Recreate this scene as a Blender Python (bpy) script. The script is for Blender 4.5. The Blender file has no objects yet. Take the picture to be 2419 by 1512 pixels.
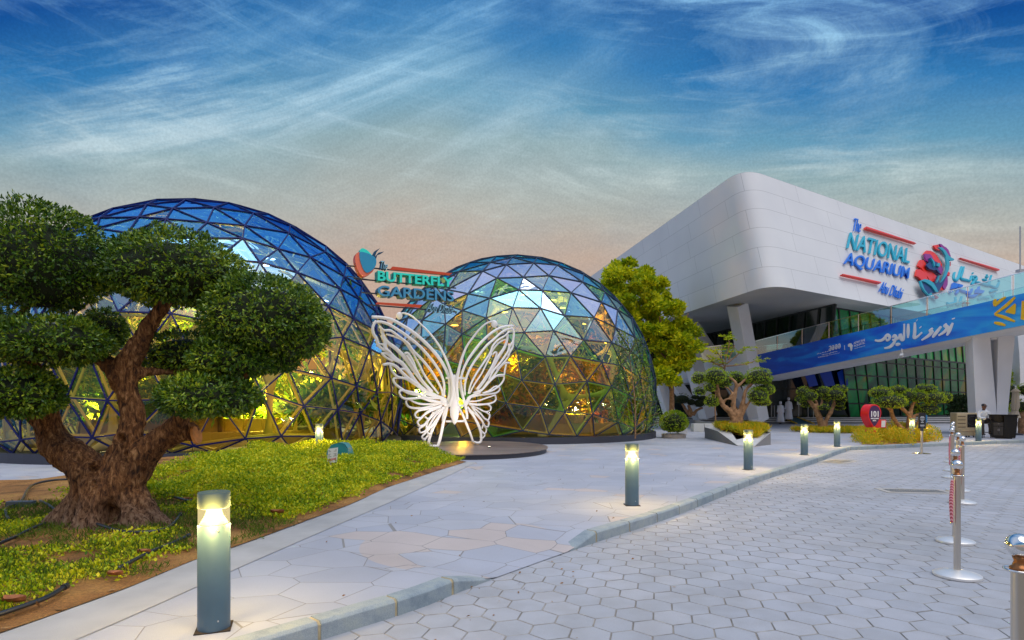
import bpy, bmesh, math, random
import numpy as np
from mathutils import Vector, Matrix, noise, geometry
R = math.radians
scene = bpy.context.scene
COL = scene.collection
# ---------------------------------------------------------------- camera
F, CX, HY, EYE = 1400.0, 1209.0, 955.0, 1.6      # focal length, centre column and horizon row of the level view
cam_d = bpy.data.cameras.new("camera"); cam = bpy.data.objects.new("camera", cam_d); COL.objects.link(cam)
cam.location = (0, 0, EYE); cam.rotation_euler = (R(90), 0, 0)
cam_d.sensor_width = 36; cam_d.lens = 36 * F / 2418; cam_d.shift_y = (HY - 756) / 2418
cam_d.clip_start = 0.05; cam_d.clip_end = 3000
scene.camera = cam
# ---------------------------------------------------------------- view
scene.view_settings.view_transform = 'Standard'; scene.view_settings.look = 'None'
scene.view_settings.exposure = 0.0; scene.view_settings.gamma = 1.0
# ---------------------------------------------------------------- sun
SUN_EL, SUN_AZ = 64, 152          # elevation, compass angle measured from +Y clockwise
sd = bpy.data.lights.new("sun", 'SUN'); sd.energy = 2.15; sd.angle = R(58); sd.color = (1.0, 0.91, 0.82)
sun = bpy.data.objects.new("sun", sd); COL.objects.link(sun)
az = R(SUN_AZ); el = R(SUN_EL)
sdir = Vector((math.sin(az) * math.cos(el), math.cos(az) * math.cos(el), math.sin(el)))
sun.rotation_euler = sdir.to_track_quat('Z', 'Y').to_euler(); sun.location = (0, 0, 40)
# ---------------------------------------------------------------- sky
W = bpy.data.worlds.new("World"); scene.world = W; W.use_nodes = True
nt = W.node_tree; nt.nodes.clear()
def nn(t, typ, **kw):
    n = t.nodes.new(typ)
    for k, v in kw.items(): setattr(n, k, v)
    return n
def ramp(t, stops, inp=None, interp='LINEAR'):
    n = t.nodes.new('ShaderNodeValToRGB'); cr = n.color_ramp; cr.interpolation = interp
    while len(cr.elements) < len(stops): cr.elements.new(0.5)
    for e, (p, c) in zip(cr.elements, stops):
        e.position = p; e.color = (*c, 1) if len(c) == 3 else c
    if inp is not None: t.links.new(inp, n.inputs[0])
    return n
def mth(t, op, a, b=None, c=None, clamp=False):
    n = t.nodes.new('ShaderNodeMath'); n.operation = op; n.use_clamp = clamp
    for i, x in enumerate((a, b, c)):
        if x is None: continue
        if isinstance(x, (int, float)): n.inputs[i].default_value = x
        else: t.links.new(x, n.inputs[i])
    return n.outputs[0]
def mixc(t, fac, a, b, mode='MIX'):
    n = t.nodes.new('ShaderNodeMix'); n.data_type = 'RGBA'; n.blend_type = mode
    for s, x in ((0, fac), (6, a), (7, b)):
        if isinstance(x, (int, float)): n.inputs[s].default_value = x
        elif isinstance(x, tuple): n.inputs[s].default_value = (*x, 1) if len(x) == 3 else x
        else: t.links.new(x, n.inputs[s])
    return n.outputs[2]
def srgb(r, g, b):
    f = lambda c: (c / 255 / 12.92) if c <= 10 else ((c / 255 + 0.055) / 1.055) ** 2.4
    return (f(r), f(g), f(b))
tc = nn(nt, 'ShaderNodeTexCoord'); sep = nn(nt, 'ShaderNodeSeparateXYZ'); nt.links.new(tc.outputs['Generated'], sep.inputs[0])
sx, sy, sz = sep.outputs
yz = mth(nt, 'SQRT', mth(nt, 'ADD', mth(nt, 'MULTIPLY', sy, sy), mth(nt, 'MULTIPLY', sz, sz)))
t0 = mth(nt, 'DIVIDE', sz, mth(nt, 'MAXIMUM', yz, 0.02))
# wispy cloud coordinates: compass angle and height above the horizon
ang = mth(nt, 'ARCTAN2', sx, sy); ele = mth(nt, 'ARCSINE', sz)
def cnoise(scale, ku, kv, skew, detail=8, dist=0.0, rough=0.6, loc=(0, 0, 0), typ=None):
    c = nn(nt, 'ShaderNodeCombineXYZ'); nt.links.new(mth(nt, 'MULTIPLY', ang, ku), c.inputs[0])
    nt.links.new(mth(nt, 'MULTIPLY', mth(nt, 'ADD', ele, mth(nt, 'MULTIPLY', ang, skew)), kv), c.inputs[1])
    mp = nn(nt, 'ShaderNodeMapping'); mp.inputs['Location'].default_value = loc; nt.links.new(c.outputs[0], mp.inputs[0])
    n = nn(nt, 'ShaderNodeTexNoise'); n.inputs['Scale'].default_value = scale; n.inputs['Detail'].default_value = detail
    if typ: n.noise_type = typ; n.normalize = False
    n.inputs['Roughness'].default_value = rough; n.inputs['Distortion'].default_value = dist
    nt.links.new(mp.outputs[0], n.inputs['Vector']); return n.outputs['Fac']
big = cnoise(1.6, 1, 1.4, 0, 3, 0.3, loc=(0.25, 0.4, 0))
cen = mth(nt, 'DIVIDE', mth(nt, 'ADD', ang, 0.10), 0.34); cen = mth(nt, 'EXPONENT', mth(nt, 'MULTIPLY', mth(nt, 'MULTIPLY', cen, cen), -1.0))
tt = mth(nt, 'ADD', mth(nt, 'SUBTRACT', t0, mth(nt, 'MULTIPLY', mth(nt, 'MULTIPLY', cen, mth(nt, 'MULTIPLY', t0, t0)), 0.20)), mth(nt, 'MULTIPLY', mth(nt, 'SUBTRACT', big, 0.5), -0.14))
grad = ramp(nt, [(0.0, srgb(192, 150, 126)), (0.13, srgb(204, 168, 146)), (0.235, srgb(200, 176, 158)), (0.30, srgb(182, 183, 175)), (0.38, srgb(150, 178, 184)),
                 (0.42, srgb(104, 160, 190)), (0.49, srgb(48, 124, 184)), (0.56, srgb(6, 80, 156)), (0.72, srgb(132, 176, 230)), (1.0, srgb(200, 216, 246))], tt)
def band(inp, lo, hi): return ramp(nt, [(lo, (0, 0, 0)), ((lo + hi) / 2, (.32, .32, .32)), (hi, (1, 1, 1))], inp).outputs[0]
w1 = band(cnoise(2.4, 0.55, 2.4, -0.42, 14, 0.8, 0.68, (2.3, 0.9, 0)), 0.47, 0.66)
w2 = band(cnoise(2.6, 0.6, 2.4, 0.22, 14, 0.9, 0.68, (3.6, 2.4, 0)), 0.46, 0.64)
w3 = band(cnoise(6.0, 0.55, 4.2, 0.10, 12, 1.2, 0.62, (7.1, 4.2, 0)), 0.50, 0.70)
soft = band(cnoise(3.2, 0.8, 1.7, -0.25, 9, 0.5, 0.6, (0.4, 5.2, 0)), 0.40, 0.70)
side = ramp(nt, [(0.38, (0, 0, 0)), (0.62, (1, 1, 1))], mth(nt, 'ADD', ang, 0.45)).outputs[0]
wmix = mth(nt, 'ADD', mth(nt, 'MULTIPLY', w1, mth(nt, 'SUBTRACT', 1.0, side)), mth(nt, 'MULTIPLY', w2, side))
patch = ramp(nt, [(0.36, (0.25, 0.25, 0.25)), (0.52, (1, 1, 1))], cnoise(2.1, 1, 1.6, -0.2, 4, 0.5, loc=(1.1, 3.6, 0))).outputs[0]
msk = ramp(nt, [(0.14, (0.15, 0.15, 0.15)), (0.34, (0.8, 0.8, 0.8)), (0.56, (1, 1, 1)), (0.66, (0.2, 0.2, 0.2))], t0).outputs[0]
wf = mth(nt, 'MULTIPLY', mth(nt, 'MULTIPLY', mth(nt, 'ADD', wmix, mth(nt, 'ADD', mth(nt, 'MULTIPLY', w3, 0.5), mth(nt, 'MULTIPLY', mth(nt, 'MULTIPLY', soft, cen), 0.6))), msk), patch, clamp=True)
ccol = ramp(nt, [(0.15, srgb(224, 196, 172)), (0.34, srgb(212, 224, 220)), (0.5, srgb(165, 210, 238)), (0.62, srgb(120, 190, 245))], t0)
skyc = mixc(nt, mth(nt, 'MULTIPLY', wf, 0.95, clamp=True), grad.outputs[0], ccol.outputs[0])
dk = cnoise(3.0, 0.5, 1.6, -0.15, 6, 0.6, 0.6, (5.1, 1.2, 0))
skyc = mixc(nt, mth(nt, 'MULTIPLY', ramp(nt, [(0.5, (0, 0, 0)), (0.75, (1, 1, 1))], dk).outputs[0], 0.25), skyc, srgb(70, 112, 150))
gr = nn(nt, 'ShaderNodeTexNoise'); gr.inputs['Scale'].default_value = 330; gr.inputs['Detail'].default_value = 2
nt.links.new(tc.outputs['Generated'], gr.inputs['Vector'])
skyc = mixc(nt, 1.0, skyc, ramp(nt, [(0.3, (0.93, 0.93, 0.93)), (0.7, (1.07, 1.07, 1.07))], gr.outputs['Fac']).outputs[0], 'MULTIPLY')
below = mth(nt, 'GREATER_THAN', 0.0, sz)
skyc = mixc(nt, below, skyc, (0.25, 0.22, 0.2))
nis = nn(nt, 'ShaderNodeTexSky'); nis.sky_type = 'NISHITA'; nis.sun_disc = False; nis.sun_elevation = el; nis.sun_rotation = az
b1 = nn(nt, 'ShaderNodeBackground'); nt.links.new(skyc, b1.inputs[0]); b1.inputs[1].default_value = 0.97
b2 = nn(nt, 'ShaderNodeBackground'); nt.links.new(nis.outputs[0], b2.inputs[0]); b2.inputs[1].default_value = 0.06
ms = nn(nt, 'ShaderNodeMixShader'); ms.inputs[0].default_value = 0.06
nt.links.new(b1.outputs[0], ms.inputs[1]); nt.links.new(b2.outputs[0], ms.inputs[2])
wo = nn(nt, 'ShaderNodeOutputWorld'); nt.links.new(ms.outputs[0], wo.inputs[0])

# ---------------------------------------------------------------- helpers
def P(x, y, Y):
    return Vector(((x - CX) / F * Y, Y, EYE + (HY - y) / F * Y))
def G(x, y, z=0.12):
    Y = F * (EYE - z) / (y - HY)
    return Vector(((x - CX) / F * Y, Y, z))
def PL(x, y, plane):
    o, n = plane; d = Vector(((x - CX) / F, 1, (HY - y) / F)); c = Vector((0, 0, EYE))
    return c + d * ((o - c).dot(n) / d.dot(n))
def catmull(pts, sub=6, closed=False):
    pts = [Vector(p) for p in pts]; n = len(pts); out = []
    if n < 3 and not closed:
        return [pts[0].lerp(pts[-1], i / sub) for i in range(sub + 1)]
    rng = range(n) if closed else range(n - 1)
    for i in rng:
        if closed: p0, p1, p2, p3 = pts[i - 1], pts[i], pts[(i + 1) % n], pts[(i + 2) % n]
        else: p0, p1, p2, p3 = pts[max(i - 1, 0)], pts[i], pts[i + 1], pts[min(i + 2, n - 1)]
        for k in range(sub):
            t = k / sub
            out.append(0.5 * ((2 * p1) + (-p0 + p2) * t + (2 * p0 - 5 * p1 + 4 * p2 - p3) * t * t + (-p0 + 3 * p1 - 3 * p2 + p3) * t ** 3))
    if not closed: out.append(pts[-1])
    return out
class MB:
    def __init__(s): s.v = []; s.f = []; s.m = []
    def add(s, vs, fs, mi=0):
        o = len(s.v); s.v += [tuple(v) for v in vs]; s.f += [tuple(i + o for i in f) for f in fs]; s.m += [mi] * len(fs); return s
    def box(s, c, size, rz=0, mi=0, top=1.0, M=None):
        x, y, z = (k / 2 for k in size); vs = []
        for dz, k in ((-z, 1.0), (z, top)):
            for dx, dy in ((-x, -y), (x, -y), (x, y), (-x, y)): vs.append(Vector((dx * k, dy * k, dz)))
        Mr = M if M is not None else Matrix.Rotation(rz, 3, 'Z')
        return s.add([Mr @ v + Vector(c) for v in vs], [(3, 2, 1, 0), (4, 5, 6, 7), (0, 1, 5, 4), (1, 2, 6, 5), (2, 3, 7, 6), (3, 0, 4, 7)], mi)
    def beam(s, a, b, w, h, up=(0, 0, 1), mi=0, w2=None, h2=None):
        a, b = Vector(a), Vector(b); d = (b - a).normalized(); u = Vector(up); sd = d.cross(u)
        if sd.length < 1e-4: sd = d.cross(Vector((1, 0, 0)))
        sd.normalize(); u = sd.cross(d); vs = []
        for p, ww, hh in ((a, w, h), (b, w2 or w, h2 or h)):
            for i, j in ((-1, -1), (1, -1), (1, 1), (-1, 1)): vs.append(p + sd * i * ww / 2 + u * j * hh / 2)
        return s.add(vs, [(3, 2, 1, 0), (4, 5, 6, 7), (0, 1, 5, 4), (1, 2, 6, 5), (2, 3, 7, 6), (3, 0, 4, 7)], mi)
    def prism(s, poly, off, mi=0):
        n = len(poly); off = Vector(off); a = [Vector(p) for p in poly]; vs = a + [p + off for p in a]
        tri = geometry.tessellate_polygon([a]); fs = [tuple(t) for t in tri] + [tuple(i + n for i in reversed(t)) for t in tri]
        # orient caps
        fs += [(i, (i + 1) % n, (i + 1) % n + n, i + n) for i in range(n)]
        return s.add(vs, fs, mi)
    def poly(s, poly, mi=0):
        a = [Vector(p) for p in poly]; return s.add(a, [tuple(t) for t in geometry.tessellate_polygon([a])], mi)
    def tube(s, pts, r, seg=8, mi=0, flat=None, cap=True):
        pts = [Vector(p) for p in pts]; n = len(pts)
        rs = list(r) if hasattr(r, '__len__') else [r] * n
        if len(rs) != n: rs = list(np.interp(np.linspace(0, 1, n), np.linspace(0, 1, len(rs)), rs))
        vs = []; u = None
        for i, p in enumerate(pts):
            t = (pts[min(i + 1, n - 1)] - pts[max(i - 1, 0)])
            t = t.normalized() if t.length > 1e-9 else Vector((0, 0, 1))
            if flat is not None:
                nrm, hd = flat; a = nrm.cross(t).normalized(); b = nrm; ra, rb = rs[i], hd if not callable(hd) else hd(rs[i])
            else:
                if u is None: u = t.orthogonal().normalized()
                u = (u - t * u.dot(t)).normalized(); a = u; b = t.cross(u); ra = rb = rs[i]
            for k in range(seg):
                q = 2 * math.pi * k / seg; vs.append(p + a * math.cos(q) * ra + b * math.sin(q) * rb)
        fs = [(i * seg + k, i * seg + (k + 1) % seg, (i + 1) * seg + (k + 1) % seg, (i + 1) * seg + k) for i in range(n - 1) for k in range(seg)]
        if cap: fs += [tuple(reversed(range(seg))), tuple((n - 1) * seg + k for k in range(seg))]
        return s.add(vs, fs, mi)
    def lathe(s, prof, c=(0, 0, 0), seg=24, mi=0, sx=1.0, sy=1.0, M=None):
        c = Vector(c); vs = []; n = len(prof)
        for r, z in prof:
            for k in range(seg):
                q = 2 * math.pi * k / seg; v = Vector((r * math.cos(q) * sx, r * math.sin(q) * sy, z)); vs.append((M @ v if M is not None else v) + c)
        fs = [(i * seg + k, i * seg + (k + 1) % seg, (i + 1) * seg + (k + 1) % seg, (i + 1) * seg + k) for i in range(n - 1) for k in range(seg)]
        if prof[0][0] > 1e-6: fs.append(tuple(reversed(range(seg))))
        if prof[-1][0] > 1e-6: fs.append(tuple((n - 1) * seg + k for k in range(seg)))
        return s.add(vs, fs, mi)
    def ell(s, c, r, seg=16, rings=10, mi=0, M=None, lump=0.0, seed=0):
        c = Vector(c); vs = []
        for i in range(rings + 1):
            a = math.pi * i / rings
            for k in range(seg):
                q = 2 * math.pi * k / seg; d = Vector((math.sin(a) * math.cos(q), math.sin(a) * math.sin(q), -math.cos(a)))
                kk = 1 + lump * noise.noise(d * 2.3 + Vector((seed, 0, 0))) if lump else 1
                v = Vector((d.x * r[0] * kk, d.y * r[1] * kk, d.z * r[2] * kk)); vs.append((M @ v if M is not None else v) + c)
        fs = [(i * seg + k, i * seg + (k + 1) % seg, (i + 1) * seg + (k + 1) % seg, (i + 1) * seg + k) for i in range(rings) for k in range(seg)]
        return s.add(vs, fs, mi)
def setp(o, label=None, cat=None, group=None, kind=None):
    if label: o['label'] = label
    if cat: o['category'] = cat
    if group: o['group'] = group
    if kind: o['kind'] = kind
    return o
def empty(name, loc, label, cat, group=None):
    o = bpy.data.objects.new(name, None); o.empty_display_size = 0.2; COL.objects.link(o); o.location = loc
    return setp(o, label, cat, group)
def wloc(o):
    v = Vector((0, 0, 0))
    while o is not None: v = v + Vector(o.location); o = o.parent
    return v
def obj(name, mb, mat, parent=None, smooth=False, bevel=0, loc=None, auto=None):
    """mb in world coordinates; parts are stored relative to their thing"""
    me = bpy.data.meshes.new(name); o = bpy.data.objects.new(name, me); COL.objects.link(o)
    base = Vector(loc) if loc is not None else Vector((0, 0, 0))
    if parent is not None:
        o.parent = parent; off = wloc(parent)
    else:
        off = base; o.location = base
    me.from_pydata([(v[0] - off.x, v[1] - off.y, v[2] - off.z) for v in mb.v], [], mb.f)
    mats = mat if isinstance(mat, (list, tuple)) else [mat]
    for m in mats: me.materials.append(m)
    if len(mats) > 1: me.polygons.foreach_set('material_index', mb.m)
    me.validate(); me.update()
    bm = bmesh.new(); bm.from_mesh(me); bmesh.ops.recalc_face_normals(bm, faces=bm.faces); bm.to_mesh(me); bm.free()
    if smooth:
        me.polygons.foreach_set('use_smooth', [True] * len(me.polygons))
        if auto: me.set_sharp_from_angle(angle=R(auto))
    if bevel:
        b = o.modifiers.new('bevel', 'BEVEL'); b.width = bevel; b.segments = 2; b.limit_method = 'ANGLE'
    return o
def np_mesh(name, verts, quads, mats, parent=None, mi=None, smooth=False, loc=None):
    me = bpy.data.meshes.new(name); n = len(verts); q = len(quads)
    o = bpy.data.objects.new(name, me); COL.objects.link(o)
    off = wloc(parent) if parent is not None else (Vector(loc) if loc is not None else Vector((0, 0, 0)))
    if parent is not None: o.parent = parent
    else: o.location = off
    verts = np.asarray(verts, np.float32) - np.array(off, np.float32)
    k = quads.shape[1]
    me.vertices.add(n); me.vertices.foreach_set('co', verts.ravel())
    me.loops.add(q * k); me.loops.foreach_set('vertex_index', quads.astype(np.int32).ravel())
    me.polygons.add(q); me.polygons.foreach_set('loop_start', np.arange(q, dtype=np.int32) * k)
    me.polygons.foreach_set('use_smooth', [False] * q)
    for m in mats: me.materials.append(m)
    if mi is not None: me.polygons.foreach_set('material_index', mi.astype(np.int32))
    me.update(calc_edges=True); me.validate()
    if smooth: me.polygons.foreach_set('use_smooth', [True] * len(me.polygons))
    return o
def copy_tree(o, parent=None):
    c = o.copy(); COL.objects.link(c); c.parent = parent
    for ch in list(o.children): copy_tree(ch, c)
    return c
def place(src, loc, first, label, rz=0):
    o = src if first else copy_tree(src)
    o.location = loc; o.rotation_euler = (0, 0, rz); o['label'] = label; return o
def remesh_union(name, mb, mat, parent, voxel, disp=None, smooth_it=2, loc=None):
    o = obj(name, mb, mat, parent, loc=loc)
    m = o.modifiers.new('r', 'REMESH'); m.mode = 'VOXEL'; m.voxel_size = voxel
    s = o.modifiers.new('s', 'SMOOTH'); s.iterations = smooth_it; s.factor = 0.6
    dg = bpy.context.evaluated_depsgraph_get(); dg.update()
    me = bpy.data.meshes.new_from_object(o.evaluated_get(dg)); old = o.data
    o.modifiers.clear(); o.data = me; bpy.data.meshes.remove(old)
    if disp:
        nv = len(me.vertices); off = wloc(o)
        co = np.empty(nv * 3, np.float32); me.vertices.foreach_get('co', co); co = co.reshape(-1, 3)
        no = np.empty(nv * 3, np.float32); me.vertices.foreach_get('normal', no); no = no.reshape(-1, 3)
        for i in range(nv):
            d = disp(Vector(co[i].tolist()) + off)
            co[i] += no[i] * d
        me.vertices.foreach_set('co', co.ravel()); me.update()
    me.polygons.foreach_set('use_smooth', [True] * len(me.polygons))
    if not me.materials: me.materials.append(mat)
    return o
# ---------------------------------------------------------------- materials
def newmat(name):
    m = bpy.data.materials.new(name); m.use_nodes = True; t = m.node_tree; b = t.nodes['Principled BSDF']; return m, t, b
def pm(name, col, rough=0.6, metal=0.0, spec=0.5, var=0.0, vs=8.0, bump=0.0, bs=60.0, emit=None, es=0.0, col2=None):
    m, t, b = newmat(name); b.inputs['Roughness'].default_value = rough; b.inputs['Metallic'].default_value = metal
    b.inputs['Specular IOR Level'].default_value = spec; b.inputs['Base Color'].default_value = (*col, 1)
    if var or bump:
        g = nn(t, 'ShaderNodeNewGeometry')
    if var:
        n = nn(t, 'ShaderNodeTexNoise'); n.inputs['Scale'].default_value = vs; n.inputs['Detail'].default_value = 5; t.links.new(g.outputs['Position'], n.inputs['Vector'])
        c2 = col2 or tuple(min(1, c * (1 + var)) for c in col); c1 = tuple(c * (1 - var) for c in col) if not col2 else col
        t.links.new(ramp(t, [(0.3, c1), (0.7, c2)], n.outputs['Fac']).outputs[0], b.inputs['Base Color'])
    if bump:
        n2 = nn(t, 'ShaderNodeTexNoise'); n2.inputs['Scale'].default_value = bs; n2.inputs['Detail'].default_value = 4; t.links.new(g.outputs['Position'], n2.inputs['Vector'])
        bp = nn(t, 'ShaderNodeBump'); bp.inputs['Strength'].default_value = bump; bp.inputs['Distance'].default_value = 0.02
        t.links.new(n2.outputs['Fac'], bp.inputs['Height']); t.links.new(bp.outputs[0], b.inputs['Normal'])
    if emit: b.inputs['Emission Color'].default_value = (*emit, 1); b.inputs['Emission Strength'].default_value = es
    return m
def leafmat(name, cols, rough=0.45, spec=0.35, trans=0.25, patch=1.0):
    m, t, b = newmat(name); g = nn(t, 'ShaderNodeNewGeometry')
    n = nn(t, 'ShaderNodeTexNoise'); n.inputs['Scale'].default_value = patch; n.inputs['Detail'].default_value = 3; t.links.new(g.outputs['Position'], n.inputs['Vector'])
    f = mth(t, 'ADD', mth(t, 'MULTIPLY', g.outputs['Random Per Island'], 0.62), mth(t, 'MULTIPLY', mth(t, 'SUBTRACT', n.outputs['Fac'], 0.3), 0.95), clamp=True)
    k = len(cols); r = ramp(t, [(i / max(k - 1, 1), c) for i, c in enumerate(cols)], f)
    t.links.new(r.outputs[0], b.inputs['Base Color']); b.inputs['Roughness'].default_value = rough; b.inputs['Specular IOR Level'].default_value = spec
    tr = nn(t, 'ShaderNodeBsdfTranslucent'); t.links.new(r.outputs[0], tr.inputs[0]); mx = nn(t, 'ShaderNodeMixShader'); mx.inputs[0].default_value = trans
    t.links.new(b.outputs[0], mx.inputs[1]); t.links.new(tr.outputs[0], mx.inputs[2]); t.links.new(mx.outputs[0], t.nodes['Material Output'].inputs[0]); return m
def leaves(pts, nrm, size, asp=0.42, rng=None, spread=0.9, jit=0.35):
    """one pointed four-cornered leaf per point, standing roughly along the normal"""
    n = len(pts); L = size * (1 + jit * (rng.random(n) * 2 - 1))[:, None]
    d = nrm + rng.normal(0, spread, (n, 3)); d /= np.linalg.norm(d, axis=1)[:, None] + 1e-9
    s = np.cross(d, rng.normal(0, 1, (n, 3))); s /= np.linalg.norm(s, axis=1)[:, None] + 1e-9
    w = L * asp * 0.5; nn_ = np.cross(d, s)
    v = np.empty((n, 4, 3)); v[:, 0] = pts; v[:, 1] = pts + d * L * 0.55 + s * w + nn_ * L * 0.06; v[:, 2] = pts + d * L; v[:, 3] = pts + d * L * 0.55 - s * w + nn_ * L * 0.06
    return v.reshape(-1, 3), np.arange(n * 4).reshape(-1, 4)
def sph(rng, n, zmin=-1.0):
    z = rng.uniform(zmin, 1, n); a = rng.uniform(0, 2 * math.pi, n); r = np.sqrt(1 - z * z)
    return np.stack([r * np.cos(a), r * np.sin(a), z], 1)
def pad_mesh(name, c, r, n, size, mats, parent, rng, asp=0.42, lump=0.1, spread=0.75, core=0.86, shell=0.16, zmin=-0.97):
    """a clipped cloud of foliage: leaf faces through the outer shell round a dark inner mass"""
    ns = max(8, n // (5 if n > 2500 else 2)); sd_ = sph(rng, ns, zmin); sr = rng.uniform(-.02, .012, ns) + (rng.random(ns) < .008) * rng.uniform(.01, .05, ns); pk = rng.integers(0, ns, n)
    d = sd_[pk] + rng.normal(0, .014, (n, 3)); d /= np.linalg.norm(d, axis=1)[:, None]; ph = rng.uniform(0, 6, 6)
    l = 1 + lump * (np.sin(d[:, 0] * 4 + ph[0]) * np.sin(d[:, 1] * 4 + ph[1]) + 0.6 * np.sin(d[:, 2] * 7 + ph[2]) * np.sin(d[:, 0] * 6 + ph[3]) + 0.5 * np.sin(d[:, 1] * 9 + ph[4]) * np.sin(d[:, 2] * 8 + d[:, 0] * 7 + ph[5]))
    dep = 1 + sr[pk] - shell * rng.random(n) ** 1.8
    r = np.array(r, float); flat = np.where(d[:, 2] < 0, 0.72, 1.0); rr = r[None, :] * np.stack([np.ones(n), np.ones(n), flat], 1)
    pts = np.array(c)[None, :] + d * rr * (l * dep)[:, None]; nr = d / r[None, :]; nr /= np.linalg.norm(nr, axis=1)[:, None]
    v, q = leaves(pts, nr, size, asp, rng, spread)
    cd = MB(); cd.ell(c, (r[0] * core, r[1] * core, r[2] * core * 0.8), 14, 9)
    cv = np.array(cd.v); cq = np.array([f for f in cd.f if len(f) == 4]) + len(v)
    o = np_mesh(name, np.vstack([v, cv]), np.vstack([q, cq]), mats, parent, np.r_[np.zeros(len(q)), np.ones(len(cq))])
    return o
_tcache = {}
def text_mesh(txt, ext=0.1, shear=0.0, bold=0.0, spacing=1.0):
    cu = bpy.data.curves.new('t', 'FONT'); cu.body = txt; cu.extrude = 0.5; cu.shear = shear; cu.offset = bold; cu.space_character = spacing; cu.resolution_u = 4
    o = bpy.data.objects.new('t', cu); COL.objects.link(o); dg = bpy.context.evaluated_depsgraph_get(); dg.update()
    me = bpy.data.meshes.new_from_object(o.evaluated_get(dg)); v = np.array([x.co[:] for x in me.vertices]); f = [tuple(p.vertices) for p in me.polygons]
    bpy.data.objects.remove(o); bpy.data.curves.remove(cu); bpy.data.meshes.remove(me)
    mn, mx_ = v.min(0), v.max(0); v[:, 0] = (v[:, 0] - mn[0]) / (mx_[0] - mn[0]); v[:, 1] = (v[:, 1] - mn[1]) / (mx_[1] - mn[1]); v[:, 2] += 0.5
    return v, f
def text3(mb, txt, TL, TR, BL, n, depth, back=0.0, mi=0, **kw):
    """lettering laid between three corner points of a real plane, raised by depth along n"""
    v, f = text_mesh(txt, **kw); a = Vector(BL); ux = Vector(TR) - Vector(TL); uy = Vector(TL) - Vector(BL)
    return mb.add([a + ux * p[0] + uy * p[1] + n * (back + depth * p[2]) for p in v], f, mi)
rs = np.random.default_rng(7); random.seed(5)
# ================================================================ GROUND, ROAD, PAVEMENT
m_ground = pm('sandy_ground', (0.30, 0.27, 0.24), 0.95, var=0.2, vs=0.4)
g = MB(); g.poly([(-900, -60, -0.06), (900, -60, -0.06), (900, 1500, -0.06), (-900, 1500, -0.06)]); setp(obj('ground', g, m_ground), kind='structure')
KL = [(-4.0, 1.1), (-1.276, 4.04), (-0.78, 4.57), (-0.485, 4.99), (-0.18, 5.41), (0.58, 6.38), (0.97, 6.86), (2.33, 8.48), (4.68, 11.67), (5.64, 12.9), (8.47, 16.4), (11.2, 19.9), (12.6, 21.0), (21.3, 24.6), (42, 33)]
kl = [Vector((p.x, p.y, 0)) for p in catmull([(x, y, 0) for x, y in KL], 10)]
kd = [0.0]
for i in range(1, len(kl)): kd.append(kd[-1] + (kl[i] - kl[i - 1]).length)
def kat(s):
    x = np.interp(s, kd, [p.x for p in kl]); y = np.interp(s, kd, [p.y for p in kl])
    x2 = np.interp(s + 0.05, kd, [p.x for p in kl]); y2 = np.interp(s + 0.05, kd, [p.y for p in kl])
    t = Vector((x2 - x, y2 - y, 0)).normalized(); return Vector((x, y, 0)), Vector((-t.y, t.x, 0))
def sof(pt): return min(range(len(kl)), key=lambda i: (kl[i] - Vector((pt[0], pt[1], 0))).length)
sA = kd[sof((-0.485, 4.99))]; sB = kd[sof((0.97, 6.86))]; KH = 0.13
def kz(s):
    return float(np.interp(s, [sA, sA + 0.55, sB - 0.55, sB], [KH, 0.006, 0.006, KH]))
# pavers of the road
hw = 0.28; th = R(-14); rowp = hw * math.sqrt(3) / 2
I, J = np.meshgrid(np.arange(-170, 190), np.arange(-190, 190), indexing='ij')
gx = (I + 0.5 * (J % 2)) * hw; gy = J * rowp; gx = gx.ravel(); gy = gy.ravel()
X = gx * math.cos(th) - gy * math.sin(th) + 10; Y = gx * math.sin(th) + gy * math.cos(th) + 16
klx = np.array([p.x for p in kl]); kly = np.array([p.y for p in kl])
keep = (Y > 1.2) & (Y < 34) & (X < np.minimum(Y * 0.95 + 3.5, 38)) & (X > -5) & (X > np.interp(Y, kly, klx) - 0.5)
X, Y = X[keep], Y[keep]; n = len(X); r = hw / math.sqrt(3)
ang = np.arange(6) * math.pi / 3 + math.pi / 6 + th
tilt = rs.normal(0, 0.004, (n, 2)); hz = rs.normal(0, 0.0008, n)
def ringv(rad, z):
    vx = X[:, None] + rad * np.cos(ang)[None]; vy = Y[:, None] + rad * np.sin(ang)[None]
    vz = z + hz[:, None] + (tilt[:, :1] * np.cos(ang)[None] + tilt[:, 1:] * np.sin(ang)[None]) * rad
    return np.stack([vx, vy, vz], -1)
ver = np.concatenate([ringv(r - 0.0035, -0.006), ringv(r - 0.0085, 0.0)], 1).reshape(-1, 3)
b0 = (np.arange(n) * 12)[:, None, None]
fq = np.array([[k, (k + 1) % 6, 6 + (k + 1) % 6, 6 + k] for k in range(6)] + [[6, 7, 8, 9], [6, 9, 10, 11]])[None]
quads = (b0 + fq).reshape(-1, 4)
m, t, b = newmat('hexagonal_paver_concrete'); ge = nn(t, 'ShaderNodeNewGeometry')
no1 = nn(t, 'ShaderNodeTexNoise'); no1.inputs['Scale'].default_value = 0.5; no1.inputs['Detail'].default_value = 6; t.links.new(ge.outputs['Position'], no1.inputs['Vector'])
no2 = nn(t, 'ShaderNodeTexNoise'); no2.inputs['Scale'].default_value = 220; no2.inputs['Detail'].default_value = 3; t.links.new(ge.outputs['Position'], no2.inputs['Vector'])
c = ramp(t, [(0.0, (0.385, 0.405, 0.445)), (0.5, (0.41, 0.43, 0.47)), (1.0, (0.44, 0.452, 0.485))], ge.outputs['Random Per Island']).outputs[0]
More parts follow.
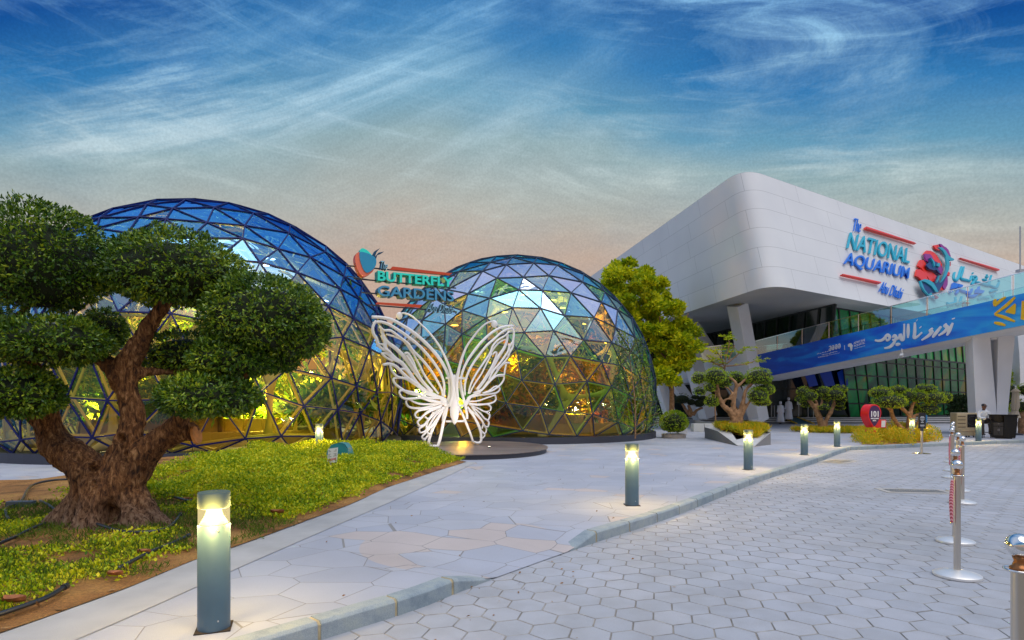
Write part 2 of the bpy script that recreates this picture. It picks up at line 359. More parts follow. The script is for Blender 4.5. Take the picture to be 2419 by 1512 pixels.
c = mixc(t, 0.8, c, ramp(t, [(0.3, (0.86, 0.85, 0.83)), (0.65, (1.05, 1.05, 1.08))], no1.outputs['Fac']).outputs[0], 'MULTIPLY')
c = mixc(t, 0.6, c, ramp(t, [(0.3, (0.80, 0.80, 0.80)), (0.7, (1.12, 1.12, 1.12))], no2.outputs['Fac']).outputs[0], 'MULTIPLY')
no4 = nn(t, 'ShaderNodeTexNoise'); no4.inputs['Scale'].default_value = 3.5; no4.inputs['Detail'].default_value = 8; t.links.new(ge.outputs['Position'], no4.inputs['Vector'])
c = mixc(t, 0.5, c, ramp(t, [(0.35, (0.82, 0.80, 0.77)), (0.6, (1.03, 1.03, 1.04))], no4.outputs['Fac']).outputs[0], 'MULTIPLY')
vs_ = nn(t, 'ShaderNodeTexVoronoi', feature='F1'); vs_.inputs['Scale'].default_value = 1.1; t.links.new(ge.outputs['Position'], vs_.inputs['Vector'])
spc = nn(t, 'ShaderNodeSeparateColor'); t.links.new(vs_.outputs['Color'], spc.inputs[0])
c = mixc(t, mth(t, 'MULTIPLY', mth(t, 'LESS_THAN', vs_.outputs['Distance'], mth(t, 'MULTIPLY', spc.outputs[0], 0.028)), 0.55), c, (0.13, 0.12, 0.11))     # trodden gum and oil spots
no5 = nn(t, 'ShaderNodeTexNoise'); no5.inputs['Scale'].default_value = 0.16; no5.inputs['Detail'].default_value = 7; no5.inputs['Distortion'].default_value = 0.8; t.links.new(ge.outputs['Position'], no5.inputs['Vector'])
c = mixc(t, 0.8, c, ramp(t, [(0.38, (0.86, 0.85, 0.84)), (0.55, (1.0, 1.0, 1.0))], no5.outputs['Fac']).outputs[0], 'MULTIPLY')
t.links.new(c, b.inputs['Base Color']); b.inputs['Roughness'].default_value = 0.72; b.inputs['Specular IOR Level'].default_value = 0.35
bp = nn(t, 'ShaderNodeBump'); bp.inputs['Strength'].default_value = 0.35; bp.inputs['Distance'].default_value = 0.004; t.links.new(no2.outputs['Fac'], bp.inputs['Height']); t.links.new(bp.outputs[0], b.inputs['Normal'])
m_arris = pm('dirty_paver_edge', (0.31, 0.305, 0.30), 0.9, var=0.35, vs=6)
setp(np_mesh('road', ver, quads, [m, m_arris], mi=np.tile([1] * 6 + [0, 0], n)), kind='structure')
m_sand = pm('joint_sand', (0.25, 0.225, 0.19), 0.95, var=0.35, vs=3)
g = MB(); g.poly([(-8, -4, -0.0065), (70, -4, -0.0065), (70, 46, -0.0065), (-8, 20, -0.0065)]); setp(obj('road_bedding', g, m_sand), kind='structure')
# kerb stones
m, t, b = newmat('blue_grey_kerb_stone'); ge = nn(t, 'ShaderNodeNewGeometry')
no = nn(t, 'ShaderNodeTexNoise'); no.inputs['Scale'].default_value = 5; no.inputs['Detail'].default_value = 9; no.inputs['Roughness'].default_value = 0.7; t.links.new(ge.outputs['Position'], no.inputs['Vector'])
no2 = nn(t, 'ShaderNodeTexNoise'); no2.inputs['Scale'].default_value = 150; t.links.new(ge.outputs['Position'], no2.inputs['Vector'])
c = mixc(t, ge.outputs['Random Per Island'], (0.25, 0.31, 0.35), (0.34, 0.38, 0.39))
c = mixc(t, 0.85, c, ramp(t, [(0.3, (0.6, 0.66, 0.72)), (0.5, (1, 1, 1)), (0.7, (1.2, 1.15, 1.0))], no.outputs['Fac']).outputs[0], 'MULTIPLY')
c = mixc(t, 0.8, c, ramp(t, [(0.3, (0.8, 0.8, 0.8)), (0.7, (1.15, 1.15, 1.15))], no2.outputs['Fac']).outputs[0], 'MULTIPLY')
t.links.new(c, b.inputs['Base Color']); b.inputs['Roughness'].default_value = 0.8
bp = nn(t, 'ShaderNodeBump'); bp.inputs['Strength'].default_value = 0.5; bp.inputs['Distance'].default_value = 0.006; t.links.new(no.outputs['Fac'], bp.inputs['Height']); t.links.new(bp.outputs[0], b.inputs['Normal'])
m_kerb = m
def ksec(mb, s0, s1, w=0.15, cham=0.022, drop=0.0, mi=0, ins=0.0):
    N = max(2, int((s1 - s0) / 0.25) + 1); vs = []
    for i in range(N):
        s = s0 + (s1 - s0) * i / (N - 1); p, nr = kat(s); h = max(kz(s) - drop, 0.004)
        for a, z in ((ins, -0.03), (ins, max(h - cham, 0.0)), (ins + cham, h), (w, h), (w, -0.03)): vs.append(p + nr * a + Vector((0, 0, z)))
    fs = [(i * 5 + k, i * 5 + k + 1, (i + 1) * 5 + k + 1, (i + 1) * 5 + k) for i in range(N - 1) for k in range(4)] + [(0, 1, 2, 3, 4), tuple((N - 1) * 5 + k for k in (4, 3, 2, 1, 0))]
    mb.add(vs, fs, mi)
kb = MB(); kg = MB(); s = 0.2
def run(s0, s1, L):
    n = max(1, round((s1 - s0) / L)); d = (s1 - s0) / n
    for i in range(n): ksec(kb, s0 + i * d + 0.012, s0 + (i + 1) * d - 0.012)
run(0.2, sA - 0.02, 0.62); ksec(kb, sA, sA + 0.53); ksec(kb, sB - 0.53, sB); run(sB + 0.02, kd[sof((4.68, 11.67))], 0.72); run(kd[sof((4.68, 11.67))], kd[sof((11.2, 19.9))], 0.75)
run(kd[sof((11.2, 19.9))], kd[sof((12.6, 21.0))], 0.5); run(kd[sof((12.6, 21.0))], kd[-1] - 0.3, 1.5)
ksec(kg, 0.2, sA, 0.14, 0.022, 0.007, ins=0.009); ksec(kg, sB, kd[-1] - 0.3, 0.14, 0.022, 0.007, ins=0.009)
o = obj('kerb', kb, m_kerb, bevel=0.005); setp(o, kind='structure')
# dirty mortar: yellowish stain
setp(obj('kerb_mortar', kg, pm('kerb_mortar', (0.40, 0.33, 0.20), 0.95, var=0.4, vs=9)), kind='structure')
# pavement
def pave_mat():
    m, t, b = newmat('large_irregular_paving_slabs'); ge = nn(t, 'ShaderNodeNewGeometry')
    mp = nn(t, 'ShaderNodeMapping'); mp.inputs['Rotation'].default_value = (0, 0, R(24)); mp.inputs['Scale'].default_value = (1.0, 1.25, 0.0); t.links.new(ge.outputs['Position'], mp.inputs[0])
    v1 = nn(t, 'ShaderNodeTexVoronoi', feature='DISTANCE_TO_EDGE'); v1.inputs['Scale'].default_value = 1.75; v1.inputs['Randomness'].default_value = 0.55; t.links.new(mp.outputs[0], v1.inputs['Vector'])
    v2 = nn(t, 'ShaderNodeTexVoronoi', feature='F1'); v2.inputs['Scale'].default_value = 1.75; v2.inputs['Randomness'].default_value = 0.55; t.links.new(mp.outputs[0], v2.inputs['Vector'])
    # wider joints where slabs have settled by the ramp, hairlines elsewhere
    vd = nn(t, 'ShaderNodeVectorMath', operation='DISTANCE'); t.links.new(ge.outputs['Position'], vd.inputs[0]); vd.inputs[1].default_value = (-0.45, 6.35, 0.1)
    near = ramp(t, [(0.0, (1, 1, 1)), (0.3, (0.25, 0.25, 0.25)), (1.0, (0, 0, 0))], mth(t, 'DIVIDE', vd.outputs['Value'], 9.0)).outputs[0]
    wj = mth(t, 'ADD', 0.0045, mth(t, 'MULTIPLY', near, 0.004))
    joint = mth(t, 'LESS_THAN', v1.outputs['Distance'], wj)
    sc = nn(t, 'ShaderNodeSeparateColor'); t.links.new(v2.outputs['Color'], sc.inputs[0])
    c = ramp(t, [(0.0, (0.35, 0.375, 0.445)), (0.5, (0.38, 0.402, 0.472)), (1.0, (0.41, 0.43, 0.49))], sc.outputs[0]).outputs[0]
    pink = mth(t, 'MULTIPLY', mth(t, 'GREATER_THAN', sc.outputs[1], 0.42), mth(t, 'LESS_THAN', vd.outputs['Value'], 1.15))
    pink2 = mth(t, 'GREATER_THAN', sc.outputs[2], 0.965)
    c = mixc(t, mth(t, 'MAXIMUM', pink, pink2), c, (0.47, 0.42, 0.41))
    n1 = nn(t, 'ShaderNodeTexNoise'); n1.inputs['Scale'].default_value = 0.8; n1.inputs['Detail'].default_value = 8; t.links.new(ge.outputs['Position'], n1.inputs['Vector'])
    n2 = nn(t, 'ShaderNodeTexNoise'); n2.inputs['Scale'].default_value = 190; n2.inputs['Detail'].default_value = 3; t.links.new(ge.outputs['Position'], n2.inputs['Vector'])
    c = mixc(t, 0.9, c, ramp(t, [(0.3, (0.88, 0.87, 0.86)), (0.65, (1.06, 1.06, 1.06))], n1.outputs['Fac']).outputs[0], 'MULTIPLY')
    c = mixc(t, 0.6, c, ramp(t, [(0.3, (0.84, 0.84, 0.84)), (0.7, (1.1, 1.1, 1.1))], n2.outputs['Fac']).outputs[0], 'MULTIPLY')
    c = mixc(t, joint, c, (0.24, 0.235, 0.235))
    t.links.new(c, b.inputs['Base Color']); b.inputs['Roughness'].default_value = 0.7
    hgt = mth(t, 'ADD', mth(t, 'MULTIPLY', ramp(t, [(0.0, (0, 0, 0)), (0.012, (1, 1, 1))], v1.outputs['Distance']).outputs[0], 1.0), mth(t, 'ADD', mth(t, 'MULTIPLY', n2.outputs['Fac'], 0.2), mth(t, 'MULTIPLY', sc.outputs[2], 0.5)))
    bp = nn(t, 'ShaderNodeBump'); bp.inputs['Strength'].default_value = 0.5; bp.inputs['Distance'].default_value = 0.008; t.links.new(hgt, bp.inputs['Height']); t.links.new(bp.outputs[0], b.inputs['Normal'])
    return m
m_pave = pave_mat()
pv = MB(); SW = 0.12
inner = []; ramp_o = []; ramp_i = []
s = 0.2
while s < kd[-1] - 0.2:
    p, nr = kat(s)
    if s < sA or s > sB: inner.append(p + nr * 0.14 + Vector((0, 0, SW)))
    s += 0.25
s = sA
while s <= sB + 1e-6:
    p, nr = kat(s); f = math.sin(math.pi * (s - sA) / (sB - sA)) ** 0.5 if sA < s < sB else 0
    ramp_o.append(p + nr * (0.14 if kz(s) > 0.03 else 0.0) + Vector((0, 0, min(kz(s) * SW / KH, SW) + (0.002 if kz(s) < .02 else 0)))); ramp_i.append(p + nr * (0.14 + 1.5 * f) + Vector((0, 0, SW))); s += (sB - sA) / 16
iA = [p for p in inner if (p - kat(sA)[0]).length > 0 and p.y < ramp_i[0].y]; iB = [p for p in inner if p.y > ramp_i[-1].y]
outline = iA + ramp_i + iB + [Vector((60, 42, SW)), Vector((60, 75, SW)), Vector((-45, 75, SW)), Vector((-45, -3, SW)), Vector((-5.5, -3, SW))]
ol = [outline[0]]
for p in outline[1:]:
    if (p - ol[-1]).length > 1e-3: ol.append(p)
cv, ce, cf, *_ = geometry.delaunay_2d_cdt([p.to_2d() for p in ol], [(i, (i + 1) % len(ol)) for i in range(len(ol))], [list(range(len(ol)))], 1, 1e-5)
pv.add([Vector((v.x, v.y, SW)) for v in cv], [tuple(f) for f in cf])
for i in range(16): pv.add([ramp_o[i], ramp_o[i + 1], ramp_i[i + 1], ramp_i[i]], [(0, 1, 2, 3)])
setp(obj('pavement', pv, m_pave), kind='structure')
# planting bed with its smooth concrete edging
PE = [(-3.2, 1.0), (-3.0, 2.6), (-2.73, 3.72), (-2.6, 4.46), (-2.45, 5.45), (-2.19, 6.95), (-1.82, 9.05), (-1.35, 12.0), (-0.92, 15.0)]
SE = [(-3.9, 1.0), (-3.6, 2.6), (-3.3, 3.75), (-3.18, 4.27), (-3.08, 4.77), (-3.0, 5.6), (-2.84, 6.2), (-2.38, 8.67), (-2.2, 10.5), (-1.64, 13.1), (-1.15, 15.2)]
m_edge = pm('smooth_concrete_edging', (0.40, 0.40, 0.40), 0.8, var=0.12, vs=2.5, bump=0.2, bs=120)
pe = catmull([(x, y, 0.126) for x, y in PE], 6); se = catmull([(x, y, 0.126) for x, y in SE], 6)
g = MB(); g.poly(pe + se[::-1]); setp(obj('path_edging', g, m_edge), kind='structure')
def sm(a, b, x): t = max(0, min(1, (x - a) / (b - a))); return t * t * (3 - 2 * t)
def bedh(x, y):
    return 0.135 + 0.22 * sm(6.5, 13.5, y) * sm(-0.2, 2.0, -1.25 - (15.2 - y) * 0.17 - x) + 0.03 * abs(noise.noise(Vector((x * 1.3, y * 1.3, 0)))) + 0.06 * math.exp(-((x + 4.8) ** 2 + (y - 7.1) ** 2) / 0.6)
BED = [(x, y) for x, y in SE] + [(-2.2, 16.1), (-3.4, 17.0), (-4.6, 17.4), (-5.6, 16.2), (-7.0, 14.9), (-8.3, 14.0), (-8.0, 11.6), (-8.6, 10.4), (-12, 10.1), (-20, 10.1), (-20, 1.0)]
bx = np.array([p[0] for p in BED]); by = np.array([p[1] for p in BED])
def inbed(x, y):
    x = np.asarray(x); y = np.asarray(y); ins = np.zeros(x.shape, bool); j = len(bx) - 1
    for i in range(len(bx)):
        c = ((by[i] > y) != (by[j] > y)) & (x < (bx[j] - bx[i]) * (y - by[i]) / (by[j] - by[i] + 1e-12) + bx[i]); ins ^= c; j = i
    return ins
m, t, b = newmat('orange_brown_soil'); ge = nn(t, 'ShaderNodeNewGeometry')
n1 = nn(t, 'ShaderNodeTexNoise'); n1.inputs['Scale'].default_value = 2.2; n1.inputs['Detail'].default_value = 8; t.links.new(ge.outputs['Position'], n1.inputs['Vector'])
n2 = nn(t, 'ShaderNodeTexNoise'); n2.inputs['Scale'].default_value = 45; n2.inputs['Detail'].default_value = 6; n2.inputs['Roughness'].default_value = 0.75; t.links.new(ge.outputs['Position'], n2.inputs['Vector'])
c = ramp(t, [(0.3, (0.13, 0.06, 0.015)), (0.5, (0.38, 0.18, 0.05)), (0.7, (0.52, 0.29, 0.08))], n1.outputs['Fac']).outputs[0]
c = mixc(t, 0.9, c, ramp(t, [(0.3, (0.35, 0.35, 0.35)), (0.65, (1.3, 1.25, 1.2))], n2.outputs['Fac']).outputs[0], 'MULTIPLY')
t.links.new(c, b.inputs['Base Color']); b.inputs['Roughness'].default_value = 0.95
bp = nn(t, 'ShaderNodeBump'); bp.inputs['Strength'].default_value = 0.9; bp.inputs['Distance'].default_value = 0.03; t.links.new(n2.outputs['Fac'], bp.inputs['Height']); t.links.new(bp.outputs[0], b.inputs['Normal'])
m_soil = m
rows = []; ys = np.linspace(1.0, 17.2, 90); sv = []; sf = []
for j, y in enumerate(ys):   # a strip grid: each row runs between the bed's edges
    xs_in = []
    xr = np.linspace(-20, 0, 1601); ins = inbed(xr, np.full(xr.shape, y)); xx = xr[ins]
    if len(xx) < 2: xx = np.array([-4.6, -4.4])
    lo, hi = xx.min(), xx.max(); lo = max(lo, -14)
    for i in range(50):
        x = lo + (hi - lo) * (i / 49); sv.append((x, y, bedh(x, y) if 0 < i < 49 else 0.131))
for j in range(89):
    for i in range(49): sf.append((j * 50 + i, j * 50 + i + 1, (j + 1) * 50 + i + 1, (j + 1) * 50 + i))
g = MB(); g.add(sv, sf); o = obj('planting_bed_soil', g, m_soil, smooth=True); setp(o, kind='structure')
# low border where the back path meets the bed, at the left
g = MB()
bk = catmull([(-16, 10.3, 0.12), (-10, 10.3, 0.12), (-8.7, 10.6, 0.12), (-8.2, 11.8, 0.12), (-8.6, 13.6, 0.12)], 6)
for i in range(len(bk) - 1): g.beam(bk[i] + Vector((0, 0, 0.07)), bk[i + 1] + Vector((0, 0, 0.07)), 0.14, 0.14)
setp(obj('path_kerb', g, m_edge), kind='structure')
# plaza ramp, steps and landing before the entrance
m_stepg = pm('dark_grey_step_stone', (0.17, 0.175, 0.19), 0.8, var=0.15, vs=2)
m_nose = pm('white_step_nosing', (0.75, 0.75, 0.75), 0.6)
st = MB(); ns = MB(); rx0, rx1 = 21.4, 22.6
for k in range(3):
    y0 = 45.6 + k * 0.42; z1 = SW + 0.135 * (k + 1)
    for xa, xb in ((8, rx0), (rx1, 70)):
        st.box(((xa + xb) / 2, y0 + 0.2, z1 / 2), (xb - xa, 0.40, z1)); ns.box(((xa + xb) / 2, y0 + 0.02, z1 + 0.008), (xb - xa, 0.13, 0.05))
st.box((39, 55.3, 0.26), (62, 17.0, 0.525)); setp(obj('steps', st, m_stepg), kind='structure'); setp(obj('step_nosing', ns, m_nose), kind='structure')
rp = MB(); rp.add([(rx0, 44.6, .125), (rx1, 44.6, .125), (rx1, 46.9, .53), (rx0, 46.9, .53), (rx0, 46.9, 0.1), (rx1, 46.9, 0.1)], [(0, 1, 2, 3), (0, 3, 4), (1, 5, 2), (3, 2, 5, 4), (0, 4, 5, 1)])
setp(obj('entrance_ramp', rp, pm('blue_grey_ramp', (0.07, 0.16, 0.19), 0.8)), kind='structure')
rpe = MB()
for x in (rx0 - .04, rx1 + .04): rpe.beam((x, 44.5, .17), (x, 46.95, .58), .13, .06)
setp(obj('ramp_edge_marking', rpe, pm('yellow_edge_paint', (0.75, 0.5, 0.03), 0.6)), kind='structure')
# drains in the road
m_grate = pm('galvanised_grating', (0.33, 0.33, 0.33), 0.5, metal=0.4); m_hole = pm('drain_dark', (0.03, 0.03, 0.03), 0.9); m_collar = pm('drain_collar_concrete', (0.42, 0.40, 0.37), 0.8)
def drain(loc, rz, w, l, label, nb):
    e = empty('drain_grate', (loc[0], loc[1], 0.0), label, 'drain', 'drain grates in the road'); M_ = Matrix.Rotation(rz, 3, 'Z')
    a = MB()
    for (cx, cy, sx_, sy_) in ((0, w / 2 + .05, l + .2, .1), (0, -w / 2 - .05, l + .2, .1), (l / 2 + .05, 0, .1, w), (-l / 2 - .05, 0, .1, w)): a.box(M_ @ Vector((cx, cy, .004)) + e.location, (sx_, sy_, .012), M=M_)
    obj('collar', a, m_collar, e); a = MB(); a.box(M_ @ Vector((0, 0, .002)) + e.location, (l, w, .006), M=M_); obj('sump', a, m_hole, e)
    a = MB()
    for i in range(nb): a.box(M_ @ Vector((-l / 2 + (i + .5) * l / nb, 0, .008)) + e.location, (l / nb * .5, w, .012), M=M_)
    a.box(M_ @ Vector((0, 0, .009)) + e.location, (l, .03, .012), M=M_); obj('grating', a, m_grate, e)
drain((7.4, 10.9), R(-8), .36, .95, 'grey slotted drain grate set in the hexagonal pavers beside the row of stanchion bases', 22)
drain((9.1, 16.55), R(42), .5, 1.0, 'dark drain grate beside the kerb, below the lit bollards', 16)
# ================================================================ THE TWO GLASS DOMES
def icosphere(nf, rot, seed, jit):
    ph = (1 + 5 ** .5) / 2; V = [Vector(v).normalized() for v in [(-1, ph, 0), (1, ph, 0), (-1, -ph, 0), (1, -ph, 0), (0, -1, ph), (0, 1, ph), (0, -1, -ph), (0, 1, -ph), (ph, 0, -1), (ph, 0, 1), (-ph, 0, -1), (-ph, 0, 1)]]
    FF = [(0, 11, 5), (0, 5, 1), (0, 1, 7), (0, 7, 10), (0, 10, 11), (1, 5, 9), (5, 11, 4), (11, 10, 2), (10, 7, 6), (7, 1, 8), (3, 9, 4), (3, 4, 2), (3, 2, 6), (3, 6, 8), (3, 8, 9), (4, 9, 5), (2, 4, 11), (6, 2, 10), (8, 6, 7), (9, 8, 1)]
    rot = Matrix.Rotation(rot[2], 3, 'Z') @ Matrix.Rotation(rot[0], 3, 'X'); idx = {}; vs = []; fs = []
    def vid(p):
        p = p.normalized(); k = tuple(round(c, 4) for c in p)
        if k not in idx: idx[k] = len(vs); vs.append(p)
        return idx[k]
    for a, b, c in FF:
        g = {}
        for i in range(nf + 1):
            for j in range(nf + 1 - i): g[i, j] = vid(V[a] * (nf - i - j) + V[b] * i + V[c] * j)
        for i in range(nf):
            for j in range(nf - i):
                fs.append((g[i, j], g[i + 1, j], g[i, j + 1]))
                if i + j < nf - 1: fs.append((g[i + 1, j], g[i + 1, j + 1], g[i, j + 1]))
    rr = random.Random(seed); out = []
    for v in vs: out.append((rot @ (v + Vector([rr.uniform(-jit, jit) for _ in range(3)])).normalized()))
    return out, fs
def glass_mat(name, tr_stops, gl_stops, fac_stops, low_tr, rough=0.02):
    m = bpy.data.materials.new(name); m.use_nodes = True; t = m.node_tree; t.nodes.clear(); out = nn(t, 'ShaderNodeOutputMaterial')
    lw = nn(t, 'ShaderNodeLayerWeight'); lw.inputs['Blend'].default_value = 0.5; ge = nn(t, 'ShaderNodeNewGeometry')
    rnd = mth(t, 'SUBTRACT', ge.outputs['Random Per Island'], 0.5)
    f1 = mth(t, 'ADD', lw.outputs['Facing'], mth(t, 'MULTIPLY', rnd, 0.22), clamp=True)
    ph = nn(t, 'ShaderNodeAttribute'); ph.attribute_name = 'panel_reflection_tint'
    hf = ramp(t, [(0.40, (0, 0, 0)), (0.56, (1, 1, 1))], ph.outputs['Fac']).outputs[0]      # amber low, blue above: ground and sky reflections put into the panel tint
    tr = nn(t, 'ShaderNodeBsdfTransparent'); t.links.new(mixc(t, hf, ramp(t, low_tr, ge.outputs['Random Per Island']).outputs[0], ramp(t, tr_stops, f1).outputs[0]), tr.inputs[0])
    gl = nn(t, 'ShaderNodeBsdfGlossy'); gl.inputs['Roughness'].default_value = rough; t.links.new(ramp(t, gl_stops, f1).outputs[0], gl.inputs[0])
    no_ = nn(t, 'ShaderNodeTexNoise'); no_.inputs['Scale'].default_value = 0.9; no_.inputs['Detail'].default_value = 2; no_.inputs['Distortion'].default_value = 1.0; t.links.new(ge.outputs['Position'], no_.inputs['Vector'])
    bp = nn(t, 'ShaderNodeBump'); bp.inputs['Strength'].default_value = 0.12; bp.inputs['Distance'].default_value = 0.25; t.links.new(no_.outputs['Fac'], bp.inputs['Height']); t.links.new(bp.outputs[0], gl.inputs['Normal'])
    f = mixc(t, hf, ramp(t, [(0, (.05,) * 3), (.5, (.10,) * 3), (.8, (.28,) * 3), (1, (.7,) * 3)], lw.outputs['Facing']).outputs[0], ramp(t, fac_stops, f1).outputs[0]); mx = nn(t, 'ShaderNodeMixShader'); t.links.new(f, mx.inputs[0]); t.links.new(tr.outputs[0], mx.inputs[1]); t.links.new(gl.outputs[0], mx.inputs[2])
    t.links.new(mx.outputs[0], out.inputs[0]); return m
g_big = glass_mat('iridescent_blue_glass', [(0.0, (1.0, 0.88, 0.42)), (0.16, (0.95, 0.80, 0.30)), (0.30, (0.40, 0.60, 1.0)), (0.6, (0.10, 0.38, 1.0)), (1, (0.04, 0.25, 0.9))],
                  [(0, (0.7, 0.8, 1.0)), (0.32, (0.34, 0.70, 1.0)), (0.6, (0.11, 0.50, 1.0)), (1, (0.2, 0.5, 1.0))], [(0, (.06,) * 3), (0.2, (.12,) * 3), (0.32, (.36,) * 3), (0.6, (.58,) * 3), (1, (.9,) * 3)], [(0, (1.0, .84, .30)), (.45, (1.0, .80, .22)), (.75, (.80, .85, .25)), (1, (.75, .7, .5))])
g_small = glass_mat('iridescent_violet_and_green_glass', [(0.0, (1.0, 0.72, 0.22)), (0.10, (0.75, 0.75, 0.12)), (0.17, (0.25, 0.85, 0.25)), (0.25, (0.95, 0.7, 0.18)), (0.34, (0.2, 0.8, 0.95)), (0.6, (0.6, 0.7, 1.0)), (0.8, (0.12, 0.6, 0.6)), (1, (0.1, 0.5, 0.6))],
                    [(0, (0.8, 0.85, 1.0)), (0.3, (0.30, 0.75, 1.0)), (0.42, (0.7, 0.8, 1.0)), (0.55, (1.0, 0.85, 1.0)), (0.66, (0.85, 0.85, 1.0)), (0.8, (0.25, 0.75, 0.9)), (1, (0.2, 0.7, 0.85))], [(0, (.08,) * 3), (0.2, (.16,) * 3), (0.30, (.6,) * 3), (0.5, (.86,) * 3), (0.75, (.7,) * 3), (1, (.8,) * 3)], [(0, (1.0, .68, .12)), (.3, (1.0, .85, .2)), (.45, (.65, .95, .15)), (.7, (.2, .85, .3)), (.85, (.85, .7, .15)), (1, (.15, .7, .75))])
m_mull_b = pm('navy_blue_painted_steel', (0.006, 0.010, 0.10), 0.5, spec=0.25)
m_mull_g = pm('slate_grey_steel', (0.03, 0.045, 0.09), 0.5, spec=0.25)
m_rib = pm('cream_structural_frame', (0.62, 0.52, 0.36), 0.6)
m_ring = pm('dark_base_ring', (0.035, 0.04, 0.06), 0.5)
m_dfloor = pm('dome_floor', (0.14, 0.11, 0.08), 0.7, var=0.2, vs=1)
m_planterwall = pm('tan_planter_wall', (0.50, 0.36, 0.18), 0.7, var=0.1, vs=2)
m_leafy = leafmat('lit_tropical_leaves', [(0.03, 0.12, 0.015), (0.10, 0.26, 0.02), (0.32, 0.38, 0.03), (0.5, 0.42, 0.04)], 0.5, 0.3, 0.35, 0.7)
m_leafo = leafmat('lit_autumn_leaves', [(0.02, 0.07, 0.015), (0.22, 0.26, 0.02), (0.55, 0.34, 0.02), (0.70, 0.20, 0.02)], 0.5, 0.3, 0.35, 0.9)
m_stem = pm('plant_stem', (0.16, 0.10, 0.05), 0.9)
m_lampshade = pm('lamp_housing', (0.5, 0.5, 0.5), 0.4)
m_lampw = pm('white_lamp_glow', (1, 1, 1), 0.5, emit=(0.85, 0.92, 1.0), es=7); m_lampo = pm('warm_lamp_glow', (1, .8, .4), 0.5, emit=(1.0, 0.62, 0.2), es=7)
ORD = ['first', 'second', 'third', 'fourth', 'fifth', 'sixth', 'seventh', 'eighth', 'ninth', 'tenth']
def dome(name, C, Rr, nf, rot, seed, glass, mull, label, cat, mw, zb, leafm, lampm, lamps, lcol, power):
    root = empty(name, (C[0], C[1], SW), label, cat); C = Vector(C)
    vs, fs = icosphere(nf, rot, seed, 0.030); P3 = []
    for v in vs:
        p = C + v * Rr
        if p.z < zb: p.z = zb
        P3.append(p)
    keep = [f for f in fs if sum((C + vs[i] * Rr).z for i in f) / 3 > zb]
    sk = MB()
    for f in keep: sk.add([P3[i] for i in f], [(0, 1, 2)])
    so = obj('glass_skin', sk, glass, root); at_ = so.data.attributes.new('panel_reflection_tint', 'FLOAT', 'FACE'); r4 = random.Random(seed)
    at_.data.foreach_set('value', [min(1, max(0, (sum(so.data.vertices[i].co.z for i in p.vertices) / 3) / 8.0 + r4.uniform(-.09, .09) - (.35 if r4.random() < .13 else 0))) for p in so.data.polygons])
    E = set()
    for f in keep:
        for a, b in ((0, 1), (1, 2), (2, 0)): E.add(tuple(sorted((f[a], f[b]))))
    fr = MB(); inn = MB()
    for a, b in E:
        p, q = P3[a], P3[b]; nr = ((p + q) / 2 - C).normalized()
        if (p - q).length < 1e-3: continue
        fr.beam(p + nr * .012, q + nr * .012, mw, mw * 1.1, up=nr)
        p2 = C + (p - C) * .972; q2 = C + (q - C) * .972; p2.z = max(p2.z, zb); q2.z = max(q2.z, zb)
        inn.beam(p2, q2, mw * 1.5, mw * 1.1, up=nr)
    obj('glazing_bars', fr, mull, root); obj('inner_frame', inn, m_rib, root)
    # organic inner lattice: rounded cells joined like cobweb
    v2, f2 = icosphere(2, (rot[0] + .3, 0, rot[2] + .5), seed + 3, 0.07); cen = [((v2[a] + v2[b] + v2[c]) / 3).normalized() for a, b, c in f2]; em = {}
    for k, f in enumerate(f2):
        for a, b in ((0, 1), (1, 2), (2, 0)): em.setdefault(tuple(sorted((f[a], f[b]))), []).append(k)
    lt = MB()
    for (a, b), ks in em.items():
        if len(ks) < 2: continue
        p, q = cen[ks[0]], cen[ks[1]]; pts = []
        for i in range(9):
            t_ = i / 8; d = (p.lerp(q, t_)).normalized(); pts.append(C + d * Rr * .905)
        if all(x.z < zb for x in pts): continue
        for x in pts: x.z = max(x.z, zb)
        lt.tube(pts, [.26, .15, .10, .085, .08, .085, .10, .15, .26], 8, flat=((C - pts[4]).normalized(), .10))
    obj('lattice', lt, m_rib, root, smooth=True)
    rb = math.sqrt(Rr ** 2 - (zb - C.z) ** 2)
    rg = MB(); rg.lathe([(rb - .12, SW), (rb + .16, SW), (rb + .16, zb + .01), (rb - .12, zb + .01)], (C.x, C.y, 0), 72); obj('base_ring', rg, m_ring, root)
    fl = MB(); fl.lathe([(0, SW + .02), (rb - .1, SW + .02), (rb - .1, SW + .10), (0, SW + .10)], (C.x, C.y, 0), 48); obj('floor', fl, m_dfloor, root)
    pw = MB()
    for rad, a0, a1, h in ((rb * .62, 150, 330, .95), (rb * .80, 205, 262, .55), (rb * .78, 285, 345, .6), (rb * .42, 20, 175, 1.1)):
        pw = MB(); A = [R(a0 + (a1 - a0) * i / 24) for i in range(25)]; z0 = SW + .1
        for i in range(24):
            p = Vector((C.x + rad * math.cos(A[i]), C.y + rad * math.sin(A[i]), z0 + h / 2)); q = Vector((C.x + rad * math.cos(A[i + 1]), C.y + rad * math.sin(A[i + 1]), z0 + h / 2)); pw.beam(p, q, .16, h)
        obj('planter_wall', pw, m_planterwall, root)
    # planting
    pr = np.random.default_rng(seed); V_, Q_, o_ = [], [], 0
    for i in range(120):
        a = pr.uniform(0, 2 * math.pi); rr_ = rb * math.sqrt(pr.uniform(.02, .80)); h = pr.uniform(.25, .9) if i < 60 else pr.uniform(.7, 1.5); c = np.array([C.x + rr_ * math.cos(a), C.y + rr_ * math.sin(a), SW + .9 + h * .5])
        d = sph(pr, 150, -.3); r3 = np.array([h * .8, h * .8, h * .8]); v, q = leaves(c + d * r3 * (0.4 + 0.6 * pr.random((150, 1))), d, .34, .34, pr, .7); V_.append(v); Q_.append(q + o_); o_ += len(v)
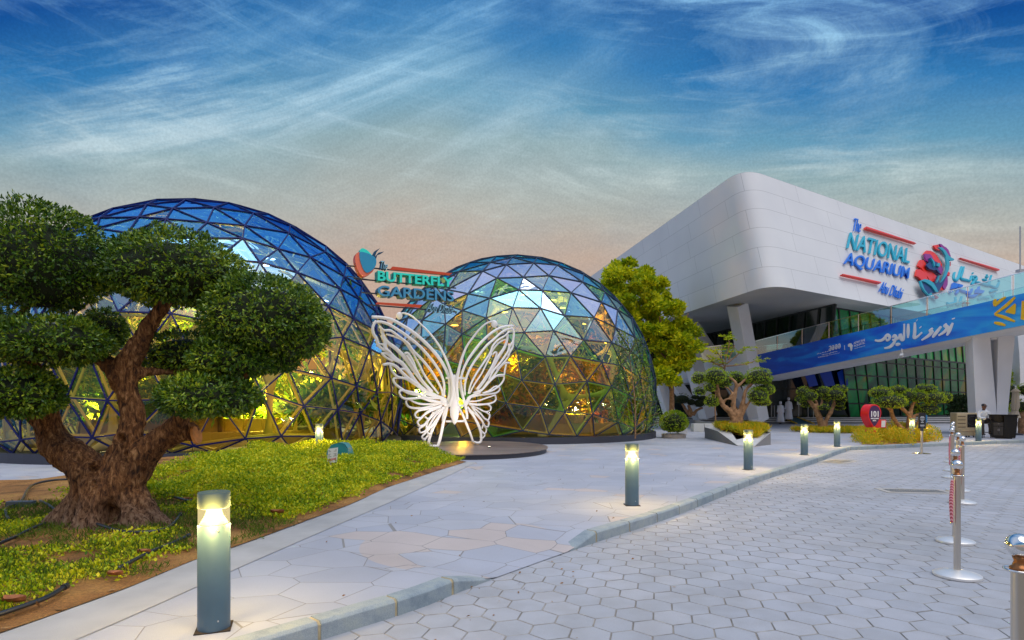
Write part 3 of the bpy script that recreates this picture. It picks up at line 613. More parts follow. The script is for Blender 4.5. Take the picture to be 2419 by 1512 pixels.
    setp(np_mesh('indoor_planting', np.vstack(V_), np.vstack(Q_), [leafm], loc=(C.x, C.y, SW + .1)), 'mass of lit yellow green plants growing inside the ' + cat + (' beside the tall bonsai' if 'big' in name or 'blue' in label else ' behind the butterfly sculpture'), 'indoor planting', kind='stuff')
    LT = []; LL = []
    for i in range(10):
        a = R(i * 36 + pr.uniform(-14, 14)); rr_ = rb * pr.uniform(.35, .66); th_ = pr.uniform(2.2, 4.0) if math.sin(a) < 0 else pr.uniform(3.6, 4.9); bx_, by_ = C.x + rr_ * math.cos(a), C.y + rr_ * math.sin(a)
        e = empty('indoor_tree', (bx_, by_, SW + .1), '', 'tree', 'leafy trees growing inside the glass domes')
        LT.append((bx_ / by_, e))
        s_ = MB(); top = Vector((bx_ + pr.uniform(-.3, .3), by_ + pr.uniform(-.3, .3), SW + th_)); s_.tube(catmull([(bx_, by_, SW + .1), ((bx_ + top.x) / 2 + .12, (by_ + top.y) / 2, SW + th_ * .5), top], 5), [.09, .04], 7)
        obj('trunk', s_, m_stem, e, smooth=True); V2, Q2, oo = [], [], 0
        for j in range(10):
            c = np.array([top.x + pr.normal(0, .6), top.y + pr.normal(0, .6), top.z + pr.normal(-.1, .45)]); d = sph(pr, 110); v, q = leaves(c + d * (.5 * pr.random((110, 1)) ** .4), d * np.array([1, 1, .3]), .30, .30, pr, .6); V2.append(v); Q2.append(q + oo); oo += len(v)
        np_mesh('crown', np.vstack(V2), np.vstack(Q2), [leafm if i % 2 else m_leafo if 'violet' in label else m_leafy], e)
    for (dx, dy, z, k) in lamps:
        e = empty('hanging_lamp', (C.x + dx, C.y + dy, z), 'small glowing lamp hanging under the roof of the ' + ('blue dome' if 'blue' in label else 'violet and green dome'), 'lamp', 'lamps hanging inside the domes')
        a = MB(); a.lathe([(.04, .16), (.12, .10), (.19, 0)], e.location, 14); obj('lamp_shade', a, m_lampshade, e, smooth=True); a = MB(); a.lathe([(0, -.015), (.17, -.01), (.17, .012), (0, .012)], e.location, 14); obj('bulb', a, lampm, e)
        ct = MB(); ztop = C.z + math.sqrt(max(Rr * Rr * .92 - dx * dx - dy * dy, .1)); ct.tube([Vector(e.location) + Vector((0, 0, .15)), (e.location.x, e.location.y, max(ztop, z + .3))], .012, 5); obj('cord', ct, m_ring, e); LL.append((e.location.x / e.location.y, e))
    for i, (dx, dy, z, k) in enumerate(((-.35, -.45, 1.4, 1), (.4, -.4, 1.4, 1), (0, .1, 3.6, 1.2), (-.5, .2, 1.9, .8), (.5, .2, 1.9, .8))):
        ld = bpy.data.lights.new('dome_lamp', 'POINT'); ld.energy = power * k; ld.color = lcol; ld.shadow_soft_size = .25; lo = bpy.data.objects.new('dome_lamp_light', ld); COL.objects.link(lo); lo.parent = root; lo.location = Vector((dx * rb, dy * rb, z))
    dn = 'blue dome' if 'blue' in label else 'violet and green dome'
    for L_, what in ((LT, 'leafy lit tree growing inside the'), (LL, 'glowing lamp hanging inside the')):
        for k, (_, e) in enumerate(sorted(L_, key=lambda x: x[0])): e['label'] = f"{what} {dn}, {ORD[k]} of {len(L_)} from left"
    return root
DB = (-10.4, 20.8, 2.0); DS = (0.12, 28.3, 1.93)
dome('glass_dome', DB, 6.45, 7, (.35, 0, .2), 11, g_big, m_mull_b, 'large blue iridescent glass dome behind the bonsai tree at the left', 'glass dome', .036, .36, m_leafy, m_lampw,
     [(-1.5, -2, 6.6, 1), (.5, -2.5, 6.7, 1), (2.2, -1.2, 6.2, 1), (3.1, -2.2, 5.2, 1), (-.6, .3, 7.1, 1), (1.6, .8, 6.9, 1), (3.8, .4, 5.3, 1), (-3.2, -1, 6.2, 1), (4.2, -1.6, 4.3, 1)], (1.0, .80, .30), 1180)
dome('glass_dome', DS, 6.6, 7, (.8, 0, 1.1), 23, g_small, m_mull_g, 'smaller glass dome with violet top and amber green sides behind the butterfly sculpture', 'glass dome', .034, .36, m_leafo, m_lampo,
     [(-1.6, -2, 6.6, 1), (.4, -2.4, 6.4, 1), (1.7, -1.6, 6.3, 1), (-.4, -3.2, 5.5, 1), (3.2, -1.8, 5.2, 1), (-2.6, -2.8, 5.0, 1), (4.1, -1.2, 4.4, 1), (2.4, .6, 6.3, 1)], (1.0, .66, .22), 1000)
# ================================================================ AQUARIUM BUILDING
A_ = Vector((-.17, 1, 0)).normalized(); B_ = Vector((1.53, 1, 0)).normalized(); E_ = Vector((-.42, 2.46, 6.9)); K0 = Vector((13.1, 30, 7.66))
aq = empty('aquarium_building', (20, 45, .12), 'huge white panelled aquarium building with one rounded leaning corner, on slanted columns', 'building')
tl = 1.75; c0 = K0 + A_ * tl; c1 = K0 + B_ * tl; arc = []
for i in range(13):
    t_ = i / 12; arc.append(c0 * (1 - t_) ** 2 + K0 * 2 * t_ * (1 - t_) + c1 * t_ ** 2)
LA, LB = 36, 85
pa = K0 + A_ * LA; pb = K0 + B_ * LB; line = [pa] + arc + [pb]; back = [pb + A_ * 30, pa + B_ * 20]
m, t, b = newmat('white_cladding_panels'); uv = nn(t, 'ShaderNodeUVMap')
br = nn(t, 'ShaderNodeTexBrick'); br.offset = 0.37; br.offset_frequency = 2; br.squash = 0.72; br.squash_frequency = 3
br.inputs['Scale'].default_value = 1.0; br.inputs['Brick Width'].default_value = 4.6; br.inputs['Row Height'].default_value = 1.228; br.inputs['Mortar Size'].default_value = 0.012; br.inputs['Mortar Smooth'].default_value = 0.0
br.inputs['Color1'].default_value = (0.66, 0.672, 0.69, 1); br.inputs['Color2'].default_value = (0.685, 0.695, 0.71, 1); br.inputs['Mortar'].default_value = (0.42, 0.43, 0.44, 1)
t.links.new(uv.outputs[0], br.inputs['Vector'])
ge = nn(t, 'ShaderNodeNewGeometry'); n1 = nn(t, 'ShaderNodeTexNoise'); n1.inputs['Scale'].default_value = 0.35; n1.inputs['Detail'].default_value = 7; t.links.new(ge.outputs['Position'], n1.inputs['Vector'])
t.links.new(mixc(t, 0.6, br.outputs['Color'], ramp(t, [(0.3, (0.9, 0.9, 0.91)), (0.7, (1.04, 1.04, 1.03))], n1.outputs['Fac']).outputs[0], 'MULTIPLY'), b.inputs['Base Color']); b.inputs['Roughness'].default_value = 0.75; b.inputs['Specular IOR Level'].default_value = 0.25
m_clad = m
me = bpy.data.meshes.new('cladding'); vv = []; uvs = []; s_ = 0; ss = []
ref = 13 + 1
L0 = [0]
for i in range(1, len(line)): L0.append(L0[-1] + (line[i] - line[i - 1]).length)
i_mid = 7; base_s = L0[i_mid]
N = len(line); ff = []
lev = [0, 1]
for i, p in enumerate(line): vv.append(p - aq.location); vv.append(p + E_ - aq.location)
for i in range(N - 1): ff.append((2 * i, 2 * i + 2, 2 * i + 3, 2 * i + 1))
me.from_pydata([tuple(v) for v in vv], [], ff); me.materials.append(m_clad); ul = me.uv_layers.new(name='UVMap')
Hs = E_.length; shear_l = E_.dot(A_) 
for pf in me.polygons:
    for li in pf.loop_indices:
        vi = me.loops[li].vertex_index; i, top = vi // 2, vi % 2; u = L0[i] - base_s + 60
        if top and i <= 1: pass
        ul.data[li].uv = (u, 7.37 * top + 0.0)
o = bpy.data.objects.new('cladding', me); COL.objects.link(o); o.parent = aq
for pf in me.polygons: pf.use_smooth = True
me.set_sharp_from_angle(angle=R(35))
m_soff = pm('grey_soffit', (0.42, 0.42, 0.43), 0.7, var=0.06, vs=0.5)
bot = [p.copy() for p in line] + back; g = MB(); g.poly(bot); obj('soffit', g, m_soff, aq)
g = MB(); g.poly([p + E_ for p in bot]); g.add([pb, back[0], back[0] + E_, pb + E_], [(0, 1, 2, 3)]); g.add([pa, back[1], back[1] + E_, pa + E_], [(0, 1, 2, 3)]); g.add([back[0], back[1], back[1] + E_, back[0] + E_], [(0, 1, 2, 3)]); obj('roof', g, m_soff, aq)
# glazing
m_dglass = pm('dark_green_tinted_glass', (0.006, 0.016, 0.012), 0.06, spec=0.7)
def green_glass():
    m, t, b = newmat('green_painted_reflection_glass'); ge = nn(t, 'ShaderNodeNewGeometry')
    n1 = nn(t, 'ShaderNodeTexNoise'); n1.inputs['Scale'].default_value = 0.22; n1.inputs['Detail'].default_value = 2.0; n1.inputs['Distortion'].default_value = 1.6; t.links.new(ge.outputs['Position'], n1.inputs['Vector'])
    c = ramp(t, [(0.34, (0.006, 0.03, 0.015)), (0.44, (0.02, 0.16, 0.05)), (0.56, (0.02, 0.38, 0.09)), (0.62, (0.09, 0.30, 0.05)), (0.70, (0.42, 0.36, 0.04))], n1.outputs['Fac']).outputs[0]  # green and yellow reflections painted into the base colour
    t.links.new(c, b.inputs['Base Color']); b.inputs['Roughness'].default_value = 0.08; b.inputs['Specular IOR Level'].default_value = 0.6
    bp = nn(t, 'ShaderNodeBump'); bp.inputs['Strength'].default_value = 0.15; bp.inputs['Distance'].default_value = 0.3; t.links.new(n1.outputs['Fac'], bp.inputs['Height']); t.links.new(bp.outputs[0], b.inputs['Normal']); return m
m_ggl = green_glass(); m_mul = pm('black_mullions', (0.01, 0.013, 0.012), 0.4)
def wall_grid(p0, d, L, v0, v1, nu, rows, gm, nm, tw=.10, parent=aq):
    """glazed wall: pane sheet from p0 along d, between offsets v0 and v1, with mullions standing proud"""
    p0 = Vector(p0); d = Vector(d).normalized(); v0, v1 = Vector(v0), Vector(v1); a = MB(); a.add([p0 + v0, p0 + d * L + v0, p0 + d * L + v1, p0 + v1], [(0, 1, 2, 3)]); obj(nm, a, gm, parent)
    up = (v1 - v0).normalized(); n_ = d.cross(up); n_ = n_ if n_.y < 0 else -n_; a = MB()
    for i in range(nu + 1):
        q = p0 + d * L * i / nu + n_ * .03; a.beam(q + v0, q + v1, tw, .08, up=n_)
    for r_ in rows:
        q = p0 + v0.lerp(v1, r_) + n_ * .045; a.beam(q, q + d * L, tw * .9, .08, up=n_) if False else a.beam(q, q + d * L, .08, tw * .9, up=up)
    obj('mullions', a, m_mul, parent)
wall_grid((27.6, 48.5, .53), B_, 30, (0, 0, 0), (-2.9, -3.5, 7.1), 17, [0, .16, .32, .48, .64, .80, 1], m_ggl, 'green_facade')
wall_grid((3, 53.5, .53), (24.6, -5, 0), 25.1, (0, 0, 0), (0, 0, 7.12), 16, [0, .33, .6, 1], m_dglass, 'entrance_glazing')
Q0 = Vector((19.85, 36.9, 4.9))
wall_grid(Q0, A_, 20, (0, 0, 0), (-.35, -1.2, 2.74), 14, [0, 1], m_dglass, 'upper_glazing', .16)
wall_grid(Q0 + Vector((.02, 0, 0)), B_, 26, (0, 0, 0), (-.45, -.3, 2.74), 20, [0, 1], m_ggl, 'upper_glazing', .12)
# blue lit panels deep in the lobby
m_blue = pm('blue_lit_screen', (0.0, 0.02, 0.2), 0.5, emit=(0.01, 0.06, 0.5), es=0.10)
for xs in ((1899, 1918, 1912, 1932), (1936, 1960, 1950, 1972), (1978, 1999, 1986, 2003)):
    a = MB(); yy = (902, 878, 912, 908); pts = [P(xs[0], 880, 47.2), P(xs[1], 868, 47.2), P(xs[3], 910, 47.2), P(xs[2], 914, 47.2)]
    a.prism(pts, (0, .08, 0)); obj('lobby_screen', a, m_blue, aq)
# slanted columns
m_col = pm('white_painted_concrete', (0.74, 0.74, 0.76), 0.6, var=0.05, vs=1)
def column(ax, ay, bx_, by2, Y1, Y2, w, nm='slanted_column', dep=.8, zt=None):
    a = P(ax, ay, Y1); b_ = P(bx_, by2, Y2)
    if zt is not None: a.z = zt
    g = MB(); g.beam(a, b_, w, dep, up=(.35, -1, 0)); return g
for (ax, ay, bx2, by2, Y1, Y2, w, d_) in ((1741, 727, 1792, 992, 36, 38.5, .85, .9), (1610, 770, 1672, 985, 42, 43, .95, .9), (1632, 790, 1722, 900, 44, 44, .75, .6), (1722, 900, 1772, 985, 44, 44.5, .75, .6), (1568, 868, 1655, 990, 45, 45, .8, .6), (1552, 880, 1585, 990, 46, 46, .8, .6)):
    obj('slanted_column', column(ax, ay, bx2, by2, Y1, Y2, w, dep=d_, zt=7.66 if ay < 800 else None), m_col, aq, bevel=.02)
# ================================================================ FOOTBRIDGE WITH BANNER
br0 = Vector((16.1, 39.5, 0)); br1 = Vector((22.5, 26.1, 0)); bd = (br1 - br0); bn = Vector((-.902, -.431, 0)).normalized()  # bn faces the camera side
def bpt(k, z, off=0): q = br0 + bd * k - bn * off; return Vector((q.x, q.y, z))
def zb_(k): return 3.24 + 1.81 * k if k > 0 else 3.24
def zt_(k): return 4.84 + 1.64 * k if k > 0 else 4.84
fb = empty('footbridge', bpt(.9, .12), 'white raised footbridge with glass railing, crossing before the aquarium entrance', 'footbridge')
WB = 3.3; g = MB()
for k0, k1 in ((-.6, 0), (0, 1.7)):
    vs = []
    for k in (k0, k1):
        for off, z in ((0.02, zb_(k)), (0.02, zt_(k) - .02), (.2, zt_(k) - .02), (.2, zb_(k) + .7), (WB - .2, zb_(k) + .7), (WB - .2, zt_(k) - .02), (WB, zt_(k) - .02), (WB, zb_(k) + .25), (WB * .75, zb_(k) - .02), (.5, zb_(k) - .12)): vs.append(bpt(k, z, off))
    g.add(vs, [(i, (i + 1) % 10, (i + 1) % 10 + 10, i + 10) for i in range(10)] + [tuple(range(10)), tuple(range(19, 9, -1))])
obj('deck', g, m_col, fb)
def clear_glass(name, tint, f=.10, edge=.9):
    m = bpy.data.materials.new(name); m.use_nodes = True; t = m.node_tree; t.nodes.clear(); out = nn(t, 'ShaderNodeOutputMaterial'); tr = nn(t, 'ShaderNodeBsdfTransparent'); tr.inputs[0].default_value = (*tint, 1)
    gl = nn(t, 'ShaderNodeBsdfGlossy'); gl.inputs['Roughness'].default_value = .03; fr = nn(t, 'ShaderNodeLayerWeight'); fr.inputs[0].default_value = .5; mx = nn(t, 'ShaderNodeMixShader')
    t.links.new(ramp(t, [(0, (f,) * 3), (.5, (f * 1.8,) * 3), (1, (edge,) * 3)], fr.outputs['Facing']).outputs[0], mx.inputs[0]); t.links.new(tr.outputs[0], mx.inputs[1]); t.links.new(gl.outputs[0], mx.inputs[2]); t.links.new(mx.outputs[0], out.inputs[0]); return m
m_rail = clear_glass('aqua_railing_glass', (.38, .88, .84), .26); m_clear = clear_glass('clear_glass', (.97, .98, .98), .05)
m_steel = pm('polished_steel', (0.75, 0.74, 0.72), 0.14, metal=1.0)
for off in (.1, WB - .1):
    rl = MB(); tp = MB()
    for k0, k1 in ((-.6, 0), (0, 1.7)):
        nseg = 3 if k0 < 0 else 14
        for i in range(nseg):
            a0 = k0 + (k1 - k0) * i / nseg; a1 = k0 + (k1 - k0) * (i + 1) / nseg; e_ = .004
            rl.add([bpt(a0 + e_, zt_(a0) - .02, off), bpt(a1 - e_, zt_(a1) - .02, off), bpt(a1 - e_, zt_(a1) + .95, off), bpt(a0 + e_, zt_(a0) + .95, off)], [(0, 1, 2, 3)])
            tp.beam(bpt(a0, zt_(a0) - .02, off + .01), bpt(a0, zt_(a0) + .95, off + .01), .025, .025)
        tp.beam(bpt(k0, zt_(k0) + .96, off), bpt(k1, zt_(k1) + .96, off), .04, .04)
    obj('railing_glass', rl, m_rail, fb); obj('railing_frame', tp, m_steel, fb)
# V shaped support
def slab(poly, Y, dep, nm, parent, mat=m_col):
    g = MB(); g.prism([P(x, y, Y) for x, y in poly], (dep * .35, dep, 0)); return obj(nm, g, mat, parent, bevel=.02)
slab([(2296, 790), (2338, 792), (2354, 975), (2341, 1036), (2307, 1036)], 28.0, .9, 'support_leg', fb)
slab([(2357, 792), (2397, 792), (2379, 985), (2370, 1034), (2342, 1034), (2354, 974)], 28.05, .9, 'support_leg', fb)
slab([(2339, 790), (2356, 790), (2356, 802), (2340, 802)], 28.1, .8, 'support_head', fb)
slab([(2402, 780), (2520, 780), (2520, 1030), (2402, 1030), (2399, 985), (2409, 900), (2407, 840)], 31, 1.0, 'support_leg', fb)
# security camera under the bridge
e = empty('security_camera', P(2130, 838, 29.6), 'small beige security camera under the footbridge', 'security camera'); a = MB(); a.beam(Vector(e.location), Vector(e.location) + Vector((-.25, -.3, -.12)), .14, .13); obj('body', a, m_soff, e)
a = MB(); a.tube([Vector(e.location), Vector(e.location) + Vector((.05, .1, .3))], .03, 6); obj('bracket', a, m_soff, e)
# banner hung on the parapet
bn_e = empty('banner', bpt(.5, 4.5, -.02), 'long blue banner with white brush lettering hung along the footbridge parapet', 'banner')
m, t, b = newmat('blue_water_banner_print'); ge = nn(t, 'ShaderNodeTexCoord'); mp = nn(t, 'ShaderNodeMapping'); mp.inputs['Scale'].default_value = (.25, .25, 1.0); mp.inputs['Rotation'].default_value = (.3, .5, .2); t.links.new(ge.outputs['Object'], mp.inputs[0])
n1 = nn(t, 'ShaderNodeTexNoise'); n1.inputs['Scale'].default_value = 1.6; n1.inputs['Detail'].default_value = 5; n1.inputs['Distortion'].default_value = .8; t.links.new(mp.outputs[0], n1.inputs['Vector'])
sp = nn(t, 'ShaderNodeSeparateXYZ'); t.links.new(ge.outputs['Object'], sp.inputs[0]); al = mth(t, 'MULTIPLY', sp.outputs[1], -0.028)
f = mth(t, 'ADD', n1.outputs['Fac'], al)
t.links.new(ramp(t, [(0.05, (0.001, 0.03, 0.42)), (0.42, (0.001, 0.09, 0.66)), (0.56, (0.002, 0.20, 0.80)), (0.70, (0.01, 0.34, 0.85)), (0.95, (0.10, 0.55, 0.9))], f).outputs[0], b.inputs['Base Color']); b.inputs['Roughness'].default_value = .45
g = MB(); vs = []; K = 50
for i in range(K + 1):
    k = 1.62 * i / K
    for j in range(5):
        z = zb_(k) + .02 + (zt_(k) - zb_(k) - .02) * j / 4; vs.append(bpt(k, z, -.03 - .012 * math.sin(k * 60 + j * 2.0)))
for i in range(K):
    for j in range(4): g.add([vs[i * 5 + j], vs[(i + 1) * 5 + j], vs[(i + 1) * 5 + j + 1], vs[i * 5 + j + 1]], [(0, 1, 2, 3)])
obj('cloth', g, m, bn_e, smooth=True)
BPL = (bpt(.5, 4.5, -.055), bn); m_white = pm('white_print', (0.75, 0.78, 0.85), 0.6); m_yel = pm('yellow_print', (0.80, 0.48, 0.01), 0.6)
def strokes(mb, plane, conv, lst, w, hd=.008, sub=5, flatten=True, seg=8):
    for st_ in lst:
        pts = [PL(*conv(x, y), plane) for x, y in st_]
        if len(pts) == 1: mb.ell(pts[0], (w * .6,) * 3, 8, 6); continue
        cp = catmull(pts, sub); mb.tube(cp, [w * (.55 + .45 * math.sin(math.pi * min(1, i / (len(cp) - 1) * 1.1))) for i in range(len(cp))], seg, flat=(plane[1], hd))
cvE = lambda x, y: ((3440 + x / 5.76) * .5903, (1240 + y / 5.76) * .5903)
a = MB(); strokes(a, BPL, cvE, [[(345, 700), (420, 715), (500, 700), (570, 650), (630, 580), (685, 620), (670, 680), (620, 710), (605, 660)], [(750, 640), (795, 592), (832, 640), (790, 700), (745, 680)], [(825, 690), (760, 790), (680, 860), (560, 885)],
    [(830, 690), (900, 640), (930, 570), (950, 670), (1000, 680), (1018, 500), (1020, 320)], [(1112, 320), (1110, 500), (1105, 650)], [(820, 805), (870, 795), (930, 785)], [(1265, 290), (1265, 400), (1260, 540), (1250, 640), (1320, 620), (1430, 520)], [(1385, 395), (1400, 410)], [(1310, 238), (1318, 244)],
    [(1680, 420), (1612, 480), (1660, 500), (1600, 580), (1500, 650), (1420, 700)], [(1870, 380), (1780, 500), (1700, 600), (1680, 640)], [(2000, 320), (1950, 370), (2010, 390), (1990, 460), (1900, 540), (1810, 590)], [(2140, 300), (2080, 430), (2040, 520), (2005, 590)], [(2150, 190), (2158, 215)]], .085)
obj('calligraphy', a, m_white, bn_e)
cvG = lambda x, y: ((3780 + x / 5.04) * .5903, (1020 + y / 5.04) * .5903)
a = MB(); strokes(a, BPL, cvG, [[(1012, 890), (1002, 960), (1000, 1035)], [(1000, 1035), (1120, 920), (1225, 850)], [(1410, 850), (1250, 1010), (1000, 1195)], [(1000, 1200), (1200, 1260), (1410, 1345)], [(992, 1365), (1110, 1390), (1220, 1425)]], .075, sub=3)
for poly in ([(1410, 980), (1435, 1000), (1420, 1180), (1400, 1200), (1220, 1160), (1230, 1130)], [(1550, 930), (1600, 930), (1640, 1000), (1640, 1290), (1593, 1315), (1530, 1300)]): a.prism([PL(*cvG(x, y), BPL) for x, y in poly], bn * .012)
obj('yellow_pattern', a, m_yel, bn_e)
cvF = lambda x, y: ((3220 + x / 8.64) * .5903, (1340 + y / 8.64) * .5903)
def ft(mb, txt, q, plane, conv, dep, **kw):
    TL, TR, BL = (PL(*conv(*c_), plane) for c_ in q); text3(mb, txt, TL, TR, BL, plane[1], dep, **kw)
a = MB(); ft(a, 'AFRICAN', ((1680, 255), (2060, 135), (1690, 330)), BPL, cvF, .012, bold=.004); ft(a, 'AQUATIC', ((1690, 355), (2075, 235), (1695, 435)), BPL, cvF, .012, bold=.004); ft(a, 'CONSERVATION FUND', ((1700, 470), (2080, 362), (1703, 492)), BPL, cvF, .008)
ft(a, 'The Mohamed bin Zayed', ((445, 765), (805, 700), (450, 800)), BPL, cvF, .01, bold=.01); ft(a, 'Species Conservation Fund', ((830, 690), (1190, 615), (833, 712)), BPL, cvF, .008)
a.prism([PL(*cvF(x, y), BPL) for x, y in ((1490, 340), (1530, 300), (1600, 290), (1630, 340), (1665, 370), (1640, 410), (1640, 480), (1610, 560), (1585, 540), (1560, 430), (1530, 400), (1500, 420), (1490, 380))], bn * .012)
a.prism([PL(*cvF(x, y), BPL) for x, y in ((1360, 365), (1376, 362), (1382, 520), (1368, 524))], bn * .012)
for (x, y) in ((830, 480), (935, 450), (1045, 420), (1150, 395)):
    strokes(a, BPL, cvF, [[(x, y - 70), (x + 60, y - 85), (x + 65, y + 45), (x + 10, y + 65), (x, y + 10)]] if x < 900 else [[(x, y - 60), (x + 55, y - 75), (x + 62, y + 40), (x + 8, y + 60), (x, y - 60)]], .028, sub=3); strokes(a, BPL, cvF, [[(x + 22, y + 30), (x + 40, y - 30)]], .02)
strokes(a, BPL, cvF, [[(415, 665), (445, 660), (460, 630), (475, 655)], [(500, 655), (520, 640), (540, 645), (560, 625)], [(580, 635), (610, 610), (640, 615), (655, 590)], [(675, 610), (700, 600), (715, 570), (740, 595)], [(755, 590), (780, 580), (800, 570), (800, 545)],
    [(575, 700), (620, 690), (660, 690), (660, 650)], [(690, 680), (730, 665), (780, 665), (800, 640)], [(820, 655), (850, 650), (890, 620), (890, 600)], [(910, 620), (960, 610), (1010, 590), (1020, 570)], [(1040, 590), (1080, 580), (1120, 570)]], .014, sub=3)
obj('sponsor_print', a, m_white, bn_e)
# ================================================================ SIGN ON THE AQUARIUM WALL
wn = B_.cross(E_).normalized(); wn = wn if wn.y < 0 else -wn; WPL = (K0 + wn * .06, wn)
sg = empty('aquarium_sign', PL(3620 * .5903, 1050 * .5903, WPL), 'raised turquoise, blue and red lettering with a shark emblem on the white aquarium wall', 'sign')
cvB = lambda x, y: ((3200 + x / 2.52) * .5903, (800 + y / 2.52) * .5903)
m_teal = pm('turquoise_lettering', (0.02, 0.42, 0.58), 0.4); m_blu = pm('blue_lettering', (0.01, 0.17, 0.72), 0.4); m_red = pm('red_sign_bars', (0.85, 0.03, 0.01), 0.4); m_pur = pm('purple_sign', (0.28, 0.01, 0.22), 0.4); m_nav = pm('navy_sign', (0.004, 0.04, 0.16), 0.4); m_aq2 = pm('teal_sign', (0.02, 0.34, 0.44), 0.4)
def wtext(nm, txt, q, mat, dep=.22, **kw):
    a = MB(); ft(a, txt, q, WPL, cvB, dep, **kw); return obj(nm, a, mat, sg)
wtext('lettering', 'NATIONAL', ((498, 332), (1108, 500), (462, 492)), m_teal, .09, bold=.004); wtext('lettering', 'AQUARIUM', ((462, 530), (1098, 690), (425, 672)), m_blu, .09, bold=.004)
wtext('lettering', 'The', ((542, 190), (615, 205), (530, 318)), m_blu, .07, shear=.3, bold=-.01); wtext('lettering', 'Abu Dhabi', ((812, 822), (1040, 900), (785, 930)), m_blu, .07, shear=.3, bold=-.01)
for poly in (((640, 285), (1120, 440), (1145, 455), (640, 303)), ((400, 762), (785, 842), (785, 855), (405, 770)), ((1590, 595), (1985, 710), (1985, 722), (1600, 603)), ((1630, 1040), (1690, 1050), (1690, 1056), (1632, 1050))): a = MB(); a.prism([PL(*cvB(x, y), WPL) for x, y in poly], wn * .2); obj('accent_bar', a, m_red, sg)
cvD = lambda x, y: ((3620 + x / 5.6) * .5903, (950 + y / 5.6) * .5903)
def emb(nm, polys, mat, off, dep=.1):
    a = MB()
    for i, poly in enumerate(polys): a.prism([PL(*cvD(x, y), WPL) + wn * (off + .011 * i) for x, y in poly], wn * dep)
    obj(nm, a, mat, sg)
emb('emblem_red', [[(600, 200), (640, 190), (700, 180), (770, 320), (700, 300), (650, 275)], [(370, 400), (440, 315), (530, 320), (610, 360), (680, 430), (730, 520), (790, 620), (790, 750), (720, 660), (640, 560), (560, 470), (490, 410), (430, 395)], [(240, 655), (295, 525), (370, 535), (420, 600), (430, 740), (560, 790), (720, 950), (680, 1060), (630, 1000), (540, 1020), (480, 940), (400, 820), (320, 710)],
    [(190, 880), (215, 740), (290, 740), (370, 790), (430, 870), (490, 1060), (450, 1050), (330, 995), (260, 920)], [(880, 600), (975, 570), (972, 662), (920, 650)], [(865, 765), (955, 820), (940, 890), (860, 850)], [(720, 1190), (790, 1050), (835, 1090), (815, 1210)], [(570, 1340), (640, 1325), (690, 1380), (650, 1410)]], m_red, .02)
emb('emblem_purple', [[(700, 180), (750, 190), (800, 235), (850, 260), (905, 320), (955, 465), (930, 455), (830, 370), (770, 320)], [(365, 405), (480, 415), (520, 450), (560, 540), (640, 620), (720, 660), (780, 750), (740, 870), (650, 800), (560, 700), (480, 620), (400, 560), (375, 480)], [(860, 860), (875, 1000), (870, 1100), (810, 1210), (760, 1150), (790, 1000), (800, 930)]], m_pur, .13)
emb('emblem_navy', [[(880, 600), (875, 720), (850, 830), (790, 1000), (730, 1120), (640, 1270), (590, 1290), (470, 1080), (560, 1090), (625, 910), (650, 1000), (665, 1070), (720, 1030), (800, 900), (840, 760), (850, 600)], [(215, 1045), (320, 1060), (440, 1150), (570, 1290), (450, 1300), (430, 1380), (380, 1350), (290, 1240)],
    [(430, 520), (500, 590), (590, 600), (640, 640), (640, 720), (600, 780), (540, 790), (430, 760), (360, 680), (400, 630), (440, 610)], [(565, 750), (600, 740), (670, 830), (650, 860)]], m_nav, .22)
emb('emblem_teal', [[(615, 285), (700, 290), (780, 360), (850, 470), (910, 520), (970, 545), (960, 575), (880, 585), (840, 560), (870, 650), (850, 780), (790, 920), (700, 1040), (660, 1075), (720, 960), (780, 800), (800, 650), (780, 480), (720, 370)], [(185, 1040), (300, 1000), (400, 1020), (490, 1080), (560, 1190), (600, 1290), (540, 1280), (440, 1150), (320, 1070), (215, 1040)],
    [(185, 1040), (215, 1045), (290, 1240), (380, 1350), (440, 1300), (460, 1350), (520, 1420), (420, 1400), (300, 1290), (210, 1160)], [(430, 520), (500, 590), (525, 660), (515, 730), (490, 640)], [(560, 700), (600, 640), (640, 650), (620, 730)], [(555, 1050), (620, 920), (600, 1010), (560, 1085)]], m_aq2, .31)
a = MB(); strokes(a, WPL, cvG, [[(190, 360), (172, 430), (182, 500), (230, 510), (270, 450), (300, 340), (330, 245)], [(375, 250), (350, 340), (312, 460), (345, 490), (430, 510), (500, 520), (530, 430)], [(550, 365), (560, 378)], [(545, 440), (620, 440), (630, 490), (590, 520), (565, 500), (560, 450)], [(600, 520), (560, 570), (530, 600)],
    [(600, 550), (680, 560), (760, 590), (850, 610), (880, 600), (900, 520), (930, 420)], [(760, 500), (820, 510), (840, 560)], [(835, 410), (845, 420)], [(820, 450), (860, 450)], [(860, 600), (950, 640), (1030, 660), (1070, 600), (1085, 560)], [(1075, 528), (1088, 535)],
    [(900, 750), (960, 715), (1040, 715)], [(930, 790), (960, 840), (1000, 770)], [(660, 900), (700, 870), (760, 860), (880, 880)], [(40, 960), (60, 1000), (130, 990), (200, 960), (205, 860)], [(220, 1000), (300, 980), (310, 930), (330, 850)], [(50, 1040), (60, 1048)]], .13, .1)
obj('arabic_lettering', a, m_teal, sg)
a = MB(); strokes(a, WPL, cvG, [[(232, 670), (250, 740), (210, 790)], [(262, 700), (370, 740), (480, 770), (520, 750), (540, 695)], [(685, 650), (655, 740), (640, 800)], [(450, 830), (560, 840), (650, 800)]], .14, .1)
for poly in ([(135, 575), (220, 600), (205, 680), (100, 700)], [(235, 600), (325, 625), (310, 665), (220, 665)], [(70, 730), (120, 735), (110, 770), (68, 765)], [(600, 705), (590, 780), (730, 790), (758, 738)]): a.prism([PL(*cvG(x, y), WPL) for x, y in poly], wn * .15)
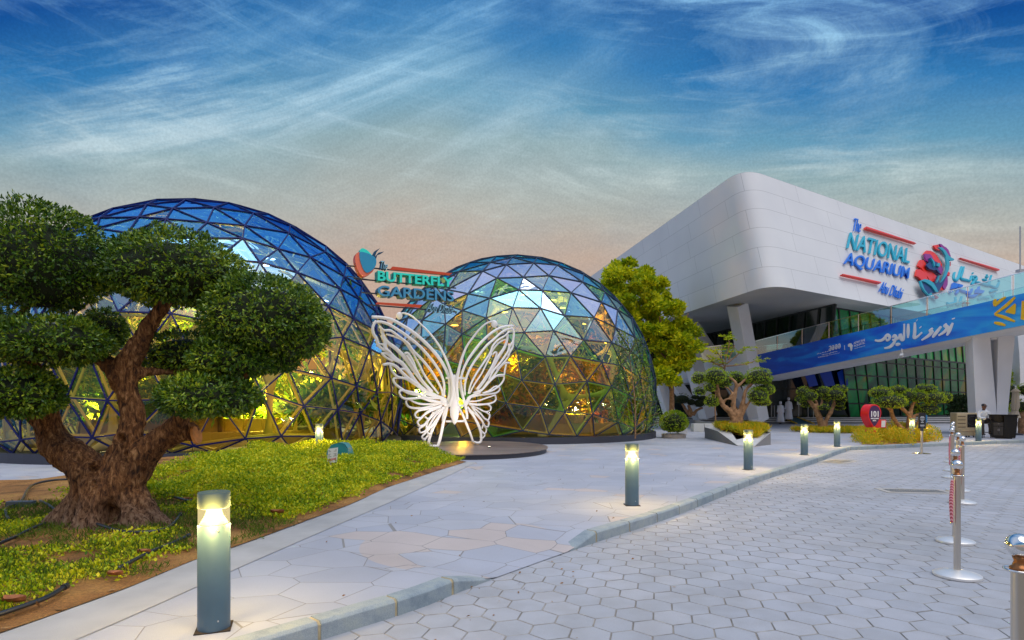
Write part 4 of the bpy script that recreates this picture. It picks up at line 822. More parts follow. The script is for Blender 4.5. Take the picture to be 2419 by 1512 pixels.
obj('arabic_lettering', a, m_blu, sg)
# flagpole on the roof
e = empty('roof_pole', P(2409, 612, 45), 'thin pole standing on the roof edge at the right', 'pole'); a = MB(); a.tube([P(2409, 640, 45), P(2409, 535, 45)], .05, 8); obj('mast', a, m_soff, e)
a = MB(); a.box(P(2409, 640, 45), (.4, .4, .2)); obj('base', a, m_soff, e)
# ================================================================ STAGE AND BUTTERFLY
stg = empty('round_stage', (-1.25, 18.7, .12), 'low round brown stage with a dark edge under the white butterfly', 'stage')
m, t, b = newmat('brown_marbled_top'); ge = nn(t, 'ShaderNodeNewGeometry'); mp = nn(t, 'ShaderNodeMapping'); mp.inputs['Scale'].default_value = (.5, 2, 1); t.links.new(ge.outputs['Position'], mp.inputs[0])
n1 = nn(t, 'ShaderNodeTexNoise'); n1.inputs['Scale'].default_value = 1.3; n1.inputs['Detail'].default_value = 6; n1.inputs['Distortion'].default_value = 1.2; t.links.new(mp.outputs[0], n1.inputs['Vector'])
t.links.new(ramp(t, [(.35, (0.10, 0.075, 0.075)), (.5, (0.17, 0.135, 0.13)), (.68, (0.27, 0.22, 0.20))], n1.outputs['Fac']).outputs[0], b.inputs['Base Color']); b.inputs['Roughness'].default_value = .45
a = MB(); a.lathe([(0, .245), (1, .245), (1, .262), (0, .262)], (-1.25, 18.7, 0), 96, sx=2.38, sy=3.0); obj('top', a, m, stg)
a = MB(); a.lathe([(.0, .121), (1, .121), (1, .245), (0, .245)], (-1.25, 18.7, 0), 96, sx=2.33, sy=2.94); obj('edge', a, m_ring, stg)
BX, BY = -1.85, 19.3
but = empty('butterfly_sculpture', (BX, BY, .262), 'large white openwork metal butterfly sculpture with raised wings and curled antennae', 'sculpture')
m_bw = pm('white_powder_coated_metal', (0.88, 0.86, 0.85), 0.35)
dl = Vector((-.8, -.6, 0)).normalized(); dr = Vector((.85, .5, 0)).normalized()
nl = Vector((-dl.y, dl.x, 0)); nl = nl if nl.y < 0 else -nl; nr_ = Vector((-dr.y, dr.x, 0)); nr_ = nr_ if nr_.y < 0 else -nr_
O_ = Vector((BX, BY, 0)); PLl = (O_, nl); PLr = (O_, nr_)
cA = lambda x, y: ((1470 + x / 2.607) * .5903, (1230 + y / 2.607) * .5903); cB = lambda x, y: ((1790 + x / 2.853) * .5903, (1260 + y / 2.853) * .5903)
def wing(nm, plane, conv, scale, lst, hd=.036):
    a = MB(); n_ = plane[1]
    for k, (w, pts) in enumerate(lst):
        p3 = [PL(*conv(x, y), plane) for x, y in pts]
        for p in p3: p.z = max(p.z, .275)
        cp = catmull(p3, 5); ws = [w * scale * (0.75 + .25 * math.sin(math.pi * i / (len(cp) - 1))) for i in range(len(cp))]
        a.tube([p + n_ * (.012 * ((k % 5) - 2)) for p in cp], ws, 10, flat=(n_, hd))
    return obj(nm, a, m_bw, but, smooth=True)
# scale: zoom px (full width) -> metres (half width)
sA_ = .5903 / 2.607 * 18.5 / 1400 * .50; sB_ = .5903 / 2.853 * 19.9 / 1400 * .45
wing('wing', PLl, cA, sA_, [
 (40, [(50, 100), (150, 105), (260, 130), (380, 195), (500, 275), (620, 380), (720, 490), (790, 590), (840, 690), (860, 780), (860, 900), (840, 980)]),
 (34, [(60, 165), (130, 150), (220, 175), (330, 240), (430, 310), (540, 400), (640, 510), (710, 600), (770, 700), (800, 800), (800, 930)]),
 (34, [(90, 140), (58, 200), (60, 270), (95, 330), (112, 390), (150, 430), (190, 450)]), (22, [(110, 380), (160, 390), (180, 430), (240, 480)]),
 (30, [(120, 200), (170, 240), (240, 245), (330, 310), (420, 380), (470, 450), (560, 540), (650, 650), (720, 760), (770, 860), (780, 920)]),
 (44, [(150, 230), (170, 300), (220, 370), (300, 430), (390, 520), (450, 600), (520, 700), (600, 800), (680, 880)]), (24, [(200, 280), (300, 310), (380, 350), (440, 430), (480, 490)]),
 (24, [(470, 470), (540, 600), (590, 700), (660, 800), (740, 900)]), (30, [(385, 485), (420, 480), (470, 560), (500, 640), (560, 750), (640, 860)]), (28, [(400, 500), (440, 560), (520, 690)]),
 (46, [(150, 290), (185, 350), (190, 420), (240, 480), (300, 540), (370, 590), (440, 680), (510, 780), (600, 860), (740, 930)]),
 (30, [(150, 480), (200, 480), (240, 510), (275, 545), (330, 570)]), (24, [(150, 485), (190, 520), (260, 560)]), (34, [(160, 600), (230, 590), (300, 620), (370, 690), (440, 750), (520, 800)]),
 (26, [(232, 605), (250, 660), (290, 710), (330, 730), (420, 745)]), (26, [(350, 640), (400, 650), (460, 720), (510, 790)]),
 (30, [(300, 735), (390, 740), (480, 790), (560, 850), (600, 910)]), (28, [(300, 735), (268, 750), (290, 800), (370, 860), (430, 895), (520, 912), (600, 920)]),
 (26, [(330, 900), (345, 865), (430, 880), (520, 900), (620, 940), (750, 950)]), (26, [(330, 895), (350, 935), (400, 955), (480, 950), (560, 945), (660, 980), (770, 985)]),
 (24, [(430, 950), (405, 985), (425, 1030), (480, 1050), (580, 1050), (700, 1020), (780, 1000)]), (22, [(430, 955), (520, 1000), (620, 1010), (740, 1000)]),
 (24, [(510, 1150), (495, 1120), (530, 1080), (620, 1060), (720, 1040), (790, 1010)]), (22, [(500, 1150), (560, 1150), (610, 1100), (660, 1070), (760, 1030)]),
 (24, [(540, 1235), (518, 1200), (550, 1160), (620, 1100), (760, 1040)]), (22, [(530, 1240), (590, 1225), (640, 1170), (700, 1100), (780, 1030)]), (20, [(600, 1140), (640, 1160), (690, 1090)]),
 (24, [(550, 1310), (538, 1270), (590, 1230), (650, 1160), (760, 1050)]), (22, [(545, 1310), (600, 1290), (650, 1220), (700, 1140), (790, 1040)]),
 (22, [(590, 1385), (565, 1350), (610, 1300), (670, 1230), (790, 1060)]), (22, [(580, 1385), (615, 1360), (640, 1320)]), (22, [(640, 1430), (600, 1410), (605, 1370), (650, 1320)]),
 (36, [(660, 1450), (640, 1400), (660, 1320), (690, 1240), (740, 1140), (800, 1040)]), (36, [(660, 1455), (695, 1475), (730, 1445), (762, 1340), (790, 1200), (820, 1090), (840, 1010)]),
 (22, [(640, 1160), (612, 1230), (620, 1300), (655, 1320), (700, 1230), (780, 1080)]), (40, [(850, 780), (880, 860), (870, 960), (830, 1050), (800, 1120), (790, 1190)]), (34, [(600, 900), (700, 925), (800, 950), (830, 1000)]), (60, [(760, 935), (800, 980), (820, 1030)]), (30, [(620, 960), (700, 980), (800, 1000)]),
])
wing('wing', PLr, cB, sB_, [
 (34, [(755, 125), (700, 125), (600, 150), (500, 210), (400, 300), (310, 410), (240, 510), (190, 610), (160, 710), (150, 830), (175, 940)]),
 (32, [(760, 170), (700, 160), (620, 200), (540, 270), (450, 350), (370, 450), (290, 560), (230, 680), (200, 800), (200, 920)]),
 (30, [(725, 140), (757, 200), (750, 290), (742, 370), (710, 430), (690, 470)]), (24, [(745, 300), (710, 360), (700, 420)]),
 (26, [(700, 190), (650, 240), (570, 290), (510, 360), (480, 440), (400, 560), (320, 680), (260, 800), (235, 900)]), (44, [(690, 220), (680, 300), (650, 380), (590, 470), (540, 560), (480, 660), (410, 770), (340, 860)]),
 (22, [(660, 280), (600, 310), (540, 370), (490, 450)]), (26, [(515, 455), (545, 425), (560, 450), (520, 560), (470, 650), (400, 760), (330, 850)]), (28, [(700, 330), (690, 410), (640, 490), (590, 560), (520, 640), (470, 740)]),
 (20, [(500, 440), (440, 560), (380, 680), (300, 800), (250, 900)]), (30, [(715, 550), (660, 550), (600, 600), (530, 700), (470, 760), (400, 850), (300, 890)]), (22, [(710, 450), (680, 500), (620, 570), (560, 620)]), (22, [(670, 565), (655, 630), (640, 690), (560, 700)]),
 (24, [(640, 685), (640, 740), (590, 810), (500, 870), (400, 895)]), (24, [(645, 685), (570, 690), (490, 750), (400, 850), (350, 890)]), (24, [(590, 815), (600, 850), (560, 890), (460, 905), (350, 920), (240, 950)]), (20, [(590, 815), (540, 820), (470, 870), (400, 890)]),
 (24, [(545, 915), (552, 965), (520, 1000), (440, 1020), (330, 1020), (240, 1005)]), (20, [(545, 915), (440, 950), (330, 985), (240, 985)]), (22, [(485, 1095), (490, 1050), (440, 1020), (340, 1030), (240, 1015)]), (20, [(485, 1095), (430, 1105), (350, 1065), (250, 1025)]),
 (22, [(472, 1195), (482, 1140), (430, 1105)]), (20, [(472, 1195), (430, 1190), (370, 1120), (270, 1040)]), (22, [(462, 1275), (470, 1225), (430, 1185)]), (20, [(460, 1280), (420, 1265), (380, 1190), (270, 1050)]), (20, [(435, 1355), (448, 1300), (405, 1255)]), (20, [(430, 1355), (395, 1330), (370, 1290), (360, 1250)]), (20, [(400, 1410), (425, 1370), (390, 1335)]), (18, [(395, 1410), (370, 1390)]),
 (34, [(300, 1450), (340, 1462), (378, 1440), (375, 1340), (335, 1230), (275, 1120), (225, 1050)]), (34, [(295, 1450), (262, 1350), (222, 1250), (182, 1150), (140, 1070), (112, 960)]), (22, [(395, 1300), (405, 1230), (340, 1150), (230, 1060)]), (20, [(380, 1300), (330, 1200), (240, 1090)]),
 (36, [(145, 740), (160, 850), (180, 950), (205, 1050), (222, 1150), (222, 1190)]), (50, [(260, 930), (220, 990), (200, 1040)]), (30, [(380, 890), (300, 915), (230, 950)]),
])
a = MB()
for base, pts, blob in ((cA, [(320, 75), (380, 62), (460, 90), (560, 180), (650, 270), (740, 390), (800, 500), (850, 620), (880, 730), (892, 850), (880, 960), (860, 1030)], (332, 88)), (cB, [(545, 95), (520, 76), (450, 95), (370, 160), (290, 260), (220, 360), (170, 480), (130, 620), (110, 750), (108, 880), (120, 980)], (535, 105))):
    pl_ = (O_ + Vector((0, -.25, 0)), Vector((0, -1, 0))); a.tube(catmull([PL(*base(x, y), pl_) for x, y in pts], 6), [.03, .028, .035, .05, .055], 8, flat=(pl_[1], .035)); a.ell(PL(*base(*blob), pl_), (.10, .045, .12), 14, 10)
obj('antennae', a, m_bw, but, smooth=True)
a = MB(); c = P(1073.5, 955, BY - .2); zc = lambda y: P(0, (1230 + y / 2.607) * .5903, BY - .2).z
a.lathe([(.005, zc(1226)), (.07, zc(1200)), (.14, zc(1130)), (.155, zc(1070)), (.13, zc(1000)), (.10, zc(930)), (.07, zc(860)), (.065, zc(800)), (.05, zc(740)), (.01, zc(700))], (c.x, c.y, 0), 20, sy=.8)
a.tube([(c.x, c.y, zc(780)), (c.x - .05, c.y, zc(720)), (c.x - .13, c.y, zc(650))], [.04, .035, .012], 8); a.tube([(c.x, c.y, zc(780)), (c.x + .05, c.y, zc(720)), (c.x + .12, c.y, zc(650))], [.04, .035, .012], 8)
for z in (.5, 1.0, 1.9): a.tube([(c.x, c.y + .1, z + .55), (BX + dl.x * .35, BY + dl.y * .35, z + .55)], .035, 8); a.tube([(c.x, c.y + .1, z + .55), (BX + dr.x * .35, BY + dr.y * .35, z + .55)], .035, 8)
obj('body', a, m_bw, but, smooth=True)
for (x, y) in ((-2.2, 17.3), (-.7, 18.3)):   # stage uplights that wash the sculpture
    e = empty('stage_uplight', (x, y, .262), ('small dark uplight on the stage before the left wing' if x < -2 else 'small dark uplight on the stage before the right wing'), 'uplight', 'uplights on the butterfly stage'); a = MB(); a.lathe([(.05, .262), (.05, .29), (.042, .295), (.0, .295)], (x, y, 0), 14); obj('housing', a, m_ring, e)
    a = MB(); a.lathe([(0, .2965), (.036, .2965), (.036, .299), (0, .299)], (x, y, 0), 14); obj('lens', a, pm('uplight_glow', (1, .9, .75), .4, emit=(1, .85, .62), es=6), e)
    ld = bpy.data.lights.new('uplight', 'SPOT'); ld.energy = 80; ld.color = (1, .86, .7); ld.spot_size = R(95); ld.spot_blend = .8; ld.shadow_soft_size = .08; lo = bpy.data.objects.new('uplight_beam', ld); COL.objects.link(lo); lo.parent = e; lo.location = (0, 0, .07)
    tgt = Vector((-1.85, 19.1, 1.6)) - Vector((x, y, .33)); lo.rotation_euler = (-tgt).to_track_quat('Z', 'Y').to_euler()
# ================================================================ BUTTERFLY GARDENS SIGN
T_ = Vector((1.92, 1, 0)).normalized(); sn = Vector((T_.y, -T_.x, 0)); SP = (Vector((-3.7, 16, 5)), sn)
bs = empty('butterfly_gardens_sign', (-2.7, 16.6, 5.0), 'raised turquoise and blue dimensional lettering with a butterfly emblem, hung before the domes', 'sign')
cC = lambda x, y: ((1390 + x / 5.147) * .5903, (980 + y / 5.147) * .5903)
m_t1 = pm('bright_turquoise', (0.03, 0.80, 0.62), .4); m_t2 = pm('steel_blue_letters', (0.06, 0.30, 0.50), .4); m_tr = pm('coral_red', (0.62, 0.07, 0.02), .4); m_cor = pm('coral', (0.9, 0.2, 0.11), .4); m_tn = pm('deep_navy_blue', (0.01, 0.06, 0.13), .4)
m_t1s = pm('turquoise_returns', (0.01, 0.36, 0.29), .4); m_t2s = pm('blue_returns', (0.005, 0.09, 0.2), .4)
def stext(txt, q, face, side, dep=.30, **kw):
    TL, TR, BL = (PL(*cC(*p), SP) for p in q); v, f = text_mesh(txt, **kw); a_, ux, uy = Vector(BL), Vector(TR) - Vector(TL), Vector(TL) - Vector(BL)
    a = MB(); a.add([a_ + ux * p[0] + uy * p[1] + sn * dep * (p[2] - 1) for p in v], f)
    o = obj('lettering', a, [side, face], bs)
    for pf in o.data.polygons: pf.material_index = 1 if pf.normal.dot(sn) > .9 else 0
    return o
stext('BUTTERFLY', ((622, 530), (2175, 680), (622, 735)), m_t1, m_t1s, .32, bold=.03); stext('GARDENS', ((625, 825), (2195, 960), (625, 1048)), m_t2, m_t2s, .32, bold=.02)
stext('The', ((690, 325), (835, 350), (680, 490)), pm('pale_blue_edge', (0.3, .6, .75), .4), m_tn, .22, shear=.3); stext('Abu Dhabi', ((1660, 1190), (2210, 1240), (1625, 1365)), bpy.data.materials['pale_blue_edge'], m_t2s, .2, shear=.35, bold=-.012)
for poly in ([(930, 445), (2160, 585), (2100, 628), (870, 510)], [(620, 1180), (1545, 1235), (1495, 1295), (585, 1215)]): a = MB(); a.prism([PL(*cC(x, y), SP) for x, y in poly], -sn * .06); obj('accent_bar', a, m_tr, bs)
def lobe(pts, mat, dep, front=0, side=None):
    a = MB(); c3 = catmull([PL(*cC(x, y), SP) + sn * front for x, y in pts], 6, closed=True); a.prism(c3, -sn * dep); o = obj('emblem_wing', a, [side or mat, mat], bs)
    for pf in o.data.polygons: pf.material_index = 1 if abs(pf.normal.dot(sn)) > .9 else 0
lobe([(320, 70), (420, 120), (510, 220), (580, 310), (540, 420), (430, 480), (300, 380), (250, 200), (265, 100)], m_t1, .22, 0, m_t1s); lobe([(230, 155), (330, 170), (480, 250), (560, 400), (510, 560), (370, 648), (290, 640), (200, 500), (155, 320), (170, 200)], m_cor, .24, .02, m_tr)
lobe([(250, 155), (350, 165), (470, 210), (560, 270), (588, 350), (560, 460), (470, 550), (380, 575), (310, 490), (255, 330), (240, 220)], pm('wing_blue', (0.03, 0.30, 0.50), .35), .02, .045)
a = MB()
for poly in ([(585, 300), (515, 210), (560, 130), (670, 65), (600, 150), (575, 220)], [(585, 300), (580, 240), (640, 160), (760, 135), (690, 180), (620, 200)]): a.prism([PL(*cC(x, y), SP) for x, y in poly], -sn * .10)
obj('emblem_antennae', a, m_tn, bs)
a = MB()
for (x0, y0, x1, y1) in ((20, 400, 2260, 615), (160, 668, 2280, 870), (320, 955, 2300, 1145), (460, 1215, 2300, 1365)):
    a.beam(PL(*cC(x0, y0), SP) - sn * .18, PL(*cC(x1, y1), SP) - sn * .18, .035, .035)
for (x, y) in ((700, 730), (1900, 870)):     # struts back to the dome frame
    p = PL(*cC(x, y), SP) - sn * .2; q = Vector((DS[0] - 2.6, DS[1] - 3.2, 5.6)) if x > 1000 else Vector((DB[0] + 4.6, DB[1] - .6, 6.0)); a.beam(p, q, .03, .03)
obj('support_rods', a, m_ring, bs)
# ================================================================ FOLIAGE MATERIALS
m_ol = leafmat('olive_topiary_leaves', [(0.008, 0.035, 0.006), (0.035, 0.10, 0.008), (0.14, 0.25, 0.012), (0.50, 0.58, 0.03)], .36, .5, .10, 1.6)
m_core = pm('painted_inner_shade', (0.012, 0.02, 0.006), .95)  # near-black core paints in the shade between the leaves
m_tp = leafmat('clipped_topiary_leaves', [(0.04, 0.11, 0.008), (0.16, 0.30, 0.012), (0.42, 0.54, 0.02), (0.70, 0.72, 0.04)], .5, .3, .2, 1.1)
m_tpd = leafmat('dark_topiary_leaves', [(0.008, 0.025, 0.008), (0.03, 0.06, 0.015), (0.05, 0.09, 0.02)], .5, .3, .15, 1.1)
m_yt = leafmat('yellow_green_tree_leaves', [(0.06, 0.17, 0.006), (0.28, 0.40, 0.008), (0.60, 0.62, 0.010), (0.84, 0.76, 0.02)], .5, .25, .35, .8)
m_gc = leafmat('yellow_green_ground_cover', [(0.05, 0.15, 0.006), (0.28, 0.42, 0.008), (0.64, 0.64, 0.012), (0.86, 0.76, 0.04)], .5, .3, .3, 2.2)
m_yg = leafmat('golden_bush_leaves', [(0.12, 0.24, 0.01), (0.42, 0.44, 0.012), (0.70, 0.50, 0.012), (0.74, 0.36, 0.02)], .5, .3, .3, 1.6)
m_gr = leafmat('short_grass_blades', [(0.03, 0.08, 0.008), (0.10, 0.17, 0.015), (0.22, 0.24, 0.03)], .6, .2, .3, 3)
m, t, b = newmat('furrowed_olive_bark'); tcn = nn(t, 'ShaderNodeNewGeometry'); mp = nn(t, 'ShaderNodeMapping'); mp.inputs['Scale'].default_value = (1, 1, .35); t.links.new(tcn.outputs['Position'], mp.inputs[0])
n1 = nn(t, 'ShaderNodeTexNoise'); n1.inputs['Scale'].default_value = 26; n1.inputs['Detail'].default_value = 8; n1.inputs['Roughness'].default_value = .72; n1.inputs['Distortion'].default_value = .6; t.links.new(mp.outputs[0], n1.inputs['Vector'])
n2 = nn(t, 'ShaderNodeTexNoise'); n2.inputs['Scale'].default_value = 3; n2.inputs['Detail'].default_value = 4; t.links.new(tcn.outputs['Position'], n2.inputs['Vector'])
vo = nn(t, 'ShaderNodeTexVoronoi', feature='DISTANCE_TO_EDGE'); vo.inputs['Scale'].default_value = 20; mp2 = nn(t, 'ShaderNodeMapping'); mp2.inputs['Scale'].default_value = (1, 1, .4); t.links.new(n1.outputs['Color'], mp2.inputs['Location']); t.links.new(tcn.outputs['Position'], mp2.inputs[0]); t.links.new(mp2.outputs[0], vo.inputs['Vector'])
c = ramp(t, [(.35, (0.020, 0.007, 0.002)), (.44, (0.16, 0.062, 0.02)), (.54, (0.44, 0.20, 0.07)), (.67, (0.88, 0.54, 0.27))], n1.outputs['Fac']).outputs[0]
c = mixc(t, .6, c, ramp(t, [(.3, (.62, .55, .5)), (.6, (1.25, 1.12, 1))], n2.outputs['Fac']).outputs[0], 'MULTIPLY'); c = mixc(t, .3, c, ramp(t, [(0, (.3, .28, .26)), (.16, (1, 1, 1))], vo.outputs['Distance']).outputs[0], 'MULTIPLY')
sz = nn(t, 'ShaderNodeSeparateXYZ'); t.links.new(tcn.outputs['Position'], sz.inputs[0]); pale = mth(t, 'MULTIPLY', ramp(t, [(.0, (1, 1, 1)), (1, (0, 0, 0))], mth(t, 'MULTIPLY', mth(t, 'SUBTRACT', sz.outputs[2], .2), 2.6)).outputs[0], ramp(t, [(.4, (0, 0, 0)), (.6, (1, 1, 1))], n1.outputs['Fac']).outputs[0])
c = mixc(t, mth(t, 'MULTIPLY', pale, .7), c, (0.42, 0.34, 0.27))
t.links.new(c, b.inputs['Base Color']); b.inputs['Roughness'].default_value = .85
bp = nn(t, 'ShaderNodeBump'); bp.inputs['Strength'].default_value = .9; bp.inputs['Distance'].default_value = .03; t.links.new(mth(t, 'ADD', n1.outputs['Fac'], mth(t, 'MULTIPLY', ramp(t, [(0, (0, 0, 0)), (.2, (1, 1, 1))], vo.outputs['Distance']).outputs[0], .35)), bp.inputs['Height']); t.links.new(bp.outputs[0], b.inputs['Normal'])
m_bark = m; m_bark2 = pm('orange_brown_bark', (0.16, 0.085, 0.04), .85, var=.3, vs=9, col2=(0.40, 0.23, 0.12), bump=.6, bs=22); m_cut = pm('freshly_cut_wood', (0.62, 0.24, 0.06), .8, var=.25, vs=12, bump=.3, bs=40); m_hol = pm('tree_hollow', (0.006, 0.004, 0.003), 1)
# ---------------------------------------------------------------- big bonsai
TY = 7.1
bt = empty('bonsai_tree', (P(250, 0, TY).x, TY, .15), 'big old olive tree with gnarled forked trunk and clipped cloud foliage at the left', 'tree')
def T(x, y, dy=0): return P(x, y, TY + dy)
k_ = TY / 1400
a = MB()
def limb(pts, rad, seg=12): a.tube(catmull([T(*p) for p in pts], 6), [r * k_ * (TS if r < 60 else .9) for r in rad], seg)
TS = .82
limb([(238, 1250), (232, 1190), (216, 1130), (182, 1090), (132, 1048), (108, 1000), (90, 972), (70, 950)], [92, 72, 58, 50, 46, 43, 40, 30], 16)
limb([(262, 1250), (265, 1180), (282, 1110), (306, 1040), (316, 990), (306, 930), (288, 893)], [80, 74, 54, 34, 31, 33, 36], 16)
limb([(250, 1200), (300, 1120), (350, 1060), (400, 1030), (440, 1022), (462, 1023)], [70, 54, 38, 31, 27, 22], 14)
limb([(285, 900), (300, 860), (335, 800), (365, 755), (385, 720), (395, 690)], [40, 34, 28, 25, 22, 16]); limb([(290, 895), (255, 860), (200, 830, .2), (150, 810, .4)], [34, 26, 20, 12]); limb([(300, 895), (350, 880, .1), (420, 880, .3), (480, 860, .5)], [30, 20, 15, 10])
limb([(120, 1000), (80, 900, -.3), (60, 860, -.4), (0, 825, -.4), (-60, 800, -.3)], [34, 30, 28, 24, 18]); limb([(400, 1030), (420, 1000, -.1), (460, 960, -.2), (520, 920, -.2)], [34, 24, 18, 12]); limb([(420, 880, .3), (520, 860, .1), (600, 820, 0), (640, 790, 0)], [16, 17, 16, 12]); limb([(250, 870), (235, 800, .7), (240, 740, .9)], [20, 14, 10])
limb([(10, 825, -.4), (40, 760, -.2), (80, 700, -.3)], [22, 18, 14]); limb([(460, 960, -.2), (560, 900, -.2), (600, 870, -.2)], [14, 12, 9])
for (x0, y0, x1, y1, dy, r0) in ((200, 1190, 118, 1248, -.1, 46), (215, 1200, 170, 1258, -.35, 42), (250, 1200, 235, 1262, -.45, 46), (290, 1190, 330, 1250, -.3, 44), (305, 1180, 388, 1240, -.05, 44), (230, 1180, 150, 1215, .3, 40), (285, 1180, 350, 1205, .35, 40)):
    a.tube(catmull([T(x0, y0), T((x0 + x1) / 2, (y0 + y1) / 2 + 6, dy * .6), T(x1, y1, dy), T(x1 + (x1 - x0) * .3, y1 + 12, dy * 1.2)], 5), [r0 * k_, r0 * k_ * .7, r0 * k_ * .45, r0 * k_ * .15], 10)
def bark(p):
    q = Vector((p.x * 8, p.y * 8, p.z * 2.0 + p.x * 2)); d = noise.noise(q) * .034 + abs(noise.noise(q * 2.6)) * -.035 + noise.noise(Vector((p.x * 22, p.y * 22, p.z * 9))) * .009 + noise.noise(p * 1.9) * .05
    for (hx, hy, hr) in ((303, 1035, .05), (243, 1098, .045), (255, 1135, .03), (318, 1070, .03)):
        h = T(hx, hy); dd = math.hypot(p.x - h.x, p.z - h.z)
        if p.y < TY + .05 and dd < hr * 2.2: d += -.10 * math.exp(-(dd / hr) ** 4) + .02 * math.exp(-((dd - hr * 1.4) / (hr * .4)) ** 2)
    h = T(293, 1212); dx, dz = (p.x - h.x) / .10, (p.z - h.z) / .19
    if p.y < TY: d += -.24 * math.exp(-(dx * dx + dz * dz) ** 2)
    h = T(208, 1190); dx, dz = (p.x - h.x) / .04, (p.z - h.z) / .28
    if p.y < TY: d += -.11 * math.exp(-(dx * dx + dz * dz) ** 2)
    return d
trunk = remesh_union('trunk', a, m_bark, bt, .018, bark, 4)
a = MB(); c = T(464, 1027); a.lathe([(0, -.012), (.112, -.012), (.105, .012), (0, .016)], c, 20, M=Matrix.Rotation(R(78), 3, 'Y') @ Matrix.Rotation(R(0), 3, 'X'), sx=1.05); obj('cut_branch_end', a, m_cut, bt)
prng = np.random.default_rng(31)
PADS = [(92, 628, 160, 150, -.3, 15500), (222, 640, 72, 78, .9, 3500), (408, 648, 168, 106, 0, 13500), (505, 682, 92, 62, .15, 4500), (622, 755, 150, 110, -.05, 13500), (700, 785, 84, 84, .0, 5200), (455, 842, 120, 62, .6, 5200), (545, 852, 106, 56, -.15, 6600), (655, 852, 50, 38, .1, 1800), (492, 940, 120, 60, -.3, 8000), (118, 812, 152, 70, -.4, 9500), (245, 785, 55, 58, .8, 2800), (45, 935, 105, 72, -.5, 7200), (320, 600, 70, 50, .5, 2200), (-60, 760, 80, 90, .3, 2500)]
for i, (x, y, rx_, ry_, dy, n_) in enumerate(PADS):
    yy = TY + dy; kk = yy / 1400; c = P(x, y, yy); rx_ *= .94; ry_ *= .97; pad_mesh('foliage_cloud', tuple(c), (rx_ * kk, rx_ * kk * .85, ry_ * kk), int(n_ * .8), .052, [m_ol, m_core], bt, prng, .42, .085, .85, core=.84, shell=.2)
# ---------------------------------------------------------------- topiary trees in the plaza
def topiary(loc, label, limbs, pads, Yd, mat=m_tp, group='clipped cloud topiary trees in the plaza', leaf=.05, n0=1700, thick=.80, stubs=()):
    e = empty('topiary_tree', loc, label, 'tree', group); kk = Yd / 1400; a = MB()
    for pts, rad in limbs: a.tube(catmull([P(p[0], p[1], Yd + (p[2] if len(p) > 2 else 0)) for p in pts], 5), [r * kk * thick for r in rad], 9)
    remesh_union('trunk', a, m_bark2, e, .035, lambda p: noise.noise(p * 7) * .02, 1)
    for (x, y, r_, *dy) in stubs: s_ = MB(); s_.ell(P(x, y, Yd - .1), (r_ * kk, r_ * kk * .6, r_ * kk)); obj('cut_branch_end', s_, m_cut, e, smooth=True)
    for p in pads:
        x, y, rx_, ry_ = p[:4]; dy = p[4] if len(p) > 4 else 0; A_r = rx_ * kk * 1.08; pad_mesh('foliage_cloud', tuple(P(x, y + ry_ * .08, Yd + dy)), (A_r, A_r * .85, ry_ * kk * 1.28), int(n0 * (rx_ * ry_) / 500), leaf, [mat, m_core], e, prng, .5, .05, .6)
    return e
def z3(x, y): return (2600 + x / 3.024) * .5903, (1350 + y / 3.024) * .5903
def q3(l): return [(*z3(*p[:2]), *p[2:]) for p in l]
def pz3(x, y, rx_, ry_, dy=0): X_, Y_ = z3(x, y); return (X_, Y_, rx_ / 5.12, ry_ / 5.12, dy)
topiary((P(1741, 0, 24).x, 24, .5), 'many limbed clipped topiary tree rising from the grey wedge planter', [(q3([(1010, 1090), (1010, 980), (960, 890), (880, 820), (830, 700), (815, 600), (800, 510)]), [13, 11, 9, 7, 5.5, 4.5, 3.5]), (q3([(1060, 1080), (1050, 960), (1010, 850), (1020, 720), (1040, 620), (1030, 540), (950, 480)]), [12, 10, 8, 6, 5, 4.5, 3]), (q3([(1080, 1060), (1100, 900), (1130, 760), (1160, 640), (1230, 560)]), [11, 9, 6, 5, 3.5]),
   (q3([(1040, 610), (1100, 560), (1170, 490)]), [4.5, 4, 3]), (q3([(1100, 950), (1160, 840), (1230, 740)]), [8, 5, 3]), (q3([(890, 800), (920, 750), (1000, 740)]), [4, 3.5, 3]), (q3([(960, 720), (990, 680), (950, 620), (900, 600)]), [3.5, 3, 3, 2]), (q3([(830, 680), (760, 640), (700, 640)]), [4, 3, 2]), (q3([(960, 1100), (1010, 1040)]), [14, 12]), (q3([(1000, 1100), (1060, 1070), (1140, 1060)]), [16, 15, 8]), (q3([(1220, 580), (1300, 520)]), [3, 2]), (q3([(680, 620), (640, 560)]), [3, 2])],
   [pz3(1315, 475, 145, 95), pz3(790, 470, 125, 90, -.2), pz3(590, 495, 82, 65), pz3(900, 520, 90, 85, .2), pz3(1380, 630, 120, 70, .1), pz3(1310, 705, 112, 85, -.2), pz3(1350, 780, 100, 50, .5), pz3(725, 600, 60, 55, -.3), pz3(600, 655, 68, 42), pz3(745, 775, 78, 65, -.1), pz3(1040, 480, 80, 55, .5), pz3(1110, 530, 85, 60, .6), pz3(1020, 470, 60, 40, .7)], 24)
